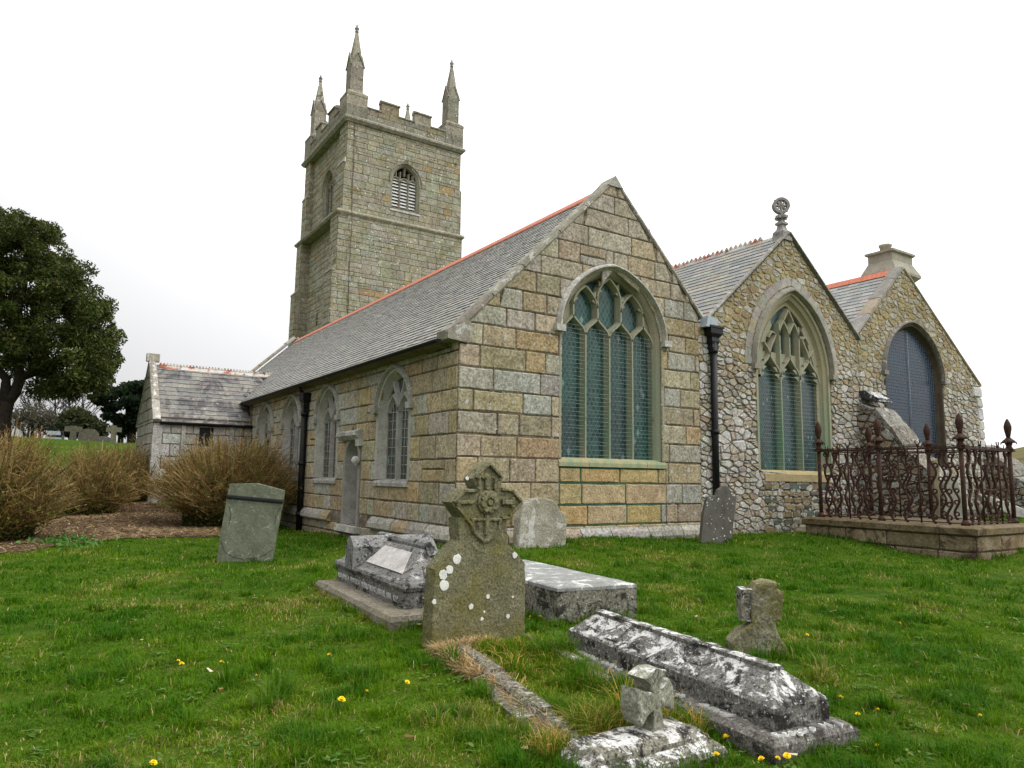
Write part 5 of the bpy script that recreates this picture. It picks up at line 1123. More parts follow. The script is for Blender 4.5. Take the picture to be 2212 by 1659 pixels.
top = [(x, z) for x, z in arm]; left = [(-z, x) for x, z in arm]; right = [(z*.92, -x) for x, z in arm]
foot_ = [(-.055,-.07),(-.075,-.16),(-.125,-.27),(.125,-.27),(.075,-.16),(.055,-.07)]
poly_ = foot_[3:] + right[::1][::-1][::-1] + top + left + foot_[:3]
poly_ = [(.125,-.27),(.075,-.16),(.055,-.06)] + [(.06,-.055),(.11,-.075),(.165,-.11),(.18,-.05),(.175,0),(.17,.05),(.15,.10),(.10,.075),(.055,.05)] + [(.075,.11),(.115,.165),(.06,.19),(0,.197),(-.06,.19),(-.115,.165),(-.075,.11),(-.055,.055)] + [(-.11,.075),(-.175,.115),(-.195,.05),(-.2,0),(-.195,-.06),(-.17,-.12),(-.11,-.08),(-.055,-.055)] + [(-.075,-.16),(-.125,-.27)]
poly_ = [(u, z+cz) for u, z in [rot2((p[0]*.86*(.72 if abs(p[0]) < .08 and abs(p[1]) < .2 else 1), p[1]*.88), R(5)) for p in poly_]]
bm = slab(FX, poly_, -.135, 0, .010); weather(bm, .025, .007, 14, 24); finish(bm, 'cross_stone', stone('mossy_cross_granite', 50, (.42,1.6), .62, (.6,.6,.57), .60, (.025,.022,.02), (.5,(.19,.21,.12),.7), 0, .6, 9, 7, None, .10), (.25,.25,.195), wc)
# --- leaning pale slabs behind the railing
def e1(x, y): return ((3250+.4823*x)/1.8517, (1500+.4823*y)/1.8517)
F1 = Frame((17.9, 9.6), (.6, -.8)); g0 = .4
sl1 = thing('headstone', 'pale leaning headstone seen through the rusty railings, its white face turned to the right', 'headstone', (18.2, 9.3, g0))
q = [F1.pix(*e1(*p)) for p in ((1100,1260),(1085,900),(1130,805),(1180,830),(1215,900),(1295,1230),(1295,1260))]; bm = slab(F1, q, -.14, 0, .015); weather(bm, .12, .008, 4, 26); finish(bm, 'slab', stone('pale_headstone', 40, (.8,1.2), .62, (.55,.54,.51), .72, (.08,.08,.07), None, 0, .4), (.40,.385,.34), sl1)
F2 = Frame((18.1, 9.9), (.6, -.8)); sl2 = thing('headstone', 'narrow upright headstone with its tan edge showing behind the rusty railings', 'headstone', (18.0, 10.0, g0))
q = [F2.pix(*e1(*p)) for p in ((1015,1260),(1005,710),(1030,690),(1055,700),(1062,1260))]; bm = slab(F2, q, -.5, 0, .015); weather(bm, .12, .006, 4, 27); finish(bm, 'slab', DRESSED, (.34,.30,.20), sl2)
F3 = Frame((20.4, 7.9), (.6, -.8)); sl3 = thing('grave_slab', 'broad white-lichened grave slab leaning on edge at the far right beyond the railings', 'grave slab', (21, 7.5, .4))
q = [F3.pix(*e1(*p)) for p in ((1375,985),(1460,1000),(1680,1080),(1790,1125),(1800,1200),(1650,1165),(1500,1090),(1430,1040))]; bm = slab(F3, q, -.5, 0, .02); weather(bm, .12, .012, 4, 28); finish(bm, 'slab', WHITISH, (.5,.49,.46), sl3)
# ---------------------------------------------------------------- railed grave plot
zk = .80; RX0, RX1, RY0, RY1 = 14.98, 17.02, 6.95, 10.0; ov = .36
gr = thing('railed_grave', 'grave plot inside rusty wrought-iron scroll railings on a stained granite kerb', 'railed grave', ((RX0+RX1)/2, (RY0+RY1)/2, .2))
KST = stone('rust_stained_kerb', 34, (.5,1.45), .66, (.42,.40,.32), .53, (.06,.042,.028), (.47,(.135,.10,.045),.75), 0, .7, 6, 2.6)
mb = MB(); x0, x1, y0, y1 = RX0-ov+.05, RX1+.22, RY0-ov+.05, RY1+.2
fa = Frame((x0, 0), (0, 1), (-1, 0)); fb = Frame((0, y0), (1, 0)); ck = lambda u, z: pick([(.22,.18,.115),(.20,.165,.11),(.25,.20,.13),(.18,.145,.095)], .1)
for fr, a, b in ((fa, y0, y1), (fb, x0, x1)):
    backing(mb, fr, -.3, .66, lambda z: a, lambda z: b, [], lambda z: (.05,.04,.03)); ashlar(mb, fr, [-.25, .06, .33, .62], lambda z: a, lambda z: b, [], (.7, 1.4), ck, .02, .02, .018)
mb.build('kerb', KST, gr)
mb = MB()
def rk(e, z, i=0): return [Vector((x, y, z)) for x, y in ((x0-e,y0-e),(x1+e,y0-e),(x1+e,y1+e),(x0-e,y1+e))]
mb.rings([rk(.02,.62), rk(.06,.65), rk(.06,.76), rk(.0,.79), rk(-.04,.80)], (.17,.135,.085)); mb.build('coping', KST, gr)
mb = MB(); rk2 = [Vector((x, y, 0)) for x, y in ((x0,y0),(x1,y0),(x1,y1),(x0,y1))]
def ring(z, r): 
    P = [Vector((x, y, z)) for x, y in ((RX0,RY0),(RX1,RY0),(RX1,RY1),(RX0,RY1))]
    for i in range(4):
        a, b = P[i], P[(i+1)%4]; t = (b-a).normalized(); mb.tube([a-t*.09, b+t*.09], r, 6)
def flat(z, w_, h_):
    P = [Vector((x, y, z)) for x, y in ((RX0,RY0),(RX1,RY0),(RX1,RY1),(RX0,RY1))]
    for i in range(4):
        a, b = P[i], P[(i+1)%4]; t = (b-a).normalized(); n = Vector((t.y,-t.x,0)); e = .10
        mb.rings([[p+n*x+Vector((0,0,q)) for x, q in ((-w_,0),(w_,0),(w_,h_),(-w_,h_))] for p in (a-t*e, b+t*e)], (.1,.1,.1))
flat(2.27, .042, .035); flat(2.315, .028, .018); flat(.825, .03, .02); mb.build('rail', RUST, gr)
mb = MB(); mb.tube([(0,0,.8),(0,0,2.30)], .042, 10); mb.lathe((0,0,0), [(.09,.8),(.07,.86),(.045,.9)], 10); post_me = mb
def post(x, y):
    mb = MB(); mb.tube([(x,y,.79),(x,y,2.30)], .042, 10); mb.lathe((x,y,0), [(.085,.79),(.07,.85),(.045,.9)], 10); p = mb.build('post', RUST, gr)
    mb = MB(); mb.lathe((x,y,0), [(.05,2.30),(.075,2.34),(.05,2.38),(.06,2.43),(.05,2.47)], 10); mb.lathe((x,y,0), [(.035,2.45),(.135,2.455),(.12,2.50),(.06,2.55),(.045,2.57)], 4); mb.lathe((x,y,0), [(.035,2.55),(.05,2.62),(.075,2.74),(.078,2.80),(.055,2.88),(.02,2.95),(0,2.97)], 8)
    for a in range(4): c_, s_ = math.cos(a*math.pi/2), math.sin(a*math.pi/2); mb.tube([(x+c_*.08,y+s_*.08,2.49),(x+c_*.14,y+s_*.14,2.46),(x+c_*.155,y+s_*.155,2.42)], [.022,.016,.006], 5)
    mb.build('finial', RUST, p)
ym = 8.6
for x, y in ((RX0,RY0),(RX1,RY0),(RX1,RY1),(RX0,RY1),(RX0,ym),(RX1,ym)): post(x, y)
def bar_straight():
    mb = MB(); mb.tube([(0,0,.80),(0,0,2.36)], .017, 6); 
    mb.tube([(.055*math.cos(a), 0, 2.44+.06*math.sin(a)) for a in frange(R(200), R(-20), 1)][:1]+[(.05*math.cos(a),0,2.43+.055*math.sin(a)) for a in frange(R(150), R(390), 8)], .012, 5); mb.tube([(0,0,2.34),(0,0,2.38)], .03, 6); return mb
def bar_wavy():
    mb = MB(); n = 44; mb.tube([(.058*math.sin(2*math.pi*t*2.6), 0, .80+1.50*t) for t in frange(0, 1, n)], [.026]*(n-1)+[.012, .01], 6)
    for k in range(6):
        t = (k+.5)/5.9; z = .80+1.5*t; s = 1 if k % 2 else -1; x0_ = .058*math.sin(2*math.pi*t*2.6)
        mb.tube([(x0_+s*(.052-.052*(1-.35*q)*math.cos(q*math.pi*1.55)), 0, z+.052*(1-.35*q)*math.sin(q*math.pi*1.55)) for q in frange(0, 1, 10)], [.018]*10+[.013], 5); mb.lathe((x0_+s*.02, 0, 0), [(.0,z+.0),(.016,z+.015),(0,z+.03)], 5)
    mb.tube([(0,0,2.3),(.01,0,2.36),(-.005,0,2.42)], [.014,.01,.004], 5); return mb
sb = bar_straight().build('bar', RUST, gr, ); wb = bar_wavy().build('scroll_bar', RUST, gr)
for o in (sb, wb):     # the two patterns were drawn at the world origin
    o.data.transform(Matrix.Translation(ORIG[gr.name]))
first = {0: True, 1: True}
def place(src, x, y, rot, k):
    o = src if first[k] else src.copy()
    if not first[k]: col.objects.link(o); o.parent = gr
    first[k] = False; o.location = Vector((x, y, 0)) - Vector((ORIG[gr.name].x, ORIG[gr.name].y, ORIG[gr.name].z)); o.rotation_euler = (0, 0, rot)
def run(a, b, n, rot):
    for i in range(1, n):
        t = i/n; x, y = a[0]+(b[0]-a[0])*t, a[1]+(b[1]-a[1])*t
        if i % 3 == 0: place(sb, x, y, rot, 0)
        else: place(wb, x, y, rot, 1)
run((RX0,RY0), (RX0,ym), 6, R(90)); run((RX0,ym), (RX0,RY1), 6, R(90)); run((RX1,RY0), (RX1,ym), 6, R(90)); run((RX1,ym), (RX1,RY1), 6, R(90)); run((RX0,RY0), (RX1,RY0), 8, 0); run((RX0,RY1), (RX1,RY1), 8, 0)
keep((x0+x1)/2, (y0+y1)/2, (x1-x0)/2, (y1-y0)/2)
# ---------------------------------------------------------------- dark railed plot by the side wall
P = onz(643, 1122, .1); qx, qy = P.x, P.y
dr_ = thing('iron_railing', 'dark spiked iron railing on a low stone kerb between bush and side wall', 'railing', (qx-.5, qy+1, .08))
mb = MB(); mb.box((qx-1.2, qy-.12, -.2), (qx+.12, qy+.1, .26), (.26,.24,.19)); mb.box((qx-.12, qy+.12, -.2), (qx+.12, qy+2.6, .24), (.26,.24,.19)); mb.build('kerb', DRESSED, dr_)
zt_ = onx(641, 953, qx).z; mb = MB()
for z in (.34, 1.0, zt_-.28):
    mb.tube([(qx-1.2, qy, z), (qx, qy, z)], .02, 5); mb.tube([(qx, qy, z), (qx, qy+2.5, z)], .02, 5)
mb.build('rail', RUST, dr_)
mb = MB(); mb.tube([(qx,qy,.2),(qx,qy,zt_-.05)], .05, 8); mb.lathe((qx,qy,0), [(.07,zt_-.1),(.05,zt_),(0,zt_+.12)], 8); mb.build('post', RUST, dr_)
ib = MB(); ib.tube([(0,0,.2),(0,0,zt_-.12)], .021, 5); ib.lathe((0,0,0), [(.03,zt_-.14),(.035,zt_-.08),(0,zt_+.06)], 5); IRB = plain('dark_iron', (.02,.014,.013), .8, .3, .4, 30)
b0 = ib.build('bar', IRB, dr_); b0.data.transform(Matrix.Translation(ORIG[dr_.name])); fst = True
for i in range(30):
    x, y = (qx-.11*(i+1), qy) if i < 10 else (qx, qy+.12*(i-9))
    o = b0 if fst else b0.copy()
    if not fst: col.objects.link(o); o.parent = dr_
    fst = False; o.location = Vector((x, y, 0))-ORIG[dr_.name]
# ---------------------------------------------------------------- ground
def ground_mat():
    M = Mat('turf', .95, .04); n = M.noise(.6, 5, .65); n2 = M.noise(9, 6, .7); n3 = M.noise(60, 3, .7)
    c = M.ramp(n, [(.3,(.030,.070,.005)),(.5,(.045,.092,.007)),(.7,(.075,.105,.012))]); c = M.mix(1., c, M.ramp(n2, [(.3,(.55,.55,.5)),(.7,(1.4,1.35,1.2))]), 'MULTIPLY'); c = M.mix(1., c, M.ramp(n3, [(.3,(.6,.6,.6)),(.7,(1.35,1.35,1.3))]), 'MULTIPLY')
    c = M.mix(M.step(M.noise(2.2, 5, .7), .56, .68, 0, .6), c, (.15,.13,.045))
    ln = M.n('ShaderNodeVectorMath', operation='LENGTH'); M.set(ln.inputs[0], M.pos); far = M.step(ln.outputs['Value'], 78, 96)
    c = M.mix(far, c, M.ramp(M.noise(.12, 7, .75), [(.35,(.055,.060,.022)),(.5,(.12,.10,.045)),(.65,(.085,.095,.030))]))
    return M.done(c, M.bump(M.math('ADD', n2, n3), .6, .04))
TURF = ground_mat()
rr = np.concatenate([np.linspace(.0, 30, 90), np.geomspace(30.6, 1500, 70)]); na = 240; aa = np.linspace(0, 2*np.pi, na, endpoint=False)
X = rr[:, None]*np.sin(aa)[None]; Y = rr[:, None]*np.cos(aa)[None]; Z = gz_np(X.ravel(), Y.ravel()).reshape(X.shape)
V = np.stack([X, Y, Z], -1).reshape(-1, 3); i0 = np.arange(len(rr)-1)[:, None]*na; j0 = np.arange(na)[None]; j1 = (j0+1) % na
Q = np.stack([i0+j0, i0+j1, i0+na+j1, i0+na+j0], -1).reshape(-1, 4)
g = np_mesh('ground', V, Q, np.tile((.05,.09,.015), (len(Q), 1)), TURF); g['kind'] = 'structure'; g['label'] = 'rough green churchyard lawn rising gently to the left'; g['category'] = 'ground'
g.data.polygons.foreach_set('use_smooth', [True]*len(g.data.polygons))
# ---------------------------------------------------------------- litter bed under the bushes
def ogp(pts): return [onground(*p) for p in pts]
bed = ogp([(-60,1200),(30,1196),(100,1185),(180,1176),(260,1166),(340,1163),(420,1163),(472,1160),(478,1135),(440,1118),(390,1105),(338,1090),(290,1085),(235,1092),(170,1105),(110,1122),(40,1150),(-60,1170)])
BED = [(p.x, p.y) for p in bed]
def inpoly(x, y, P):
    x = np.asarray(x); y = np.asarray(y); r = np.zeros(x.shape, bool); n = len(P)
    for i in range(n):
        (x1, y1), (x2, y2) = P[i], P[(i+1)%n]; c = ((y1 > y) != (y2 > y)) & (x < (x2-x1)*(y-y1)/(y2-y1+1e-12)+x1); r ^= c
    return r
rng = np.random.default_rng(5)
def samp_poly(P, n):
    a = np.array(P); lo, hi = a.min(0), a.max(0); o = np.zeros((0, 2))
    while len(o) < n:
        q = lo+(hi-lo)*rng.random((n*3, 2)); o = np.vstack([o, q[inpoly(q[:,0], q[:,1], P)]])
    return o[:n]
def straws(name, xy, ln, wd, pal, mat, flat=.25, kind='stuff', label=None, cat=None, parent=None, z0=.004, up=.0):
    n = len(xy); a = rng.random(n)*2*np.pi; L = ln*(.4+1.2*rng.random(n)); w_ = wd*(.6+.8*rng.random(n)); el = (rng.random(n)-.3)*flat+up
    d = np.stack([np.cos(a)*np.cos(el), np.sin(a)*np.cos(el), np.sin(el)], 1); s = np.stack([-np.sin(a), np.cos(a), np.zeros(n)], 1); b = np.stack([xy[:,0], xy[:,1], gz_np(xy[:,0], xy[:,1])+z0+rng.random(n)*.03], 1)
    up_ = np.cross(d, s)*-1
    p = np.stack([b-s*w_[:,None], b+s*w_[:,None], b+d*L[:,None]+s*w_[:,None]*.5, b+d*L[:,None]-s*w_[:,None]*.5], 1).reshape(-1, 3)
    q = np.arange(4*n).reshape(-1, 4); c = np.array(pal)[rng.integers(0, len(pal), n)]*(.7+.6*rng.random((n,1)))
    o = np_mesh(name, p, q, c, mat, parent)
    if label: tag(o, label, cat)
    if kind and parent is None: o['kind'] = kind
    return o
STRAW = leafmat('dry_straw', .8, .1)
bxy = samp_poly(BED, 30000)
straws('twig_litter', bxy, .17, .010, [(.24,.16,.085),(.32,.22,.12),(.14,.09,.045),(.44,.34,.20),(.10,.065,.035),(.26,.17,.08)], STRAW, .25, 'stuff', 'brown bed of dead leaves and cut twigs beneath the clipped bushes', 'leaf litter')
bm = bmesh.new(); pts = [Vector((p.x, p.y, 0)) for p in bed]; f = bm.faces.new([bm.verts.new(p) for p in pts]); bmesh.ops.triangulate(bm, faces=[f])
for _ in range(6):
    es = [e for e in bm.edges if e.calc_length() > .6]
    if not es: break
    bmesh.ops.subdivide_edges(bm, edges=es, cuts=1); bmesh.ops.triangulate(bm, faces=[f for f in bm.faces if len(f.verts) > 3])
bnd = {v for e in bm.edges if len(e.link_faces) == 1 for v in e.verts}
for v in bm.verts: v.co.z = gz(v.co.x, v.co.y)+(-.07 if v in bnd else .025)
def soil():
    M = Mat('leaf_litter_soil', .95, .1); n = M.noise(22, 6, .75); return M.done(M.ramp(n, [(.3,(.025,.015,.01)),(.5,(.085,.05,.03)),(.7,(.18,.11,.065))]), M.bump(n, .8, .04))
me = bpy.data.meshes.new('soil_bed'); bm.to_mesh(me); bm.free(); me.materials.append(soil()); o = link('soil_bed', me); o['kind'] = 'structure'; o['label'] = 'bare brown soil bed under the clipped bushes'; o['category'] = 'soil bed'
# ---------------------------------------------------------------- lawn: grass blades
def vnoise(x, y, s, seed):
    """smooth value noise"""
    r = np.random.default_rng(seed); T = r.random((64, 64)); u, v = x*s, y*s; i, j = np.floor(u).astype(int), np.floor(v).astype(int); fu, fv = u-i, v-j; fu = fu*fu*(3-2*fu); fv = fv*fv*(3-2*fv)
    g_ = lambda a, b: T[a % 64, b % 64]
    return (g_(i,j)*(1-fu)+g_(i+1,j)*fu)*(1-fv)+(g_(i,j+1)*(1-fu)+g_(i+1,j+1)*fu)*fv
def fbm(x, y, s, seed, o=4): return sum(vnoise(x+17.3*k, y-9.1*k, s*2**k, seed+k)*.5**k for k in range(o))/sum(.5**k for k in range(o))
PLOT = [(3.06,5.62),(3.98,5.62),(3.86,4.4),(3.52,3.45),(2.66,3.40),(2.88,4.4)]       # overgrown grave plot
def blades(name, n, r0, r1, pw, hgt, wid, poly=None, long=1., label='', tone=None, ang=None):
    if poly is None:
        t = rng.random(n); k = 1-pw; r = (r0**k+(r1**k-r0**k)*t)**(1/k) if abs(k) > 1e-6 else r0*(r1/r0)**t
        az = np.radians(33.2-52+104*rng.random(n)); x, y = r*np.sin(az), r*np.cos(az)
    elif isinstance(poly, np.ndarray): x, y = poly[:,0], poly[:,1]; r = np.hypot(x, y)
    else: q = samp_poly(poly, n); x, y = q[:,0], q[:,1]; r = np.hypot(x, y)
    ok = np.ones(len(x), bool)
    for e in KEEP:
        cx, cy, hu, hv, ux_, uy_ = e; l = math.hypot(ux_, uy_); ux_, uy_ = ux_/l, uy_/l; du = (x-cx)*ux_+(y-cy)*uy_; dv = -(x-cx)*uy_+(y-cy)*ux_; ok &= ~((np.abs(du) < hu-.01) & (np.abs(dv) < hv-.01))
    ok &= ~((x > XC-.02) & (y > YG-.02)); ok &= ~((x > PX0) & (y > PY0)); 
    bd = inpoly(x, y, BED); ok &= ~(bd & (rng.random(len(x)) > .03))
    if poly is None:
        ok &= ~inpoly(x, y, PLOT)
        cl = fbm(x, y, .9, 3); bare = fbm(x, y, 1.3, 31, 3)
        ok &= rng.random(len(x)) < np.clip(1.25-np.clip(bare-.58, 0, 1)*6, .10, 1)
    x, y, r = x[ok], y[ok], r[ok]; n = len(x)
    tuft = fbm(x, y, 4.4, 8, 3); big = fbm(x, y, .55, 12, 3); cl = fbm(x, y, 5.5, 21, 2); yel = fbm(x, y, 1.15, 40, 3)
    h = hgt*(.45+1.1*rng.random(n))*(.42+1.45*np.clip((tuft-.36)*2.2, 0, 1.4))*long
    spike = (vnoise(x, y, 3.1, 77) > .88); h *= np.where(spike, 2.0, 1)
    w_ = wid*(r/6.)**.75*(.7+.6*rng.random(n))
    a = rng.random(n)*2*np.pi + (cl-.5)*3
    if ang is not None: a = ang[ok]+rng.normal(0, .5, n)
    lean = .25+.75*rng.random(n); bend = h*lean
    d = np.stack([np.cos(a), np.sin(a), np.zeros(n)], 1); fa_ = a+np.pi/2+(rng.random(n)-.5)*1.6; s = np.stack([np.cos(fa_), np.sin(fa_), np.zeros(n)], 1)*w_[:,None]
    b = np.stack([x, y, gz_np(x, y)-.006], 1); upv = np.array([[0,0,1.]])
    m1 = b + d*(bend*.30)[:,None] + upv*(h*.58)[:,None]; tp = b + d*(bend*.95)[:,None] + upv*(h*(.98-.35*lean))[:,None]
    P = np.stack([b-s*.5, b+s*.5, m1+s*.42, m1-s*.42, tp+s*.07, tp-s*.07], 1).reshape(-1, 3); k = np.arange(n)[:,None]*6
    Qd = np.concatenate([k+np.array([[0,1,2,3]]), k+np.array([[3,2,4,5]])], 1).reshape(-1, 4)
    g1 = np.array((.044,.118,.003)); g2 = np.array((.110,.205,.004)); g3 = np.array((.19,.225,.014)); g4 = np.array((.38,.29,.12)); g5 = np.array((.020,.070,.003))
    mixv = np.clip(rng.normal(.42, .26, n) + (big-.5)*1.1 + (yel-.5)*.9, 0, 1)[:,None]
    c = g1*(1-mixv)+g2*mixv; t2 = np.clip((yel-.52)*3.2, 0, 1)[:,None]*rng.random((n,1)); c = c*(1-t2)+g3*t2
    dead = rng.random(n) < (.03+np.clip(yel-.58, 0, 1)*1.6) if tone is None else rng.random(n) < tone; c[dead] = g4*(.5+.8*rng.random((dead.sum(),1)))
    dk = np.clip((tuft-.56)*4.5, 0, .8)[:,None]; c = c*(1-dk)+g5*1.6*dk*(.7+.6*rng.random((n,1)))
    if tone is not None: c = c*np.array((1.55,1.25,1.0))
    o = np_mesh(name, P, Qd, np.repeat(c, 2, 0), GRASSM); o['kind'] = 'stuff'; o['label'] = label; o['category'] = 'grass'; return o
GRASSM = leafmat('grass_blade', .55, .3)
blades('grass', 340000, 2.2, 9.5, .95, .048, .0072, label='short tufted lawn grass in the near churchyard')
blades('grass', 330000, 9.0, 34, .9, .048, .0072, label='lawn grass running up to the church and railings')
blades('grass', 22000, 1, 1, 1, .11, .0062, PLOT, .95, 'long yellowed grass filling the kerbed grave plot', .14)
foot_ring = [(2.46,3.36),(2.5,3.62),(2.75,3.7),(3.2,3.62),(3.52,3.5),(3.56,3.2),(3.45,3.22),(3.44,3.36),(2.95,3.38)]
blades('grass', 5000, 1, 1, 1, .13, .006, foot_ring, 1.15, 'shaggy ginger grass behind the stepped cross base', .4)
# untrimmed grass fringe, added at every stone's foot to give contact shade
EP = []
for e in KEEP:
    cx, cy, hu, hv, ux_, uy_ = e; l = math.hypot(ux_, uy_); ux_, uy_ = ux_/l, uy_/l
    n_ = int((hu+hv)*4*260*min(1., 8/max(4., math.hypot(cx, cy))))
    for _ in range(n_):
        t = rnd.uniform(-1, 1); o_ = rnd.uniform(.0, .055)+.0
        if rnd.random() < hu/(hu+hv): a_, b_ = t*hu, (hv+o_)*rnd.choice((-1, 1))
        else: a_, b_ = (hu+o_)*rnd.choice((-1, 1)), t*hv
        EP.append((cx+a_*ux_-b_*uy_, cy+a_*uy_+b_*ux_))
blades('grass', len(EP), 1, 1, 1, .085, .0062, np.array(EP), 1.1, 'longer uncut grass added round the feet of the graves for contact shade')
# separate coarse tussocks standing out of the turf, their blades splayed outwards
TP, TA = [], []
for _ in range(420):
    r_, a_ = 2.6*(12/2.6)**rnd.random(), math.radians(33+rnd.uniform(-50, 50)); x, y = r_*math.sin(a_), r_*math.cos(a_); q_ = rnd.uniform(.05, .13)
    for _k in range(int(rnd.uniform(35, 110)*min(1, 6/r_)+12)): t_ = rnd.uniform(0, 6.283); k_ = q_*math.sqrt(rnd.random()); TP.append((x+k_*math.cos(t_), y+k_*math.sin(t_))); TA.append(t_)
blades('grass', len(TP), 1, 1, 1, .085, .0060, np.array(TP), 1.0, 'coarse dark tussocks dotted over the near lawn', None, np.array(TA))
# broad-leaved weeds pressed flat in the turf
W0 = []
for _ in range(700):
    r_, a_ = 2.6*(15/2.6)**rnd.random(), math.radians(33+rnd.uniform(-50, 50)); x, y = r_*math.sin(a_), r_*math.cos(a_)
    if any(abs((x-e[0])*e[4]+(y-e[1])*e[5]) < e[2]+.05 and abs(-(x-e[0])*e[5]+(y-e[1])*e[4]) < e[3]+.05 for e in KEEP) or (x > XC-.2 and y > YG-.1): continue
    z = gz(x, y)
    for k in range(rnd.randint(4, 9)): W0.append((x+rnd.gauss(0, .035), y+rnd.gauss(0, .035), z+rnd.uniform(.012, .04)))
W0 = np.array(W0); W_, Wq = W0, None
n_ = len(W0); a_ = rng.random(n_)*6.283; L_ = .018+.022*rng.random(n_); dx = np.stack([np.cos(a_), np.sin(a_), .25*(rng.random(n_)-.3)], 1)*L_[:,None]; sx_ = np.stack([-np.sin(a_), np.cos(a_), np.zeros(n_)], 1)*(L_*.38)[:,None]
Vw = np.stack([W0-dx, W0+sx_, W0+dx, W0-sx_], 1).reshape(-1, 3); cw_ = np.array([(.07,.155,.02),(.10,.19,.03),(.05,.12,.015),(.13,.17,.04)])[rng.integers(0, 4, n_)]*(.7+.6*rng.random((n_,1)))
o = np_mesh('lawn_weeds', Vw, np.arange(4*n_).reshape(-1, 4), cw_, GRASSM); o['kind'] = 'stuff'; o['label'] = 'small broad-leaved weeds pressed flat in the lawn'; o['category'] = 'weeds'
# straw along the kerb and below the headstone
def strip_pts(a, b, w_, n): t = rng.random(n); o = (rng.random(n)-.5)*w_; ax, ay = b[0]-a[0], b[1]-a[1]; l = math.hypot(ax, ay); return np.stack([a[0]+ax*t-ay/l*o, a[1]+ay*t+ax/l*o], 1)
st = np.vstack([strip_pts((3.05,5.6),(2.93,4.8),.2,4200), strip_pts((3.02,4.9),(2.72,3.45),.10,2600), strip_pts((2.95,5.62),(3.5,5.62),.16,3000), strip_pts((2.6,3.34),(3.45,3.33),.14,2600)])
straws('dry_grass', st, .09, .0022, [(.42,.30,.15),(.34,.22,.10),(.5,.38,.2),(.28,.17,.08)], STRAW, .7, 'stuff', 'matted dry straw along the grave kerb and below the tall headstone', 'dry grass', None, .03)
pp = rng.random((60, 2)); 
rl = 2.6+8*pp[:,0]; al = np.radians(5+70*pp[:,1]); lx, ly = rl*np.sin(al), rl*np.cos(al); sel = np.ones(60, bool)
for e in KEEP:
    cx, cy, hu, hv, ux_, uy_ = e; du = (lx-cx)*ux_+(ly-cy)*uy_; dv = -(lx-cx)*uy_+(ly-cy)*ux_; sel &= ~((np.abs(du) < hu+.05) & (np.abs(dv) < hv+.05))
straws('fallen_leaves', np.stack([lx[sel], ly[sel]], 1), .05, .018, [(.20,.11,.05),(.30,.20,.10),(.42,.36,.24),(.12,.06,.03)], STRAW, .3, 'stuff', 'scattered brown dead leaves lying in the lawn', 'dead leaves', None, .04)
# ---------------------------------------------------------------- dandelions
def petal_mat():
    M = Mat('dandelion_yellow', .6, .2); return M.done(M.attr())
PET = petal_mat(); STEM = plain('flower_stem', (.07,.14,.03), .6, .3)
def dandelion(loc, label, s=1.):
    o = thing('dandelion', label, 'flower', loc, 'dandelions in the lawn'); o.scale = (s, s, s); return o
FL_ = [(392,1440,1.1,'second from the left of two dandelions side by side in the open lawn at left'),(379,1427,.8,'small dandelion just left of a bigger one in the open lawn at left'),(474,1436,1.,'dandelion alone in the open lawn below the leaning slate headstone'),(549,1458,.7,'half open dandelion low in the grass between two clumps at left'),
 (708,1421,1.05,'dandelion halfway between left coped tomb and picture edge, in short grass'),(872,1474,1.,'dandelion by a dry grass patch left of the tall cross-headed stone'),(785,1497,.9,'flat open dandelion beside bare straw left of the grave kerb'),(730,1524,1.35,'largest open dandelion beside the dark grass tufts left of the grave kerb'),
 (568,1290,.7,'tiny dandelion in grass below left slate headstone, far from others'),(1147,1332,.8,'left one of a pair of dandelions at the foot of the chest tomb'),(1166,1333,.9,'right one of a pair of dandelions at the foot of the chest tomb'),
 (1581,1606,1.2,'big dandelion between stepped cross base and long coped tomb'),(1556,1641,1.1,'dandelion right against the corner of the stepped cross base'),(1654,1648,1.,'small dandelion in grass below the end of the long coped tomb'),(1674,1640,.8,'nearly closed dandelion near the foot of the long coped tomb'),(1701,1640,1.1,'open dandelion at the bottom picture edge right of the coped tomb'),
 (1810,1511,1.,'dandelion in lawn right of the long coped tomb, beyond its foot'),(1853,1543,.8,'small dandelion further right of the long coped tomb foot'),(1896,1536,.8,'rightmost dandelion of three beyond the coped tomb foot'),(1900,1610,.7,'faded dandelion in grass at lower right corner'),
 (1740,1370,.8,'dandelion in the lawn right of the small broken cross'),(1940,1345,.7,'small dandelion in the wide lawn below the railed grave kerb'),(2123,1545,.7,'dandelion close to the right picture edge'),(1424,1244,.7,'tiny dandelion in lawn between chest tomb and gable'),(325,1650,1.,'dandelion at the bottom edge near lower left'),
 (1676,1245,.7,'tiny dandelion in lawn below the leaning flecked slate')]
proto = None
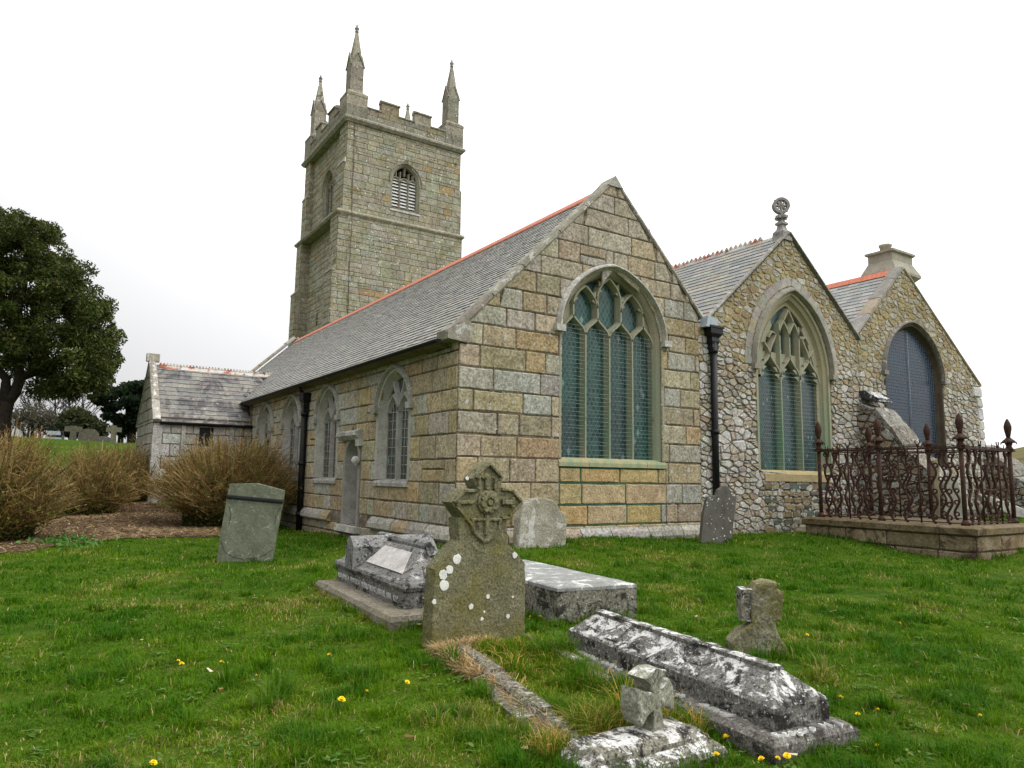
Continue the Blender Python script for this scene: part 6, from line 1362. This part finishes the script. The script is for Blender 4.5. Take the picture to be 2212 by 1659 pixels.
for px, py, s, lab in FL_:
    P = onground(px, py, .055); z = gz(P.x, P.y); lab = ('yellow ' + lab).replace('yellow big', 'big yellow')
    if len(lab.split()) > 16: lab = ' '.join(lab.split()[:16])
    if proto is None:
        o = dandelion((P.x, P.y, z), lab, s); L0 = Vector((P.x, P.y, z)); mb = MB()
        for ring_, (n_, rad, zz, tilt) in enumerate(((16, .020, .066, .1), (14, .016, .070, .35), (10, .010, .074, .8))):
            for k in range(n_):
                a = 2*math.pi*(k+.5*ring_)/n_+rnd.uniform(-.1,.1); c_, s_ = math.cos(a), math.sin(a); w_ = .0032
                tip = L0+Vector((c_*rad*math.cos(tilt), s_*rad*math.cos(tilt), zz+rad*math.sin(tilt))); sd_ = Vector((-s_, c_, 0))*w_; b_ = L0+Vector((c_*.003, s_*.003, zz-.002))
                mb.poly([b_-sd_*.6, b_+sd_*.6, tip+sd_, tip-sd_], jit((.88,.62,.008), .08))
        mb.build('flower_head', PET, o); mb = MB(); mb.tube([L0+Vector((0,0,-.01)), L0+Vector((.002,.001,.035)), L0+Vector((0,0,.066))], .0022, 5); mb.tube([L0+Vector((0,0,.055)), L0+Vector((0,0,.068))], [.003,.007], 6); mb.build('stem', STEM, o); proto = o
    else:
        o = dup_tree(proto); o.location = (P.x, P.y, z); o['label'] = lab; o.scale = (s, s, s); o.rotation_euler = (rnd.uniform(-.5,.3), rnd.uniform(-.4,.4), rnd.uniform(0,6))
# ---------------------------------------------------------------- clipped bushes
TWIG = leafmat('bush_twig', .8, .05); LEAF = leafmat('bush_leaf', .6, .25)
def twigs_np(P0, P1, r0, r1, c0):
    """three-sided tapering sticks; arrays (n,3)"""
    n = len(P0); d = P1-P0; d /= np.linalg.norm(d, axis=1)[:,None]+1e-9; h = np.where(np.abs(d[:,2:3]) < .9, np.array([[0,0,1.]]), np.array([[1.,0,0]])); u = np.cross(d, h); u /= np.linalg.norm(u, axis=1)[:,None]; v = np.cross(d, u); V = []
    for p, r in ((P0, r0), (P1, r1)):
        for k in range(3): V.append(p+(u*math.cos(2*math.pi*k/3)+v*math.sin(2*math.pi*k/3))*r[:,None])
    V = np.stack(V, 1).reshape(-1, 3); k = np.arange(n)[:,None]*6; Qd = np.concatenate([k+np.array([[j,(j+1)%3,3+(j+1)%3,3+j]]) for j in range(3)], 1).reshape(-1, 4); return V, Qd, np.repeat(c0, 3, 0)
def leaves_np(C, size, pal, flat=0.):
    n = len(C); a = rng.normal(size=(n,3)); a /= np.linalg.norm(a, axis=1)[:,None]; b = np.cross(a, rng.normal(size=(n,3))); b /= np.linalg.norm(b, axis=1)[:,None]; s = size*(.6+.8*rng.random((n,1)))
    V = np.stack([C-a*s, C+b*s*.45, C+a*s, C-b*s*.45], 1).reshape(-1, 3); c = np.array(pal)[rng.integers(0, len(pal), n)]*(.65+.7*rng.random((n,1))); return V, np.arange(4*n).reshape(-1, 4), c
def bush(label, base, rad, hgt, n, flat=(1.,1.), leafn=3000, splay=1.0, green=0.):
    o = thing('bush', label, 'bush', base, 'clipped twiggy bushes'); B = np.array(base); rng2 = rng
    az = rng.random(n)*2*np.pi; rr0 = rad*.34*np.sqrt(rng.random(n)); el = np.pi/2 - (rng.random(n)**.75)*1.15*splay
    b = B + np.stack([rr0*np.cos(az)*flat[0], rr0*np.sin(az)*flat[1], np.full(n, -.05)], 1)
    env = 1/np.sqrt((np.cos(el)/rad)**2+(np.sin(el)/hgt)**2)*(.58+.50*rng.random(n)**.8)
    az2 = az+rng.normal(0, .35, n); d = np.stack([np.cos(el)*np.cos(az2)*flat[0], np.cos(el)*np.sin(az2)*flat[1], np.sin(el)], 1)
    mid = b+d*(env*.5)[:,None]*np.array([[.8,.8,1.08]])+rng.normal(0, .07, (n,3)); tip = b+d*env[:,None]+rng.normal(0, .11, (n,3))
    pal = np.array([(.20,.12,.045),(.27,.175,.065),(.13,.08,.033),(.33,.24,.105),(.14,.115,.035),(.22,.165,.055)]); c = pal[rng.integers(0, len(pal), n)]*(.7+.6*rng.random((n,1)))
    Vs, Qs, Cs = [], [], []; off = 0
    def addt(t):
        nonlocal off
        V, Qd, C = t; Vs.append(V); Qs.append(Qd+off); Cs.append(C); off += len(V)
    r = .007+.011*rng.random(n)**2; addt(twigs_np(b, mid, r, r*.8, c)); addt(twigs_np(mid, tip, r*.8, r*.5, c*1.15))
    for rep in range(7):
        t = .35+.6*rng.random(n); base_ = np.where((t < .5)[:,None], b+(mid-b)*(t*2)[:,None], mid+(tip-mid)*(t*2-1)[:,None]); dd = d+rng.normal(0, .75, (n,3)); dd[:,2] = np.abs(dd[:,2])*.7+.05; dd /= np.linalg.norm(dd, axis=1)[:,None]; l = .12+.22*rng.random(n); e = base_+dd*l[:,None]
        k = rng.random(n) < .9; addt(twigs_np(base_[k], e[k], np.full(k.sum(), .006), np.full(k.sum(), .0035), (c*1.25)[k]))
    k = rng.random(n) < .35; dv = (tip-mid)[k]; dv /= np.linalg.norm(dv, axis=1)[:,None]; addt(twigs_np(tip[k]-dv*.02, tip[k]+dv*.015, np.full(k.sum(), .008), np.full(k.sum(), .007), np.tile((.42,.34,.2), (k.sum(),1))))
    np_mesh('twigs', np.vstack(Vs), np.vstack(Qs), np.vstack(Cs), TWIG, o)
    t = rng.random(leafn); ii = rng.integers(0, n, leafn); C = b[ii]+(tip-b)[ii]*(.2+.78*t)[:,None]+rng.normal(0, .10, (leafn,3)); C[:,2] = np.maximum(C[:,2], B[2]+.03)
    V, Qd, c2 = leaves_np(C, .030, [(.10,.125,.025),(.15,.15,.035),(.19,.15,.04),(.06,.09,.02),(.21,.13,.045)] if not green else [(.05,.09,.02),(.035,.065,.015),(.08,.1,.03)]); np_mesh('foliage', V, Qd, c2, LEAF, o)
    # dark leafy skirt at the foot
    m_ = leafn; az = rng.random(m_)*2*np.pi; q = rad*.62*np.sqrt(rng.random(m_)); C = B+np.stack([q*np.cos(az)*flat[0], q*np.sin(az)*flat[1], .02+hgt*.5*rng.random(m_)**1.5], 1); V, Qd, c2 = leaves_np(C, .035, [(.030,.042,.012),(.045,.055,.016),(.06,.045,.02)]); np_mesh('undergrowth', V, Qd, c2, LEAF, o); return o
def bpos(px, py, inward=.5):
    P = onground(px, py); d = Vector((P.x, P.y, 0)).normalized(); x, y = P.x+d.x*inward, P.y+d.y*inward; return (x, y, gz(x, y))
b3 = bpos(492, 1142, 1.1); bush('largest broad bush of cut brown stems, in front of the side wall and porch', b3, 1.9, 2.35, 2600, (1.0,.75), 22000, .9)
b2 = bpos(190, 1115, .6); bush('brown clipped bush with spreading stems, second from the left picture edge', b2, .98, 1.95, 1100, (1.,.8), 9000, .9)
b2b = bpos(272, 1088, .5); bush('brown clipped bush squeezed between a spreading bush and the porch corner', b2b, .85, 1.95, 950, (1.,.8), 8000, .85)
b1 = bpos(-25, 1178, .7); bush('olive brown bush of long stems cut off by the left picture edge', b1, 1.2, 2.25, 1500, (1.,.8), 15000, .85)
# low leafy weeds on the bed edge
o = thing('weed_clump', 'low bright green leafy weeds on the brown bed edge at left', 'weeds', tuple(onground(150, 1172))); C = np.array([tuple(onground(rnd.gauss(150, 32), rnd.gauss(1173, 6), .03)) for _ in range(260)]); C[:,2] += rng.random(len(C))*.10
V, Qd, c2 = leaves_np(C, .055, [(.07,.17,.03),(.10,.22,.05),(.05,.12,.02)]); np_mesh('foliage', V, Qd, c2, LEAF, o)
# ---------------------------------------------------------------- trees
BARK = plain('dark_bark', (.035,.028,.022), .95, .1, .4, 12, .6)
def limb(mb, pts, r): mb.tube(pts, r, 8, (.03,.025,.02))
def cloud(cl, n, size, pal, hol=.55):
    """leaves spread through clumps (centre, radii)"""
    vol = np.array([r[0]*r[1]*r[2] for _, r in cl])**.66; vol /= vol.sum(); k = rng.choice(len(cl), n, p=vol); C = np.array([c for c, _ in cl])[k]; Rr_ = np.array([r for _, r in cl])[k]
    d = rng.normal(size=(n,3)); d /= np.linalg.norm(d, axis=1)[:,None]; q = (hol+(1.04-hol)*rng.random(n)**.7)[:,None]; P = C+d*q*Rr_; tone = np.array([.75+.5*rnd.random() for _ in cl])[k][:,None]
    V, Qd, c = leaves_np(P, size, pal); return V, Qd, c*tone
# evergreen oak at the left
D = 30.0
def at(px, py, dist): d = ray(px, py); return EYE+d*(dist/math.hypot(d.x, d.y))
tb = at(2, 1000, 30); tb = (tb.x, tb.y, gz(tb.x, tb.y)-.1)
oak = thing('oak_tree', 'big dark evergreen oak leaning in from the left picture edge', 'tree', tb)
mb = MB(); A = lambda x, y, d=30: at(x, y, d)
limb(mb, [Vector(tb), A(0, 960), A(2, 900), A(12, 868)], [.38,.32,.29,.26]); limb(mb, [A(8, 875), A(32, 848), A(44, 818), A(40, 790), A(60, 740), A(110, 690)], [.24,.18,.17,.15,.1,.05]); limb(mb, [A(10, 872), A(12, 840), A(13, 818), A(-20, 780), A(-40, 700)], [.22,.16,.14,.11,.07]); limb(mb, [A(5, 880), A(-25, 850), A(-70, 800), A(-110, 720)], [.24,.2,.14,.07])
limb(mb, [A(42, 815), A(90, 800), A(150, 770), A(205, 760)], [.16,.12,.08,.04]); limb(mb, [A(42, 790), A(35, 700), A(50, 600), A(60, 540)], [.18,.14,.1,.05]); limb(mb, [A(60, 740), A(120, 720), A(190, 690)], [.1,.07,.03])
mb.build('trunk', BARK, oak)
def ell(px, py, r, d=30, zr=.75): c = at(px, py, d); s = d/FPX*1.0; return (tuple(c), (r*s, r*s*1.1, r*s*zr))
cl = []
outl = [(20,500,45),(75,520,45),(-40,490,60),(110,560,48),(150,600,45),(185,650,45),(210,690,45),(228,720,32),(226,770,34),(238,805,18),(200,800,40),(150,740,45),(120,670,60),(70,610,70),(20,600,80),(-50,580,90),(60,700,60),(110,780,35),(0,700,70),(-70,700,80),(-100,620,90),(170,820,28),(205,838,20),(140,835,22),(95,835,24),(30,770,32),(85,760,40),(-120,520,70),(160,690,50),(40,545,50),(185,740,40),(122,600,50)]
for x, y, r in outl:
    for _ in range(max(4, int(r/3.2))):
        a_, q_ = rnd.uniform(0, 6.283), math.sqrt(rnd.random()); cl.append(ell(x+r*q_*math.cos(a_)*.98, y+r*q_*math.sin(a_)*.9, rnd.uniform(9, 24), 30+rnd.uniform(-2.6, 2.6), .85))
for _ in range(80):      # ragged sprays round the rim
    x, y, r = rnd.choice(outl); a_ = rnd.uniform(0, 6.283); cl.append(ell(x+r*1.08*math.cos(a_), y+r*1.02*math.sin(a_), rnd.uniform(4, 9), 30+rnd.uniform(-1.5, 1.5), .8))
V, Qd, c = cloud(cl, 110000, .060, [(.034,.052,.013),(.048,.070,.016),(.070,.088,.020),(.105,.10,.028),(.026,.038,.012)], .35); np_mesh('crown', V, Qd, c, leafmat('oak_leaf', .45, .2), oak)
mb = MB()
for c_, r_ in cl[::4]:   # twigs carrying the leaf sprays
    P0 = Vector(c_); P1 = P0+(A(45, 780)-P0)*rnd.uniform(.12, .3)+Vector((0,0,-.3)); mb.tube([P0, P1], [.01, .03], 3, (.03,.025,.02))
mb.build('branches', BARK, oak)
# pine and scrub beyond
def tree(name, label, base_px, d, trunkp, clumps, n, size, pal, hol=.4, group='trees beyond the churchyard'):
    P = at(*base_px, d); b = (P.x, P.y, gz(P.x, P.y)-.1); o = thing(name, label, 'tree', b, group); mb = MB(); limb(mb, [Vector(b)] + [at(x, y, d) for x, y, _ in trunkp], [trunkp[0][2]*1.2]+[q[2] for q in trunkp]); mb.build('trunk', BARK, o)
    if clumps:
        V, Qd, c = cloud([ell(x, y, r, d+rnd.uniform(-1,1), zr) for x, y, r, zr in clumps], n, size, pal, hol); np_mesh('crown', V, Qd, c, LEAF, o)
    return o
DKG = [(.016,.028,.014),(.022,.036,.016),(.012,.022,.012)]; OLV = [(.045,.05,.022),(.06,.06,.028),(.035,.045,.02)]
tree('pine_tree', 'dark flat-topped pine showing between big oak and porch', (285, 950), 62, [(285,930,.3),(278,880,.25),(262,850,.15)], [(225,855,24,.4),(262,848,28,.4),(300,840,34,.45),(330,835,30,.45),(205,858,14,.4),(250,876,22,.4),(290,868,26,.5),(318,880,26,.8),(240,900,18,.5),(300,905,26,.9),(270,925,22,.8),(325,920,20,1)], 9000, .16, DKG)
tree('pine_tree', 'thin dark pine bent behind the flat-topped pine', (262, 950), 64, [(262,925,.2),(235,880,.14),(205,862,.08)], [(215,868,14,.4),(235,885,14,.4),(258,905,16,.6)], 1800, .15, DKG)
tree('shrub_tree', 'rounded olive green shrub tree behind the distant gravestones', (160, 950), 55, [(160,935,.1),(160,910,.06)], [(160,905,26,.9),(175,915,28,.9),(200,925,24,.8),(145,920,20,.8),(215,930,20,.8)], 5000, .13, OLV)
tree('shrub_tree', 'low dark green shrub left of the olive shrub tree', (135, 952), 52, [(135,940,.1),(135,930,.05)], [(130,930,18,.7),(150,932,16,.7),(115,935,12,.7)], 2500, .11, DKG)
tree('hedge_tree', 'grey brown leafless hedge tree between white house and shrubs', (70, 950), 60, [(70,930,.12),(72,890,.08)], [(70,900,34,.8),(95,915,26,.8),(45,905,24,.8),(110,905,18,.9)], 3500, .09, [(.07,.06,.05),(.09,.08,.065),(.05,.05,.04)], .2)
def bare(label, px, py, top, d, n, seed):
    r = random.Random(seed); P = at(px, py, d); b = Vector((P.x, P.y, gz(P.x, P.y)-.1)); o = thing('bare_tree', label, 'tree', b.to_tuple(), 'leafless trees beyond the churchyard'); mb = MB(); T = at(px, top, d); H = T.z-b.z
    mb.tube([b, b+Vector((0,0,H*.5)), T], [.13,.09,.03], 5, (.06,.05,.045))
    def grow(p, dr, l, rad, dep):
        q = p+dr*l; mb.tube([p, (p+q)/2+Vector((r.uniform(-1,1), r.uniform(-1,1), r.uniform(-1,1)))*l*.07, q], [rad, rad*.8, rad*.6], 4 if dep > 1 else 3, (.065,.055,.05))
        if dep > 0:
            for _ in range(3): grow(p+(q-p)*r.uniform(.45,1), (dr+Vector((r.uniform(-1,1), r.uniform(-1,1), r.uniform(-.1,.8)))*.6).normalized(), l*r.uniform(.5,.75), rad*.6, dep-1)
    for i in range(n): grow(b+Vector((0,0,H*r.uniform(.25,.85))), Vector((r.uniform(-1,1), r.uniform(-1,1), r.uniform(.5,1.3))).normalized(), H*r.uniform(.2,.34), .045, 3)
    mb.build('branches', BARK, o)
for i, (x, top, lab) in enumerate(((85,845,'fine bare tree standing just right of the oak trunk'),(118,838,'tallest fine bare tree left of the dark pine'),(150,842,'bare tree rising behind the olive shrub tree'),(178,850,'bare tree nearest to the dark pine'),(60,858,'bare bushy tree behind the white house gable'))): bare(lab, x, 950, top, 66+i, 9, 50+i)
# ---------------------------------------------------------------- far things
HW = plain('whitewashed_wall', (.62,.62,.62), .8, .2, .08, 3); HR = plain('grey_house_roof', (.16,.16,.17), .7, .3, .15, 5)
P = at(-12, 960, 72); house = thing('house', 'whitewashed house gable behind the oak trunk at the far left', 'house', (P.x, P.y, gz(P.x, P.y)))
dv = Vector((P.x, P.y, 0)).normalized(); FHS = Frame((P.x, P.y), (dv.y, -dv.x)); tz = at(-8, 855, 72).z; ez = at(48, 935, 72).z; w_ = (at(48, 935, 72)-at(-12, 935, 72)).length; g0 = gz(P.x, P.y)-.5
mb = MB(); gp = [(-w_*1.1, g0), (w_, g0), (w_, ez), (0, tz), (-w_*1.1, ez)]; mb.rings([[FHS(u, z, d) for u, z in gp] for d in (0, -8)], (.6,.6,.6)); mb.build('wall', HW, house)
mb = MB(); mb.sweep(FHS, [(-w_*1.2, ez-.2), (0, tz+.08), (w_*1.1, ez-.2)], [(0,-8.1),(0,.15),(.14,.15),(.14,-8.1)], (.2,.2,.2)); mb.build('roof', HR, house)
for k, x_ in enumerate((.35,)):
    mb = MB(); mb.box((w_*.30, -.02, ez+.1), (w_*.55, .03, ez+.75), (.08,.09,.1), 0, FHS); mb.build('window', plain('window_pane', (.06,.07,.08), .2, .5), house)
DST = stone('distant_headstone', 20, (.7,1.25), .62, (.4,.4,.36), .66, (.08,.075,.06))
def far_stone(name, label, px, py, d, kind, h, w_, c=(.13,.125,.09), mat=None):
    P = at(px, py, d); g0 = gz(P.x, P.y); o = thing(name, label, 'headstone', (P.x, P.y, g0), 'distant headstones on the crest'); dv = Vector((P.x, P.y, 0)).normalized(); f = Frame((P.x, P.y), (dv.y, -dv.x)); mb = MB()
    if kind == 'cross':
        a = w_*.17; q = [(-a*1.3,g0-.2),(a*1.3,g0-.2),(a,g0+h*.62),(w_/2,g0+h*.62),(w_/2,g0+h*.62+2*a),(a,g0+h*.62+2*a),(a,g0+h),(-a,g0+h),(-a,g0+h*.62+2*a),(-w_/2,g0+h*.62+2*a),(-w_/2,g0+h*.62),(-a,g0+h*.62)]
    elif kind == 'round': q = [(-w_/2,g0-.2),(w_/2,g0-.2),(w_/2,g0+h*.6)] + [(w_/2*math.cos(t), g0+h*.6+h*.4*math.sin(t)) for t in frange(.2, 2.9, 8)] + [(-w_/2,g0+h*.6)]
    else: q = [(-w_/2,g0-.2),(w_/2,g0-.2),(w_/2-.12,g0+h),(-w_/2-.12,g0+h)]
    mb.rings([[f(u, z, dd) for u, z in q] for dd in (0, -.16)], c); mb.build('slab', mat or DST, o)
    if kind == 'slab': mb = MB(); mb.sweep(f, [(-w_/2-.04,g0+h*.35),(w_/2-.04,g0+h*.35)], [(-.05,-.02),(-.05,.02),(.05,.02),(.05,-.02)], (.03,.03,.04)); mb.build('inscription', IRONBLK, o)
def hh(px, ytop, ybot, d): return (at(px, ytop, d)-at(px, ybot, d)).length
far_stone('headstone', 'glossy blue-grey slab headstone tilted on the distant grass crest', 118, 962, 44, 'slab', hh(118,946,962,44), .62, (.36,.42,.48), plain('polished_grey_slab', (.36,.42,.48), .25, .5, .1))
far_stone('headstone', 'stone cross on the distant crest right of the glossy slab', 156, 958, 47, 'cross', hh(156,924,958,47), .85)
far_stone('headstone', 'round-topped dark headstone on the distant crest', 190, 958, 47, 'round', hh(190,928,958,47), 1.0, (.13,.12,.09))
far_stone('headstone', 'tallest stone cross on the crest beside the porch', 244, 955, 45, 'cross', hh(244,918,955,45), .75, (.17,.165,.115))
far_stone('headstone', 'small cross behind the glossy slab on the crest', 125, 948, 50, 'cross', hh(125,930,950,50), .6)
far_stone('headstone', 'low grey headstone between round stone and tallest cross', 222, 960, 48, 'round', hh(222,942,960,48), .8, (.15,.15,.13))
# field wall and rocks at the right
fw = thing('field_wall', 'dark dry-stone field wall below the brown hillside at far right', 'wall', at(2150, 1020, 72).to_tuple()[:2]+(2.5,)); mb = MB(); pts = [at(x, 1018, 72) for x in range(1500, 2420, 40)]
for a, b in zip(pts, pts[1:]):
    n_ = Vector((a.x, a.y, 0)).normalized(); za, zb = gz(a.x, a.y), gz(b.x, b.y); mb.rings([[p+n_*x+Vector((0,0,z-p.z)) for x, z in ((-.4,z0-.3),(-.3,z0+.55+rnd.uniform(-.1,.1)),(.3,z0+.55),(.4,z0-.3))] for p, z0 in ((a, za), (b, zb))], pick([(.12,.11,.09),(.09,.085,.07)], .2))
mb.build('stones', RUBBLE, fw)
